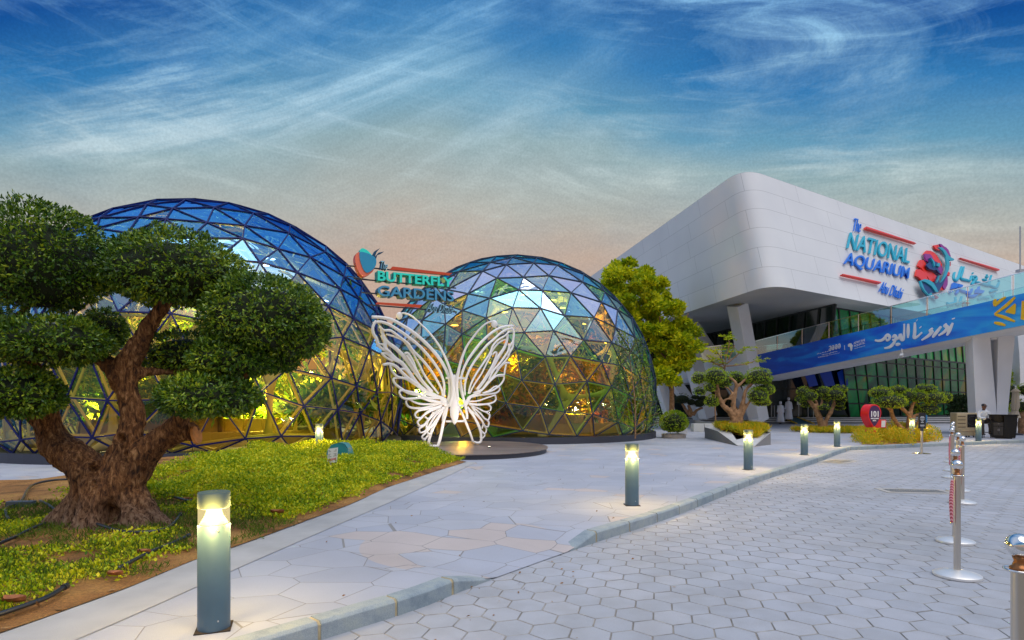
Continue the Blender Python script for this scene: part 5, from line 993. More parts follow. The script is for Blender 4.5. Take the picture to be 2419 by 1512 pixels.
topiary((P(1942, 0, 31.5).x, 31.5, .12), 'two limbed clipped topiary tree behind the fourth lit bollard', [(q3([(2080, 1140), (2070, 1040), (2020, 900), (1980, 830), (1910, 750)]), [11, 10, 8, 7, 5]), (q3([(2110, 1130), (2130, 1010), (2190, 900), (2220, 820), (2230, 750)]), [9, 6, 6, 5, 3]), (q3([(2040, 880), (2020, 800), (2000, 760)]), [4, 3.5, 3]), (q3([(2060, 840), (2080, 780), (2080, 720)]), [3, 3, 2])],
   [pz3(1855, 660, 75, 55), pz3(1940, 705, 80, 55, -.3), pz3(1820, 745, 55, 40), pz3(1890, 790, 75, 55, .3), pz3(2100, 660, 78, 55), pz3(2290, 625, 85, 45, .2), pz3(2245, 690, 98, 68, -.2), pz3(2125, 730, 55, 50), pz3(2330, 740, 48, 48), pz3(2285, 790, 65, 45, .1), pz3(2110, 845, 68, 32, -.3), pz3(2290, 850, 60, 30, .3)], 31.5)
def z4(x, y): return (3300 + x / 2.75) * .5903, (1300 + y / 2.75) * .5903
def q4(l): return [(*z4(*p[:2]), *p[2:]) for p in l]
def pz4(x, y, rx_, ry_, dy=0): X_, Y_ = z4(x, y); return (X_, Y_, rx_ / 4.66, ry_ / 4.66, dy)
topiary((P(2137, 0, 26.5).x, 26.5, .12), 'wide clipped topiary tree growing out of the golden bushes beside the red pin sign', [(q4([(930, 1170), (930, 1060), (940, 980), (960, 890), (1000, 830)]), [10, 9, 7, 5, 4]), (q4([(860, 1150), (790, 1080), (740, 1000), (720, 930), (660, 900)]), [7, 6, 6, 6, 4]), (q4([(930, 1000), (880, 950), (830, 900), (790, 850)]), [6, 5.5, 5, 3]), (q4([(960, 1060), (990, 1000), (1040, 980), (1090, 950)]), [6, 4, 4, 3]), (q4([(1000, 1150), (1030, 1060), (1080, 960)]), [5, 4, 3]), (q4([(1180, 900), (1210, 890), (1240, 860)]), [3, 2.5, 2])],
   [pz4(610, 750, 110, 60), pz4(715, 840, 165, 75, -.3), pz4(805, 715, 85, 42, .3), pz4(930, 785, 80, 60), pz4(1105, 705, 110, 45, .2), pz4(1030, 790, 90, 60, -.1), pz4(1190, 805, 118, 62, -.2), pz4(1320, 800, 66, 55, .1), pz4(960, 920, 90, 45, .3), pz4(1140, 930, 105, 55, -.1), pz4(700, 730, 100, 40, .4), pz4(860, 740, 70, 45, .4)], 26.5, stubs=((P and z4(1000, 842)[0], z4(1000, 842)[1], 3.6),))
topiary((P(1632, 0, 40).x, 40, .5), 'dark clipped topiary tree under the slanted columns, behind the round shrub', [(q3([(500, 960), (450, 900), (400, 820), (380, 780)]), [6, 5, 4, 3]), (q3([(500, 950), (490, 880), (460, 820)]), [6, 5, 4]), (q3([(520, 940), (570, 880), (640, 850)]), [6, 4, 3])],
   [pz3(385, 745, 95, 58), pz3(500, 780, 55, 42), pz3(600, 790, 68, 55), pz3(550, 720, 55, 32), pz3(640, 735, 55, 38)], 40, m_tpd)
topiary((P(2412, 0, 28.5).x, 28.5, .12), 'clipped topiary tree cut off by the right edge beyond the black kiosk', [([(2415, 1030), (2412, 990), (2418, 960), (2440, 930)], [12, 8, 6, 5]), ([(2400, 1032), (2380, 1030)], [8, 3])], [(2385, 925, 17, 20), (2412, 960, 14, 14), (2425, 920, 20, 14), (2432, 975, 18, 12), (2376, 945, 12, 12)], 29.5)
# generic leafy trees
def leafy_tree(name, loc, label, Yd, trunk, clumps, mat, leaf, nper, tr=.12, cat='tree', group=None, flat=.55, stemmat=None):
    e = empty(name, loc, label, cat, group); a = MB()
    for pts, rad in trunk: a.tube(catmull([P(p[0], p[1], Yd + (p[2] if len(p) > 2 else 0)) for p in pts], 5), rad, 8)
    obj('trunk', a, stemmat or m_bark2, e, smooth=True); V_, Q_, o_ = [], [], 0
    for (x, y, r_, dy) in clumps:
        c = np.array(P(x, y, Yd + dy)); rr_ = r_ * Yd / 1400; d = sph(prng, nper, -.8); v, q = leaves(c + d * np.array([rr_, rr_, rr_ * flat]) * (prng.random((nper, 1)) ** .35), d * np.array([1, 1, .5]) + np.array([0, 0, .2]), leaf, .5, prng, .7); V_.append(v); Q_.append(q + o_); o_ += len(v)
    np_mesh('crown', np.vstack(V_), np.vstack(Q_), [mat], e); return e
cl = []; trr = random.Random(4)
def inside_crown(x, y):
    prof = [(612, 1462, 1500), (640, 1440, 1540), (680, 1425, 1590), (720, 1410, 1625), (780, 1430, 1645), (830, 1480, 1640), (870, 1510, 1615), (905, 1545, 1600)]
    for (y0, a0, b0_), (y1, a1, b1_) in zip(prof, prof[1:]):
        if y0 <= y < y1: f = (y - y0) / (y1 - y0); return a0 + (a1 - a0) * f < x < b0_ + (b1_ - b0_) * f
    return False
while len(cl) < 150:
    x, y = trr.uniform(1405, 1650), trr.uniform(612, 905)
    if inside_crown(x, y): cl.append((x, y + 8, trr.uniform(13, 24), trr.uniform(-2.3, 2.3)))
leafy_tree('shade_tree', (P(1586, 0, 36).x, 36, .12), 'tall bushy yellow green tree between the small dome and the aquarium building', 36, [([(1586, 990), (1585, 900), (1570, 800), (1540, 690)], [.17, .14, .1, .04]), ([(1584, 880), (1610, 800), (1625, 740)], [.07, .05, .03]), ([(1578, 850), (1520, 790), (1470, 700)], [.07, .05, .03]), ([(1540, 960), (1530, 850), (1500, 760)], [.07, .05, .03])], cl, m_yt, .24, 330, flat=.62)
def frond_tree(loc, label, Yd, stems, mat):
    e = empty('young_tree', loc, label, 'tree'); a = MB(); V_, Q_, o_ = [], [], 0
    for pts in stems:
        cp = catmull([P(*p[:2], Yd + (p[2] if len(p) > 2 else 0)) for p in pts], 6); a.tube(cp, [.035, .012], 6)
        for i in range(len(cp) // 2, len(cp)):
            d = np.tile(np.array([[prng.normal(0, 1), prng.normal(0, 1), .15]]), (26, 1)); d /= np.linalg.norm(d, axis=1)[:, None]; tt_ = prng.random((26, 1)) * .55; side = np.cross(d, [0, 0, 1]) * np.sign(prng.normal(0, 1, (26, 1)))
            v, q = leaves(np.array(cp[i]) + d * tt_ + np.array([0, 0, -1]) * tt_ ** 2 * .35, side + d * .4, .13, .3, prng, .25); V_.append(v); Q_.append(q + o_); o_ += len(v)
    obj('trunk', a, m_bark2, e, smooth=True); np_mesh('crown', np.vstack(V_), np.vstack(Q_), [mat], e)
frond_tree((P(1690, 0, 27).x, 27, .12), 'thin young tree with feathery yellow leaves behind the planter topiary', 27, [[(1690, 1005), (1690, 930), (1712, 870), (1712, 820)], [(1712, 870), (1700, 840), (1680, 825)], [(1712, 850), (1722, 810), (1710, 795)], [(1715, 860), (1745, 835), (1760, 820)], [(1710, 870), (1680, 855), (1650, 850)], [(1720, 850), (1735, 815)], [(1715, 865), (1760, 860), (1790, 850)], [(1708, 860), (1690, 860), (1668, 840)]], m_yt)
stems = [[(1500, 1036), (1496, 960), (1490, 870), (1482, 800)]]
for i in range(20):
    t_ = i / 20; x0, y0 = 1500 - 16 * t_, 1030 - 215 * t_; s_ = -1 if i % 2 else 1; stems.append([(x0, y0), (x0 + s_ * (34 - 20 * t_), y0 - 24), (x0 + s_ * (62 - 42 * t_), y0 - 34)])
e = empty('slender_tree', (P(1500, 0, 21.8).x, 21.8, .13), 'slender young tree with fine twigs against the right side of the smaller dome', 'tree'); a = MB(); V_, Q_, o_ = [], [], 0
for i, pts in enumerate(stems):
    cp = catmull([P(*p, 21.8) + Vector((0, trr.uniform(-.3, .1) if k else 0, 0)) for k, p in enumerate(pts)], 8); a.tube(cp, [.03, .012] if i == 0 else [.012, .005], 5)
    for p in cp[(4 if i else 8):]:
        m_ = 12; d = sph(prng, m_); v, q = leaves(np.array(p) + d * .12, d, .085, .4, prng, .6); V_.append(v); Q_.append(q + o_); o_ += len(v)
obj('trunk', a, m_bark2, e, smooth=True); np_mesh('crown', np.vstack(V_), np.vstack(Q_), [m_ol], e)
# round clipped shrub in a basket
e = empty('ball_shrub', (P(1591, 0, 26).x, 26, .12), 'clipped green ball shrub in a low woven ring beside the smaller dome', 'shrub'); X_ = e.location.x
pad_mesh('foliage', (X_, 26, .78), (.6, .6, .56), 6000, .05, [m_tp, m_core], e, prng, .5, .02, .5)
m, t, b = newmat('striped_woven_basket'); ge = nn(t, 'ShaderNodeTexCoord'); wv = nn(t, 'ShaderNodeTexWave'); wv.inputs['Scale'].default_value = 7; wv.bands_direction = 'X'; t.links.new(ge.outputs['Object'], wv.inputs[0]); t.links.new(ramp(t, [(.2, (.22, .17, .14)), (.8, (.52, .47, .42))], wv.outputs['Fac']).outputs[0], b.inputs['Base Color'])
a = MB(); a.lathe([(.5, .12), (.53, .30), (.46, .30), (.44, .14)], (X_, 26, 0), 36); obj('basket', a, m, e)
# shrub behind the cooler, hedge strips
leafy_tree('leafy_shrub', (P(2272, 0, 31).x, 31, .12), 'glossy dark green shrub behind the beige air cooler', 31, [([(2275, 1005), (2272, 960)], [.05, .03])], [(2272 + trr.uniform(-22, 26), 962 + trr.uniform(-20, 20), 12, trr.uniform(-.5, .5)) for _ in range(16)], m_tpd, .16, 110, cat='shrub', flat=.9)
leafy_tree('climbing_plant', (P(2377, 0, 31.5).x, 31.5, .12), 'narrow leafy green plant climbing between the white supports', 31.5, [([(2377, 1000), (2376, 900)], [.04, .02])], [(2378 + trr.uniform(-5, 6), 880 + 8 * i, 9, 0) for i in range(12)], m_tp, .14, 60, cat='plant', flat=1)
# ================================================================ GROUND COVER AND BEDS
def cover(name, label, cat, pts, h, leaf, per, mat, asp=.6, spread=.9):
    n = len(pts); P0 = np.repeat(pts, per, 0); P0 = P0 + np.stack([prng.normal(0, .05, len(P0)), prng.normal(0, .05, len(P0)), np.repeat(h, per) * prng.random(len(P0)) ** .7], 1); nr = np.tile(np.array([[0, 0, .8]]), (len(P0), 1)); v, q = leaves(P0, nr, leaf, asp, prng, spread); return setp(np_mesh(name, v, q, [mat]), label, cat, kind='stuff')
N0 = 60000; px = prng.uniform(-9, -1, N0); py = prng.uniform(2.5, 17.3, N0); ins = inbed(px, py); px, py = px[ins], py[ins]
dens = np.array([noise.noise(Vector((x * 1.1, y * 1.1, 3))) for x, y in zip(px, py)])
back_ = (py > 7.6 + .35 * np.sin(px * 3)) & ~((px < -4.2) & (py < 8.6)) & ~((px < -6.6)); dback = (px - np.interp(py, [p[1] for p in SE], [p[0] for p in SE])) < -.12 - .18 * (dens + .5)
kp = back_ & dback & ((prng.random(len(px)) < .62)) & (dens > -.36); fx, fy = px[kp], py[kp]; fh = np.array([bedh(x, y) for x, y in zip(fx, fy)])
edge = np.clip((np.interp(fy, [p[1] for p in SE], [p[0] for p in SE]) - fx) / 1.1, .25, 1) * np.clip((fy - 6.9) / 1.6, .3, 1)
cover('ground_cover', 'dense yellow green creeping ground cover between the trunk and the stage', 'ground cover', np.stack([fx, fy, fh], 1), (.15 + .22 * dens[kp]) * edge + .03, .046, 9, m_gc)
kp = (~back_) & dback & (py < 8.4) & (np.abs(px + 4.9) > .0) & ((dens > .02) | ((py < 5.9) & (dens > -.27))) & (prng.random(len(px)) < .75) & ~((np.hypot(px + 4.85, (py - 7.1)) < .75)); gx_, gy_ = px[kp], py[kp]
cover('ground_cover', 'sparse yellow green seedlings scattered over the bare soil in front of the big trunk', 'ground cover', np.stack([gx_, gy_, np.array([bedh(x, y) for x, y in zip(gx_, gy_)])], 1), .05 + 0 * gx_, .036, 6, m_gc)
kp = (~back_) & (px > -7) & (py < 8.4) & (dens < .18) & (dens > -.25) & (prng.random(len(px)) < .55); gx_, gy_ = px[kp], py[kp]
cover('grass', 'thin green grass blades round the roots of the big trunk', 'grass', np.stack([gx_, gy_, np.array([bedh(x, y) for x, y in zip(gx_, gy_)])], 1), .03 + 0 * gx_, .07, 5, m_gr, .12, .5)
# litter: dead leaves and bark crumbs
V_ = []; lp = []
for i in range(420):
    x, y = prng.uniform(-8, -2), prng.uniform(3, 9)
    if inbed(np.array([x]), np.array([y]))[0]: lp.append((x, y, bedh(x, y) + .012))
lp = np.array(lp); v, q = leaves(lp, np.tile([[1, 0, .05]], (len(lp), 1)), .06, .5, prng, .9); v[:, 2] = np.maximum(v[:, 2], .145); setp(np_mesh('leaf_litter', v, q, [leafmat('dry_leaf_litter', [(.10, .05, .02), (.3, .16, .06), (.45, .30, .16)], .8, .1, .1)]), 'scattered dry brown leaf litter on the soil', 'leaf litter', kind='stuff')
rl = []
for i in range(70):
    s_ = prng.uniform(3, 18); p_, n_q = kat(s_); q_ = p_ - n_q * abs(prng.normal(.05, .5)); rl.append((q_.x, q_.y, .006))
for i in range(40):
    q_ = (prng.uniform(-2, 3), prng.uniform(4, 14)); rl.append((q_[0], q_[1], .128 if q_[0] < np.interp(q_[1], kly, klx) - .3 else .006))
rl = np.array(rl); v, q = leaves(rl, np.tile([[1, 0, .05]], (len(rl), 1)), .035, .5, prng, .8); v[:, 2] = np.clip(v[:, 2], np.repeat(rl[:, 2], 4), np.repeat(rl[:, 2], 4) + .012); setp(np_mesh('leaf_litter', v, q, [bpy.data.materials['dry_leaf_litter']]), 'a few tiny dry leaves blown along the kerb and path', 'leaf litter', kind='stuff')
m_dead = pm('dry_russet_leaf', (0.30, 0.11, 0.04), .7, var=.4, vs=30)
for i, (x, y, s_, lb) in enumerate(((33, 1428, .13, 'big curled russet leaf on the soil at the lower left corner'), (272, 1363, .10, 'curled tan leaf on the soil below the trunk'), (340, 1310, .10, 'dead leaf lying beside the black hose'), (440, 1185, .12, 'dead leaf on the bare soil right of the trunk'), (655, 1215, .13, 'pair of dead leaves at the edge of the ground cover'))):
    g0 = G(x, y, .19); e = setp(MB() and empty('fallen_leaf', g0, lb, 'leaf', None)); a = MB(); vs = []
    for j in range(7):
        for k in range(5):
            u_, w_ = j / 6, k / 4 - .5; wd = math.sin(math.pi * min(1, u_ * .9 + .08)) * .7; vs.append(g0 + Vector(((u_ - .5) * s_ * 1.3, w_ * wd * s_ * 1.1, .015 + abs(w_) ** 1.5 * s_ * .9 + .25 * s_ * (u_ - .5) ** 2)))
    a.add(vs, [(j * 5 + k, j * 5 + k + 1, (j + 1) * 5 + k + 1, (j + 1) * 5 + k) for j in range(6) for k in range(4)]); obj('blade', a, m_dead, e, smooth=True); a = MB(); a.tube([g0 + Vector((s_ * .6, 0, .02)), g0 + Vector((s_ * .95, .01, .01))], .002, 5); obj('stalk', a, m_dead, e)
# black irrigation hoses and connector
m_hose = pm('black_rubber_hose', (0.016, 0.02, 0.028), .4, spec=.6)
for pts, lb in (([(95, 1190), (120, 1203), (190, 1235), (270, 1256), (330, 1260), (390, 1252), (425, 1225)], 'long black hose lying in a curve before the big trunk'), ([(-20, 1455), (40, 1438), (110, 1415), (150, 1392)], 'black hose at the bottom left by the path edging'), ([(280, 1345), (330, 1320), (390, 1290), (440, 1270)], 'black hose lying diagonally towards the nearest bollard'), ([(-10, 1290), (50, 1265), (120, 1235), (180, 1195)], 'black hose running under the long one to the left edge'), ([(20, 1230), (15, 1205), (50, 1190), (75, 1160), (130, 1150), (180, 1148)], 'looped black hose by the grey connector box'), ([(385, 1165), (400, 1180), (450, 1190)], 'short black hose end right of the trunk')):
    p3 = [G(x, y, .19) for x, y in pts]; cp = catmull(p3, 8)
    for p in cp: p.z = bedh(p.x, p.y) + .05
    e = empty('garden_hose', cp[0], lb, 'hose'); a = MB(); a.tube(cp, .018, 8); obj('tube', a, m_hose, e, smooth=True); a = MB(); a.tube([cp[-1], cp[-1] + (cp[-1] - cp[-3]).normalized() * .05], .025, 8); obj('end_fitting', a, m_hose, e)
g0 = G(50, 1200, .16); e = empty('connector_box', g0, 'grey weatherproof connector box on the soil left of the trunk', 'connector box'); a = MB(); a.box(g0 + Vector((0, 0, .055)), (.34, .10, .09), rz=.12); obj('housing', a, pm('grey_plastic', (.07, .09, .11), .5), e, bevel=.01); a = MB(); a.tube([g0 + Vector((-.2, 0, .05)), g0 + Vector((-.17, 0, .05))], .03, 10); a.tube([g0 + Vector((.17, .02, .05)), g0 + Vector((.2, .02, .05))], .03, 10); obj('gland', a, m_hose, e)
# ================================================================ BOLLARD LIGHTS
m_bol = pm('blue_grey_powder_coat', (0.065, 0.12, 0.17), .42, spec=.5, var=.08, vs=5); m_cap = pm('grey_green_cap', (0.12, 0.16, 0.13), .45); m_cone = pm('lit_reflector_cone', (0.9, 0.85, 0.7), .3, emit=(1.0, 0.84, 0.45), es=1.15); m_bulb = pm('bollard_lamp', (1, 1, 1), .3, emit=(1.0, 0.80, 0.36), es=3)
m_bglass = bpy.data.materials.new('lit_bollard_diffuser'); m_bglass.use_nodes = True; t = m_bglass.node_tree; t.nodes.clear(); out = nn(t, 'ShaderNodeOutputMaterial'); tr = nn(t, 'ShaderNodeBsdfTransparent'); em = nn(t, 'ShaderNodeEmission'); em.inputs[0].default_value = (1, .80, .38, 1); em.inputs[1].default_value = 1.0; mx = nn(t, 'ShaderNodeMixShader'); mx.inputs[0].default_value = .5
t.links.new(tr.outputs[0], mx.inputs[1]); t.links.new(em.outputs[0], mx.inputs[2]); t.links.new(mx.outputs[0], out.inputs[0]); m_bolt = pm('small_bolt', (.5, .5, .5), .3, metal=.8)
def bollard(lit=True):
    e = empty('bollard_light', (0, 0, 0), '', 'bollard light', 'lit bollards along the kerb'); r = .099
    a = MB(); a.lathe([(r, 0), (r, .685), (r - .004, .69), (0, .69)], (0, 0, 0), 32); obj('post', a, m_bol, e, smooth=True, auto=40)
    a = MB(); a.lathe([(r, .80), (r, .893), (r - .004, .90), (0, .90)], (0, 0, 0), 32); a.lathe([(0, .80), (r, .80)], (0, 0, 0), 32); obj('cap', a, m_cap, e, smooth=True, auto=40)
    a = MB(); a.lathe([(r - .003, .69), (r - .003, .80)], (0, 0, 0), 32); obj('glass', a, m_bglass, e, smooth=True)
    a = MB(); a.lathe([(.086, .692), (.056, .745), (.040, .798), (0, .799)], (0, 0, 0), 32); obj('reflector', a, m_cone, e, smooth=True)
    a = MB(); a.lathe([(.062, .799), (.080, .799), (.080, .793), (.062, .793)], (0, 0, 0), 32); obj('bulb', a, m_bulb, e)
    a = MB()
    for z in (.655, .07):
        for q in (-70, 110): a.ell((r * math.cos(R(q)), r * math.sin(R(q)), z), (.006,) * 3, 8, 6)
    obj('bolt', a, m_bolt, e)
    a = MB(); a.box((0, 0, .002), (.215, .205, .006)); obj('pit', a, m_hole if False else pm('bollard_pit', (.03, .02, .012), .9), e)
    for dx, dy in ((-1, 0), (1, 0), (0, -1), (0, 1)) :
        ld = bpy.data.lights.new('bollard_lamp', 'POINT'); ld.energy = 12; ld.color = (1.0, .66, .18); ld.shadow_soft_size = .03; lo = bpy.data.objects.new('lamp_glow', ld); COL.objects.link(lo); lo.parent = e; lo.location = (dx * .16, dy * .165, .73)
    return e
bol = bollard()
for i, (X_, Y_, rz, lb) in enumerate(((-1.97, 3.92, .35, 'nearest and largest lit bollard, standing before the big bonsai trunk'), (1.76, 8.7, 0, 'lit bollard alone near the kerb, right of the round stage'), (5.34, 13.4, 0, 'lit bollard standing in front of the grey wedge planter'), (8.53, 17.3, 0, 'lit bollard between the planter and the two limbed topiary tree'), (11.35, 20.7, 0, 'lit bollard close to the bend of the kerb'),
                                     (16.6, 24.6, 0, 'lit bollard half hidden in the golden bushes'), (18.65, 23.7, 0, 'lit bollard before the seated man and the beige air cooler'), (-5.04, 15.5, 0, 'bright lit bollard at the foot of the blue dome behind the teal box'))):
    place(bol, (X_, Y_, .122 if i < 7 else .19), i == 0, lb, rz)
e = empty('blue_post', (25.4, 36.6, .12), 'plain unlit blue round post behind the black notice stand', 'post'); a = MB(); a.lathe([(.2, .12), (.2, .93), (.19, .95), (0, .95)], (25.4, 36.6, 0), 20); obj('shaft', a, pm('bright_blue_paint', (.02, .16, .34), .4), e, smooth=True, auto=40); a = MB(); a.lathe([(.24, .122), (.24, .14), (0, .14)], (25.4, 36.6, 0), 20); obj('base_plate', a, m_stepg, e)
# ================================================================ STANCHIONS WITH ROPES
m_brz = pm('bronze_neck', (.30, .12, .04), .3, metal=.7); m_sat = pm('brushed_steel_post', (.60, .56, .50), .28, metal=1.0)
def stanchion():
    e = empty('stanchion', (0, 0, 0), '', 'stanchion', 'steel stanchions in a row on the road')
    a = MB(); a.lathe([(.185, 0), (.19, .006), (.19, .024), (.178, .034), (.09, .056), (.03, .066), (0, .066)], (0, 0, 0), 48); obj('base', a, pm('pale_brushed_base', (.78, .77, .75), .38, metal=.55), e, smooth=True, auto=35)
    a = MB(); a.lathe([(.028, .05), (.028, .93), (0, .93)], (0, 0, 0), 24); obj('post', a, m_sat, e, smooth=True, auto=40)
    a = MB(); a.lathe([(.026, .93), (.033, .94), (.033, .95), (.024, .955), (.018, .975), (.024, .992), (.0, .995)], (0, 0, 0), 24); obj('neck', a, m_brz, e, smooth=True)
    a = MB(); a.tube([(.050 * math.cos(q), .050 * math.sin(q), .940) for q in np.linspace(0, 2 * math.pi, 25)], .0045, 8); a.tube([(.03, 0, .94), (-.03, 0, .94)], .004, 6); a.tube([(0, .05, .94), (0, -.05, .94)], .004, 6); obj('rope_ring', a, m_steel, e, smooth=True)
    a = MB(); a.ell((0, 0, 1.036), (.047, .047, .047), 28, 18); obj('ball', a, m_steel, e, smooth=True)
    return e
stn = stanchion()
SPOS = [(2.02, 2.36), (4.13, 5.5), (5.13, 6.86), (7.27, 9.57), (8.2, 10.9), (9.57, 12.9), (10.56, 14.2), (12.1, 16.3), (13.1, 17.6)]
SL = ['nearest steel stanchion, cut off by the right edge of the photo', 'frontmost steel stanchion with its whole round base in view', 'steel stanchion overlapping behind the frontmost whole one', 'steel stanchion third along the row, with bronze neck visible', 'steel stanchion fourth along the row, near the slotted drain', 'steel stanchion fifth along the row', 'steel stanchion sixth along the row', 'steel stanchion seventh along the row, second from its far end', 'farthest steel stanchion of the row, nearest the golden bushes']
for i, ((X_, Y_), lb) in enumerate(zip(SPOS, SL)): place(stn, (X_, Y_, .002), i == 0, lb, i * 1.1)
m, t, b = newmat('pink_braided_rope'); ge = nn(t, 'ShaderNodeTexCoord'); wv = nn(t, 'ShaderNodeTexWave'); wv.bands_direction = 'DIAGONAL'; wv.inputs['Scale'].default_value = 22; t.links.new(ge.outputs['Object'], wv.inputs[0]); t.links.new(ramp(t, [(.3, (.42, .05, .08)), (.7, (.80, .38, .40))], wv.outputs['Fac']).outputs[0], b.inputs['Base Color']); b.inputs['Roughness'].default_value = .8
for (X_, Y_), dx, ln, lb in ((SPOS[1], -.052, .40, 'pink braided rope hanging straight down from the frontmost whole stanchion'), (SPOS[3], -.05, .6, 'pink rope hanging from the third stanchion of the row'), (SPOS[5], -.05, .62, 'pink rope hanging from the fifth stanchion of the row'), (SPOS[0], .062, .4, 'pink rope hanging from the nearest stanchion at the right edge')):
    e = empty('rope', (X_ + dx, Y_, .94), lb, 'rope', 'pink ropes on the stanchions'); a = MB(); z0 = .90; a.tube(catmull([(X_ + dx, Y_ - .01, z0), (X_ + dx * 1.35, Y_ - .02, z0 - ln * .5), (X_ + dx * 1.1, Y_ - .01, z0 - ln)], 8), [.013, .017, .012], 10); obj('cord', a, m, e, smooth=True)
    a = MB(); a.tube([(X_ + dx, Y_, .94), (X_ + dx, Y_ - .01, .895)], [.008, .014], 8); a.ell((X_ + dx * 1.1, Y_ - .01, z0 - ln), (.014, .014, .02), 10, 6); obj('metal_end', a, m_steel, e, smooth=True)
# ================================================================ SIGNS
m_paper = pm('white_sign_face', (.72, .74, .75), .5); m_ink = pm('dark_ink', (.03, .03, .05), .6); m_pred = pm('red_pictogram', (.6, .03, .05), .6); m_alu = pm('grey_aluminium', (.45, .46, .46), .4, metal=.6)
# rules sign in the bed
YS = 11.3; e = empty('rules_sign', (P(783, 0, YS).x, YS, .3), 'small white rules notice on a grey stake in front of the teal box', 'sign'); sgn = Vector((-.25, -1, 0)).normalized(); RP = (P(784, 1076, YS), sgn)
cS = lambda x, y: ((1240 + x / 6.873) * .5903, (1700 + y / 6.873) * .5903)
a = MB(); a.prism([PL(*cS(x, y), RP) for x, y in ((500, 660), (762, 622), (728, 1022), (468, 1072))], -sgn * .015); obj('panel', a, m_paper, e)
a = MB(); a.beam(PL(*cS(550, 1040), RP) - sgn * .02, Vector((PL(*cS(530, 1040), RP).x, YS, .25)), .045, .02); obj('stake', a, m_alu, e)
a = MB()
for (x, y, w) in ((510, 700, 45), (700, 680, 35), (512, 735, 70), (655, 720, 80), (505, 810, 65), (650, 795, 80), (503, 845, 40), (680, 820, 45), (500, 880, 90), (640, 855, 90), (485, 1035, 75)):
    a.prism([PL(*cS(*c_), RP) for c_ in ((x, y), (x + w, y - w * .15), (x + w, y - w * .15 + 9), (x, y + 9))], sgn * .003)
obj('text_lines', a, m_ink, e)
a = MB()
for k in range(6):
    x, y = 508 + k * 40, 965 - k * 7; cpl = PL(*cS(x, y), RP); ux = PL(*cS(x + 10, y - 1.5), RP) - cpl; uy = Vector((0, 0, ux.length)); a.tube([cpl + sgn * .004 + ux * 1.5 * math.cos(q) + uy * 2.6 * math.sin(q) for q in np.linspace(0, 6.283, 17)], .0022, 5); a.tube([cpl + sgn * .004 - ux + uy * 1.8, cpl + sgn * .004 + ux - uy * 1.8], .0018, 5)
obj('pictograms', a, m_pred, e)
# teal box (cover of a ground light)
YT = 12.8; cx_ = P(804, 0, YT).x; e = empty('floodlight_cover', (cx_, YT, .36), 'teal domed cover with an open front, standing in the ground cover', 'light cover'); m_tealp = pm('teal_plastic', (.02, .22, .25), .4, var=.1, vs=8)
a = MB(); z0 = .36; prof = [(-.26, 0), (-.25, .14), (-.20, .30), (-.12, .39), (0, .415), (.12, .40), (.19, .31), (.24, .13), (.26, 0)]; pr2 = [(x * .86, z * .90) for x, z in prof]
nf_ = len(prof)
for y0, y1 in ((YT - .2, YT + .2),):
    vs = [(cx_ + x, y0 + (.06 if z > .2 else 0), z0 + z) for x, z in prof] + [(cx_ + x, y1, z0 + z) for x, z in prof] + [(cx_ + x, y0 + .02 + (.06 if z > .2 else 0), z0 + z) for x, z in pr2] + [(cx_ + x, y1 - .02, z0 + z) for x, z in pr2]
    fs = [(i, i + 1, nf_ + i + 1, nf_ + i) for i in range(nf_ - 1)] + [(2 * nf_ + i, 2 * nf_ + i + 1, 3 * nf_ + i + 1, 3 * nf_ + i) for i in range(nf_ - 1)] + [(i, i + 1, 2 * nf_ + i + 1, 2 * nf_ + i) for i in range(nf_ - 1)] + [tuple(range(nf_, 2 * nf_))]
    a.add(vs, fs)
obj('hood', a, m_tealp, e)
a = MB(); a.prism([Vector((cx_ + x, YT - .215, z0 + z)) for x, z in ((-.255, .08), (-.22, .25), (-.13, .385), (0, .405), (.13, .385), (.20, .28), (.235, .16), (.10, .145), (-.02, .11), (-.10, .08))], (0, .015, 0)); obj('front_panel', a, m_tealp, e)
a = MB(); a.box((cx_, YT, z0 + .012), (.60, .46, .024)); obj('base', a, m_tealp, e, bevel=.008)
a = MB(); a.box((cx_, YT + .05, z0 + .05), (.3, .2, .05)); obj('lamp_body', a, m_ring, e)
# red pin sign
Y1 = 23.4; cP = lambda x, y: ((3380 + x / 6.0475) * .5903, (1580 + y / 6.0475) * .5903); pn = Vector((.35, -1, 0)).normalized(); PP = (P(2062, 982, Y1), pn)
e = empty('pin_sign', (PP[0].x, Y1, .3), 'red rimmed pin shaped sign reading 101 with a small red plate, in the golden bushes', 'sign'); m_prp = pm('dark_purple_face', (.045, .008, .085), .4); m_rd = pm('glossy_red', (.75, .01, .015), .35)
pin = catmull([PL(*cP(x, y), PP) for x, y in ((715, 228), (800, 260), (860, 350), (878, 450), (850, 570), (790, 700), (715, 795), (660, 740), (590, 610), (560, 470), (580, 340), (635, 255))], 5, closed=True)
a = MB(); a.prism(pin, -pn * .34); obj('rim', a, m_rd, e)
a = MB(); cc = sum(pin, Vector()) / len(pin); a.prism([cc + (p - cc) * .88 + pn * .006 for p in pin], -pn * .01); obj('face', a, m_prp, e)
a = MB(); ft(a, '101', ((628, 392), (803, 392), (628, 535)), (PP[0] + pn * .0, pn), cP, .022, bold=.015); ft(a, 'ABU DHABI', ((615, 556), (806, 556), (615, 588)), PP, cP, .02, bold=.03); ft(a, "DO's", ((668, 604), (745, 604), (668, 640)), PP, cP, .02, bold=.03); obj('lettering', a, pm('white_letters', (.85, .85, .85), .5), e)
a = MB(); a.prism([PL(*cP(x, y), PP) - pn * .02 for x, y in ((770, 600), (1010, 600), (1005, 798), (740, 798))], -pn * .10); obj('side_plate', a, m_rd, e)
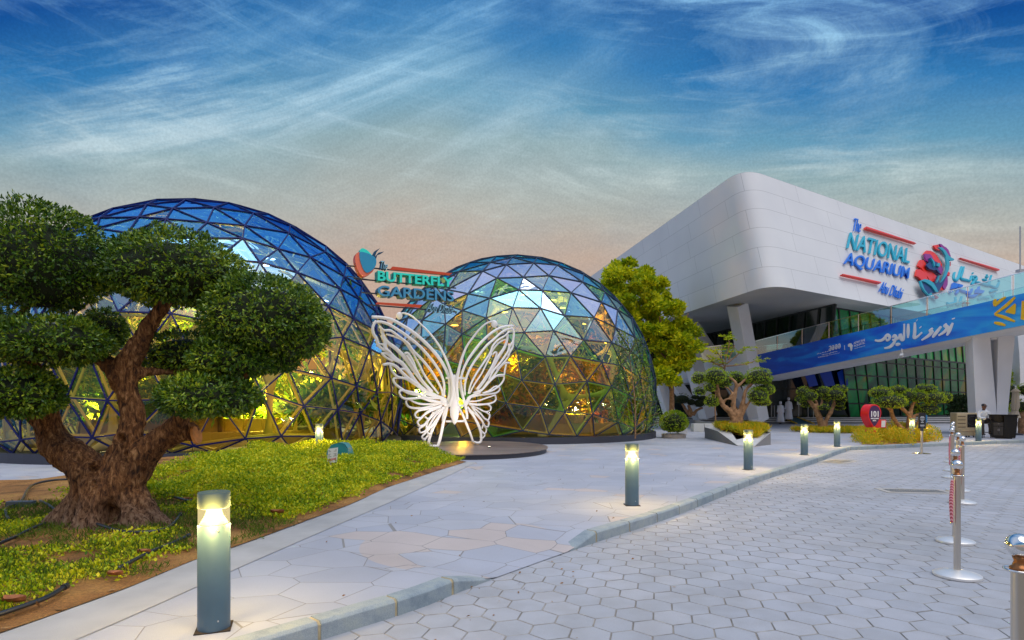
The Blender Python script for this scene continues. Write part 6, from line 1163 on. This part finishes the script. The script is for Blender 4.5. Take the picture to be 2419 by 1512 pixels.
a = MB(); a.prism([PL(*cP(x, y), PP) - pn * .01 for x, y in ((893, 622), (988, 622), (982, 780), (888, 780))], -pn * .02); obj('white_card', a, m_paper, e)
a = MB(); q = PL(*cP(715, 780), PP) - pn * .17; a.box((q.x, q.y, .35), (.3, .2, .5)); obj('foot', a, m_rd, e)
# black notice on a steel stand
X_, Y_ = 13.2, 19.1; e = empty('notice_stand', (X_, Y_, 0), 'small black notice on a steel pole stand, on the road before the golden bushes', 'notice stand')
a = MB(); a.lathe([(.26, 0), (.26, .02), (.04, .04), (0, .04)], (X_, Y_, 0), 36); obj('base', a, m_steel, e, smooth=True, auto=35); a = MB(); a.tube([(X_, Y_, .03), (X_, Y_, .78)], .035, 14); obj('pole', a, m_sat, e, smooth=True, auto=40)
a = MB(); a.tube([(X_, Y_, .74), (X_, Y_, .87)], .05, 10); a.tube([(X_, Y_, .87), (X_, Y_, .95)], .02, 8); obj('clamp', a, m_ring, e, smooth=True, auto=40)
a = MB(); a.box((X_, Y_ - .01, 1.07), (.23, .03, .50)); obj('panel', a, pm('black_panel', (.012, .012, .016), .4), e, bevel=.004)
a = MB()
for z, w in ((1.20, .1), (1.17, .14), (1.125, .15), (1.09, .10), (1.055, .05), (1.015, .09), (.93, .14), (.90, .12)): a.box((X_, Y_ - .028, z), (w, .004, .014))
obj('text_lines', a, m_paper, e)
# ================================================================ PLANTERS, BLOCKS, BEDS
m_pl = pm('grey_planter_concrete', (.16, .17, .19), .7, var=.12, vs=1.5); m_pll = pm('pale_planter_top', (.50, .50, .51), .7, var=.08, vs=1.5)
e = empty('wedge_planter', (8.6, 23, .12), 'grey concrete planter with two wedge walls open towards the viewer, holding the many limbed topiary', 'planter')
pL0 = G(1664, 1035); pF1 = G(1742, 1053.6); pF2 = G(1782, 1055); pR0 = G(1820, 1050.5); bL = G(1690, 1022); bL = Vector((bL.x, 28.2, .12)); bR = Vector((pR0.x + 1.4, 26.5, .12)); up = lambda p, h: Vector((p.x, p.y, h))
a = MB(); a.add([pL0, pF1, bL, up(pL0, .60), up(pF1, .135), up(bL, .62), up(pL0.lerp(pF1, .45), .52)], [(0, 1, 4, 6, 3), (0, 3, 5, 2)]); a.add([pF2, pR0, bR, up(pF2, .135), up(pR0, .56), up(bR, .62)], [(0, 1, 4, 3), (1, 2, 5, 4)]); a.add([bL, bR, up(bL, .62), up(bR, .62)], [(0, 1, 3, 2)]); obj('wall', a, m_pl, e)
mid = Vector((8.95, 23.6, .60)); s1 = Vector((8.4, 24.6, .60)); iL = pL0.lerp(pF1, .5); a = MB()
a.add([up(pL0, .602), up(pL0.lerp(pF1, .45), .522), up(pF1, .137), up(pF2, .137), up(pR0, .562), up(bR, .622), up(bL, .622), up(pF1.lerp(pF2, .5) + Vector((0, .9, 0)), .30), Vector((8.55, 23.1, .50)), Vector((9.9, 23.0, .50)), Vector((9.1, 26.3, .58)), Vector((10.4, 26, .58))],
      [(2, 3, 7), (1, 2, 7, 8), (0, 1, 8, 10), (0, 10, 6), (3, 4, 9, 7), (4, 5, 11, 9), (5, 6, 10, 11)]); obj('sloping_top', a, m_pll, e)
a = MB(); a.add([(8.55, 23.1, .48), (9.0, 22.0, .28), (9.9, 23.0, .48), (10.4, 26, .56), (9.1, 26.3, .56)], [(0, 1, 2, 3, 4)]); obj('soil', a, m_soil, e)
def tuft(label, poly, z, n, h, leaf, mat, asp=.12, name='ornamental_grass', cat='grass'):
    xs = np.array([p[0] for p in poly]); ysn = np.array([p[1] for p in poly]); qx = prng.uniform(xs.min(), xs.max(), n * 4); qy = prng.uniform(ysn.min(), ysn.max(), n * 4); ins = np.zeros(len(qx), bool); j = len(poly) - 1
    for i in range(len(poly)):
        ins ^= ((ysn[i] > qy) != (ysn[j] > qy)) & (qx < (xs[j] - xs[i]) * (qy - ysn[i]) / (ysn[j] - ysn[i] + 1e-12) + xs[i]); j = i
    qx, qy = qx[ins][:n], qy[ins][:n]; zz = np.full(len(qx), z) if not callable(z) else np.array([z(x, y) for x, y in zip(qx, qy)]); return cover(name, label, cat, np.stack([qx, qy, zz], 1), np.full(len(qx), h), leaf, 8, mat, asp, .55)
tuft('golden grass filling the wedge planter round the trunk', [(8.35, 23.4), (8.95, 21.9), (9.95, 23.0), (10.7, 26), (9.1, 26.6)], lambda x, y: .28 + .28 * sm(21.8, 23.2, y), 1900, .16, .17, m_yg, .18)
tuft('golden grass bed at the foot of the two limbed topiary tree', [(15.2, 32.4), (15.7, 30.4), (16.9, 29.8), (19.8, 32.4), (17.2, 33.4)], .13, 1100, .14, .2, m_yg, .18)
bp_ = [G(2034, 1050), G(2100, 1051), G(2180, 1046), G(2206, 1040), G(2190, 1024), G(2120, 1019), G(2050, 1026), G(2034, 1036)]
a = MB(); a.poly([p + Vector((0, 0, .006)) for p in bp_]); setp(obj('bush_bed_soil', a, m_soil), kind='structure')
# individual golden bushes
bxs = np.array([p.x for p in bp_]); bys = np.array([p.y for p in bp_])
bl_n = 0; cand = []
rb_ = random.Random(9)
while bl_n < 38:
    x, y = rb_.uniform(bxs.min(), bxs.max()), rb_.uniform(bys.min(), bys.max()); ins = False; j = len(bp_) - 1
    for i in range(len(bp_)):
        if (bys[i] > y) != (bys[j] > y) and x < (bxs[j] - bxs[i]) * (y - bys[i]) / (bys[j] - bys[i]) + bxs[i]: ins = not ins
        j = i
    if ins and all(math.hypot(x - a_, y - b_) > .33 for a_, b_ in cand) and math.hypot(x - 16.5, y - 24.3) > .4: cand.append((x, y)); bl_n += 1
    elif rb_.random() < .002: break
pts = np.array([(x, y, .13) for x, y in cand]); V_, Q_, o_ = [], [], 0
for x, y in cand:
    h = rb_.uniform(.42, .62); d = sph(prng, 520, -.1); c = np.array([x, y, .16]); v, q = leaves(c + d * np.array([.42, .42, h]) * (prng.random((520, 1)) ** .45), d + np.array([0, 0, .4]), .085, .4, prng, .6); V_.append(v); Q_.append(q + o_); o_ += len(v)
setp(np_mesh('golden_bushes', np.vstack(V_), np.vstack(Q_), [m_yg]), 'mass of low golden and green bushes in the kerbside bed under the wide topiary', 'bushes', kind='stuff')
tuft('low green hedge strip at the foot of the steps left of the air cooler', [(25.0, 31.5), (29.5, 33), (29.2, 33.9), (24.8, 32.5)], .13, 500, .22, .16, m_tp, .4, 'hedge_strip', 'hedge')
def blockt(name, poly_b, h0, poly_t, label, mat, cat, group=None):
    c = sum(poly_b, Vector()) / len(poly_b); e = empty(name, c, label, cat, group); a = MB(); n = len(poly_b); a.add(poly_b + poly_t, [tuple(range(n)), tuple(range(n, 2 * n))] + [(i, (i + 1) % n, (i + 1) % n + n, i + n) for i in range(n)]); obj('block', a, mat, e, bevel=.012); a = MB(); a.box(c + Vector((0, 0, .008)), (.3, .3, .012)); obj('pad', a, m_pl, e)
def qb(x0, x1, Yf, dep, z0, z1, **k):
    a0, a1 = P(x0, 0, Yf).x, P(x1, 0, Yf).x; return [Vector((a0, Yf, z0)), Vector((a1, Yf, z0)), Vector((a1, Yf + dep, z0)), Vector((a0, Yf + dep, z0))], [Vector((a0, Yf, z1)), Vector((a1, Yf, z1)), Vector((a1, Yf + dep, z1)), Vector((a0, Yf + dep, z1))]
for x0, x1, Yf, z1, lb in ((1638, 1663, 32, .55, 'pale stone bench block, left of the pair behind the wedge planter'), (1664, 1690, 32, .55, 'pale stone bench block, right of the pair behind the wedge planter'), (1776, 1799, 36, .66, 'square white stone block right of the many limbed topiary'), (1604, 1623, 30, .6, 'pale stone block partly behind the ball shrub')):
    b_, t_ = qb(x0, x1, Yf, .55, .12, z1); blockt('stone_block', b_, 0, t_, lb, m_pll, 'block', 'pale stone seating blocks in the plaza')
Yw = 24.3; w0 = P(2196, 0, Yw).x; w1 = P(2210, 0, Yw).x; w2 = P(2219, 0, Yw).x
blockt('stone_wedge', [Vector((w0 - .05, Yw, .12)), Vector((w2, Yw, .12)), Vector((w2 + .3, Yw + .7, .12)), Vector((w0, Yw + .7, .12))], 0, [Vector((w0, Yw + .05, .60)), Vector((w1 + .05, Yw + .05, .60)), Vector((w1 + .35, Yw + .6, .60)), Vector((w0 + .05, Yw + .6, .60))], 'grey sloping stone wedge at the right end of the golden bushes', pm('grey_wedge_stone', (.27, .29, .31), .7), 'block')
blockt('stone_wedge', [Vector((11.0, 35.5, .12)), Vector((14.6, 34, .12)), Vector((15, 37, .12)), Vector((11.4, 38, .12))], 0, [Vector((11.0, 35.6, .62)), Vector((14.4, 34.1, .16)), Vector((14.8, 37, .2)), Vector((11.4, 38, .65))], 'long dark grey sloping planter slab under the dark topiary', m_pl, 'block')
# ================================================================ COOLER, KIOSK, STOOL, PARASOL
Yc_ = 26.5; m_bei = pm('beige_plastic', (.42, .36, .25), .55, var=.06, vs=6); m_blk = pm('black_lacquer', (.008, .008, .009), .55, spec=.25, var=.1, vs=4)
x0, x1 = P(2262, 0, Yc_).x, P(2306, 0, Yc_).x; w_ = x1 - x0; e = empty('air_cooler', ((x0 + x1) / 2, Yc_, .12), 'big beige evaporative air cooler on castors with a black square fan grille', 'air cooler'); cx_ = (x0 + x1) / 2
a = MB(); a.box((cx_, Yc_ + .3, .80), (w_, .6, .84)); obj('housing', a, m_bei, e, bevel=.03); a = MB(); a.box((cx_ + .02, Yc_ + .3, .29), (w_ * .86, .52, .20)); a.box((cx_ + .02, Yc_ + .3, .31), (w_ * .90, .54, .04)); obj('tank', a, m_bei, e, bevel=.02)
a = MB(); a.box((cx_ + w_ * .23, Yc_ - .01, .86), (w_ * .46, .04, .58)); obj('fan_grille', a, m_blk, e, bevel=.05)
a = MB()
for k in range(9): a.beam((cx_ + w_ * .02, Yc_ - .035, .62 + k * .06), (cx_ + w_ * .44, Yc_ - .035, .62 + k * .06), .012, .012)
a.tube([(cx_ + w_ * .23 + .2 * math.cos(q), Yc_ - .04, .86 + .2 * math.sin(q)) for q in np.linspace(0, 6.283, 25)], .008, 6); obj('fan_guard', a, m_ring, e)
a = MB(); 
for z in (1.06, .90, .74, .58): a.box((cx_ - w_ * .27, Yc_ - .005, z), (w_ * .36, .03, .03))
obj('louvre', a, pm('louvre_shadow_gap', (.05, .04, .03), .7), e); a = MB()
for z in (1.0, .84, .68, .50):
    for k in range(5): a.box((cx_ - w_ * .42 + k * .075, Yc_ - .012, z), (.05, .03, .06))
for k in range(9): a.box((cx_ - w_ * .36 + k * w_ * .09, Yc_ + .035, .29), (.03, .03, .19))
obj('moulded_ribs', a, m_bei, e)
for k, (dx, dy) in enumerate(((-.3, .1), (0, .08), (.3, .1), (-.3, .5), (.3, .5))): a = MB(); a.tube([(cx_ + dx - .02, Yc_ + dy, .155), (cx_ + dx + .02, Yc_ + dy, .155)], .034, 12); a.box((cx_ + dx, Yc_ + dy, .19), (.03, .04, .04)); obj('castor', a, m_ring, e)
e.rotation_euler.z = -R(12)
Yk = 25.4; x0, x1 = P(2338, 0, Yk).x, P(2405, 0, Yk).x; cx_ = (x0 + x1) / 2; e = empty('kiosk_desk', (cx_, Yk, .12), 'black host desk narrowing downwards with an open shelf and small doors, before the white support', 'desk')
a = MB(); xs_ = (x0, x0 + .60, x1); zb2, zt2 = .20, 1.13
def kbox(xa, xb, ya, yb, za, zb3, ins=.10): return MB().add([(xa + ins * (xa == x0), ya, za), (xb - ins * (xb == x1), ya, za), (xb - ins * (xb == x1), yb, za), (xa + ins * (xa == x0), yb, za), (xa, ya, zb3), (xb, ya, zb3), (xb, yb, zb3), (xa, yb, zb3)], [(3, 2, 1, 0), (4, 5, 6, 7), (0, 1, 5, 4), (1, 2, 6, 5), (2, 3, 7, 6), (3, 0, 4, 7)])
a = kbox(x0, x1, Yk + .06, Yk + .6, .16, .84); obj('cabinet', a, m_blk, e); a = kbox(x0, x0 + .06, Yk, Yk + .6, .84, 1.12, 0); a.v += []; obj('side_panel', a, m_blk, e)
a = kbox(x0 + .62, x1, Yk, Yk + .6, .18, 1.12); obj('side_cabinet', a, m_blk, e); a = MB(); a.box((cx_ + .02, Yk + .28, 1.14), (x1 - x0 + .08, .68, .04)); obj('top', a, m_blk, e, bevel=.006); a = MB(); a.box((x0 + .32, Yk + .56, .98), (.6, .03, .28)); obj('back_panel', a, m_ring, e)
a = MB(); a.box((x0 + .38, Yk + .045, .74), (.42, .02, .14)); obj('drawer', a, pm('black_front', (.02, .02, .022), .35), e); a = MB(); a.box((x0 + .27, Yk + .045, .45), (.20, .02, .38)); obj('door', a, bpy.data.materials['black_front'], e); a = MB(); a.box((x0 + .49, Yk + .045, .45), (.20, .02, .38)); obj('door', a, bpy.data.materials['black_front'], e)
for p, s_ in (((x0 + .38, Yk + .02, .76), (.08, .02, .012)), ((x0 + .355, Yk + .02, .50), (.012, .02, .09)), ((x0 + .405, Yk + .02, .50), (.012, .02, .09))): a = MB(); a.box(p, s_); obj('handle', a, m_steel, e)
a = MB(); a.box((cx_, Yk + .3, .14), (x1 - x0 - .5, .5, .05)); obj('plinth', a, m_blk, e); e.rotation_euler.z = -R(33); e.scale = (.76, .8, 1); e.location.x -= .02
Yp = 28.6; X_ = P(2398, 0, Yp).x; e = empty('folded_parasol', (X_, Yp, .12), 'folded beige parasol behind the black desk', 'parasol'); a = MB(); a.tube([(X_, Yp, .12), (X_ + .0, Yp, 2.42)], .025, 10); a.ell((X_, Yp, 2.45), (.04, .04, .05)); obj('pole', a, m_steel, e, smooth=True)
a = MB(); vs = []; pr_ = [(2.36, .05, 0), (2.24, .17, 0), (2.20, .19, 0), (2.18, .13, 0), (1.9, .15, 0), (1.5, .17, 0), (1.32, .13, -.02), (1.28, .13, -.03), (1.1, .22, -.08), (.95, .30, -.14)]
for j, (z, r_, ox) in enumerate(pr_):
    for k in range(32): q = 2 * math.pi * k / 32; rr_ = r_ * (1 + .16 * math.cos(q * 8 + j * .3)); vs.append((X_ + ox + rr_ * math.cos(q), Yp + rr_ * math.sin(q) * .8, z))
a.add(vs, [(j * 32 + k, j * 32 + (k + 1) % 32, (j + 1) * 32 + (k + 1) % 32, (j + 1) * 32 + k) for j in range(len(pr_) - 1) for k in range(32)]); obj('canopy', a, pm('beige_canvas', (.50, .42, .31), .85), e, smooth=True)
a = MB(); a.lathe([(.14, 1.29), (.15, 1.31), (.14, 1.33)], (X_ - .03, Yp, 0), 20, sy=.85); obj('tie_strap', a, pm('canvas_strap', (.42, .34, .24), .8), e); a = MB(); a.lathe([(.3, .12), (.3, .18), (.05, .22), (0, .22)], (X_, Yp, 0), 24); obj('base', a, m_ring, e)
# ================================================================ PEOPLE
m_skin = pm('brown_skin', (.16, .07, .04), .55); m_skin2 = pm('light_brown_skin', (.36, .19, .12), .55); m_kan = pm('white_robe_cloth', (.84, .86, .95), .8, var=.04, vs=6, bump=.3, bs=9); m_shoe = pm('black_leather', (.012, .012, .012), .4); m_shirt = pm('white_shirt_cloth', (.66, .69, .74), .8, bump=.3, bs=20); m_trou = pm('dark_trousers', (.03, .025, .025), .8); m_capb = pm('dark_cap', (.012, .012, .018), .7)
def hand(a, p, d, s=1.0, curl=.5, side=1):
    """palm with five separate, unequal, bent fingers"""
    d = Vector(d).normalized(); n_ = Vector((0, -1, 0)); w = d.cross(n_).normalized() * side; a.ell(p + d * .045 * s, (.024 * s, .014 * s, .045 * s), 10, 8, M=d.to_track_quat('Z', 'Y').to_matrix())
    for k, ln in enumerate((.062, .075, .080, .072)):
        b_ = p + d * .085 * s + w * (k - 1.5) * .017 * s; m1 = b_ + d * ln * .5 * s + n_ * .008 * curl; m2 = m1 + (d * (1 - .3 * curl) + n_ * .7 * curl) * ln * .5 * s; a.tube([b_ - d * .01, m1, m2], [.0085 * s, .0078 * s, .006 * s], 6)
    b_ = p + d * .03 * s - w * .022 * s; a.tube([b_, b_ + (d * .6 - w * .8) * .035 * s, b_ + (d * 1.2 - w * .9) * .06 * s], [.010 * s, .009 * s, .007 * s], 6)
def walker(x, y, z, h, label, lean, step):
    e = empty('person', (x, y, z), label, 'person'); s = h / 1.75; o_ = Vector((x, y, z)); V = lambda a_, b_, c_: o_ + Vector((a_, b_, c_)) * s
    a = MB(); a.ell(V(0, .02, 1.655), (.075 * s, .095 * s, .115 * s), 16, 12); a.tube([V(0, .02, 1.60), V(0, 0, 1.44)], [.055 * s, .06 * s], 10); a.tube([V(0, 0, 1.48), V(0, 0, 1.2), V(0, 0, .95)], [.10 * s, .14 * s, .15 * s], 12); a.ell(V(0, .115, 1.645), (.015, .02, .02))
    for sd in (-1, 1):
        a.ell(V(.078 * sd, .01, 1.65), (.012, .02, .03)); a.tube([V(.16 * sd, 0, 1.40), V(.22 * sd, -.02, 1.12), V(.245 * sd, .03 * sd * step, .88)], [.05 * s, .04 * s, .026 * s], 9); hand(a, V(.245 * sd, .03 * sd * step, .88), (0.02 * sd, 0, -1), s, .5, sd)
        f_ = sd * step; a.tube([V(.09 * sd, 0, .95), V(.09 * sd, .06 * f_, .5), V(.09 * sd, .13 * f_, .10)], [.085 * s, .06 * s, .04 * s], 9); a.ell(V(.09 * sd, .13 * f_ + .05, .06), (.045 * s, .12 * s, .05 * s))
    remesh_union('body', a, m_skin2, e, .014, None, 1)
    a = MB(); a.lathe([(.30, .14), (.285, .30), (.245, .6), (.215, .95), (.205, 1.15), (.225, 1.32), (.20, 1.42), (.10, 1.50), (.07, 1.52)], o_, 36, sx=s, sy=s * .72); zz = a.v
    a.v = [(x + (vx - x) * (1 + .10 * math.sin(7 * math.atan2(vy - y, vx - x) + vz * 3) * max(0, 1 - (vz - z) / 1.0)), vy, z + (vz - z) * (s if False else 1) * s) for vx, vy, vz in zz]
    for sd in (-1, 1): a.tube([V(.155 * sd, 0, 1.43), V(.215 * sd, -.02, 1.13), V(.25 * sd, .03 * sd * step, .90)], [.075 * s, .068 * s, .062 * s], 12)
    obj('robe', a, m_kan, e, smooth=True)
    a = MB(); a.lathe([(.0, 1.785), (.06, 1.775), (.095, 1.73), (.10, 1.68), (.094, 1.645), (.088, 1.60), (.084, 1.56)], o_, 20, sx=s, sy=s * 1.1); a.v = [(vx, vy, z + (vz - z) * s) for vx, vy, vz in a.v]; obj('head_cloth', a, m_kan, e, smooth=True)
    for sd in (-1, 1): a = MB(); f_ = sd * step; a.ell(V(.09 * sd, .13 * f_ + .05, .05), (.055 * s, .14 * s, .052 * s), 14, 8); a.tube([V(.09 * sd, .13 * f_, .05), V(.09 * sd, .13 * f_, .13)], .048 * s, 10); obj('shoe', a, m_shoe, e, smooth=True)
walker(P(1843, 0, 44.4).x, 44.4, .122, 1.68, 'shorter person in a white robe and head cloth, left of the two by the ramp', 0, 1)
walker(P(1862, 0, 45.6).x, 45.6, .30, 1.80, 'taller person in a white robe and head cloth on the entrance ramp', 0, -1)
# seated attendant
X0, Y0 = P(2322, 0, 26.2).x, 26.2; e = empty('person', (X0, Y0, .12), 'person in a white shirt, dark trousers and cap, seated on a stool and looking down', 'person'); V = lambda a_, b_, c_: Vector((X0 + a_, Y0 + b_, .12 + c_))
a = MB(); hd = V(-.06, -.12, 1.38); a.ell(hd, (.078, .098, .115), 18, 14, M=Matrix.Rotation(R(22), 3, 'X')); a.ell(hd + Vector((-.03, -.10, -.005)), (.014, .026, .020)); a.ell(hd + Vector((-.03, -.088, -.055)), (.028, .012, .010)); a.ell(hd + Vector((-.02, -.07, -.085)), (.035, .03, .025))
for sd in (-1, 1): a.ell(hd + Vector((.08 * sd, 0, -.01)), (.012, .02, .03)); a.ell(hd + Vector((-.03 + .03 * sd, -.09, .018)), (.012, .008, .008))
a.tube([V(-.05, -.10, 1.30), V(0, 0, 1.20)], [.055, .065], 10); a.tube([V(0, 0, 1.20), V(.02, .05, .95), V(.03, .06, .74)], [.13, .14, .15], 12)
arms = {-1: [V(-.19, 0, 1.14), V(-.24, -.08, .90), V(-.12, -.30, .86)], 1: [V(.19, 0, 1.14), V(.26, -.06, .90), V(.02, -.30, .84)]}
for sd in (-1, 1): a.tube(arms[sd], [.05, .042, .03], 9); hand(a, arms[sd][-1], (-.4 * sd, -.8, -.1), 1.0, .9, sd)
legs = {-1: [V(-.09, 0, .72), V(-.34, -.36, .68), V(-.28, -.30, .24)], 1: [V(.10, 0, .72), V(-.02, -.42, .70), V(.02, -.36, .26)]}
for sd in (-1, 1): a.tube(legs[sd], [.085, .065, .04], 10); a.ell(legs[sd][-1] + Vector((-.02, -.05, -.05)), (.045, .11, .04))
remesh_union('body', a, m_skin, e, .013, None, 1)
a = MB(); a.tube(catmull([V(-.01, -.02, 1.245), V(0, 0, 1.18), V(.01, .03, 1.0), V(.03, .06, .80), V(.03, .06, .68)], 4), [.085, .17, .185, .175, .18], 18, flat=None); [a.tube(catmull(arms[sd], 5), [.078, .066, .062, .05], 12) for sd in (-1, 1)]; remesh_union('shirt', a, m_shirt, e, .016, lambda p: noise.noise(p * 9) * .012, 1)
a = MB(); [a.tube(catmull(legs[sd], 5), [.115, .095, .085, .075, .075], 12) for sd in (-1, 1)]; a.ell(V(.02, .04, .72), (.19, .16, .10)); remesh_union('trousers', a, m_trou, e, .018, lambda p: noise.noise(p * 8) * .01, 1)
for sd in (-1, 1): a = MB(); a.ell(legs[sd][-1] + Vector((-.02, -.06, -.06)), (.052, .135, .045), 14, 8); a.ell(legs[sd][-1] + Vector((0, .02, -.03)), (.05, .055, .06)); obj('shoe', a, m_shoe, e, smooth=True)
a = MB(); a.ell(hd + Vector((0, .012, .05)), (.086, .105, .075), 18, 10, M=Matrix.Rotation(R(22), 3, 'X')); a.ell(hd + Vector((-.03, -.12, .035)), (.065, .075, .010), 14, 6, M=Matrix.Rotation(R(15), 3, 'X')); obj('cap', a, m_capb, e, smooth=True)
c = V(-.06, -.42, .83); e2 = empty('tablet', c, 'dark tablet held in the hands of the seated person', 'tablet'); a = MB(); a.box(c, (.20, .14, .018), M=Matrix.Rotation(R(25), 3, 'X')); obj('case', a, m_blk, e2, bevel=.004); a = MB(); a.box(c + Vector((0, -.003, .010)), (.17, .11, .004), M=Matrix.Rotation(R(25), 3, 'X')); obj('screen', a, pm('dark_screen', (.02, .02, .03), .1), e2)
sx_, sy_ = X0 + .04, Y0 + .06; e = empty('bar_stool', (sx_, sy_, .12), 'tall black bar stool under the seated person', 'stool'); a = MB(); a.lathe([(0, .745), (.17, .745), (.18, .765), (.17, .785), (0, .79)], (sx_, sy_, 0), 24); obj('seat', a, m_blk, e, smooth=True)
for dx, dy in ((-1, -1), (1, -1), (1, 1), (-1, 1)): a = MB(); a.beam((sx_ + dx * .12, sy_ + dy * .12, .75), (sx_ + dx * .19, sy_ + dy * .19, .121), .03, .03); obj('leg', a, m_blk, e)
a = MB(); c4 = [(sx_ + dx * .165, sy_ + dy * .165, .36) for dx, dy in ((-1, -1), (1, -1), (1, 1), (-1, 1))]
for i in range(4): a.beam(c4[i], c4[(i + 1) % 4], .022, .022)
obj('footrest', a, m_blk, e)
# queue posts before the entrance
def qpost():
    e = empty('queue_post', (0, 0, 0), '', 'queue post', 'slim queue posts before the dark entrance'); a = MB(); a.lathe([(.17, 0), (.17, .02), (0, .035)], (0, 0, 0), 20); obj('base', a, m_alu, e); a = MB(); a.lathe([(.035, .02), (.035, 1.0), (0, 1.0)], (0, 0, 0), 12); obj('post', a, m_alu, e, smooth=True, auto=40); return e
qp = qpost(); qx = [(1822, 48.5), (1829, 49.2), (1836, 48.2), (1886, 48), (1894, 49.5), (1908, 48.4), (1921, 48.2)]
ql = ['slim queue post at the left end of the row in the dark entrance', 'second queue post from the left in the dark entrance', 'queue post just left of the two robed walkers', 'queue post just right of the taller robed walker', 'queue post with its base set back, right of the taller walker', 'queue post left of the two limbed topiary crown', 'rightmost queue post, partly behind the topiary tree']
for i, (x, y) in enumerate(qx): place(qp, (P(x, 0, y).x, y, .526), i == 0, ql[i])
e = empty('queue_belt', (P(1900, 0, 48.3).x, 48.3, 1.5), 'dark retractable belt strung between the queue posts', 'belt'); a = MB()
for (i, j) in ((0, 1), (1, 2), (3, 4), (4, 5), (5, 6)): a.beam((P(qx[i][0], 0, qx[i][1]).x, qx[i][1], 1.47), (P(qx[j][0], 0, qx[j][1]).x, qx[j][1], 1.47), .01, .05)
obj('webbing', a, pm('blue_webbing', (.02, .05, .12), .7), e); a = MB(); a.box((P(1886, 0, 48).x, 47.98, 1.75), (.28, .03, .40)); obj('notice', a, m_paper, e)
# hedge and trees far behind the domes
far = MB()
for i in range(26):
    x = -44 + i * 2.5; pass
V_, Q_, o_ = [], [], 0
for i in range(150):
    x = prng.uniform(-52, 4); y = 42 + prng.uniform(-2, 4); r_ = prng.uniform(1.0, 1.9); c = np.array([x, y, prng.uniform(.6, 2.6)]); d = sph(prng, 170, -.6); v, q = leaves(c + d * r_ * (prng.random((170, 1)) ** .3), d, .34, .5, prng, .6); V_.append(v); Q_.append(q + o_); o_ += len(v)
setp(np_mesh('background_hedge', np.vstack(V_), np.vstack(Q_), [m_tp]), 'band of green planting far behind the glass domes', 'planting', kind='stuff')
# origin of stuff objects stays at the world centre; nothing here is hidden or camera bound

# details that belong to a part move with that part
SUBP = {'fan_guard': 'fan_grille', 'louvre': 'housing', 'moulded_ribs': 'housing', 'text_lines': 'panel', 'pictograms': 'panel', 'cut_branch_end': 'trunk', 'rope_ring': 'neck', 'bolt': 'post', 
        'mullions': 'green_facade', 'white_card': 'side_plate', 'visor': 'cap', 'lamp_body': 'base', 'gland_': 'housing', 'tie_strap': 'canopy', 'railing_frame': 'railing_glass'}
for o in list(bpy.data.objects):
    k = o.name.split('.')[0]
    if k in SUBP and o.parent is not None:
        sib = [c for c in o.parent.children if c.name.split('.')[0] == SUBP[k] and c.type == 'MESH']
        if sib: o.parent = sib[0]
ds = [o for o in bpy.data.objects if o.name.split('.')[0] == 'handle']
for h in ds:
    c = sum((Vector(v.co) for v in h.data.vertices), Vector()) / len(h.data.vertices); cand_ = [d for d in h.parent.children if d.name.split('.')[0] in ('door', 'drawer')]
    h.parent = min(cand_, key=lambda d: (sum((Vector(v.co) for v in d.data.vertices), Vector()) / len(d.data.vertices) - c).length)
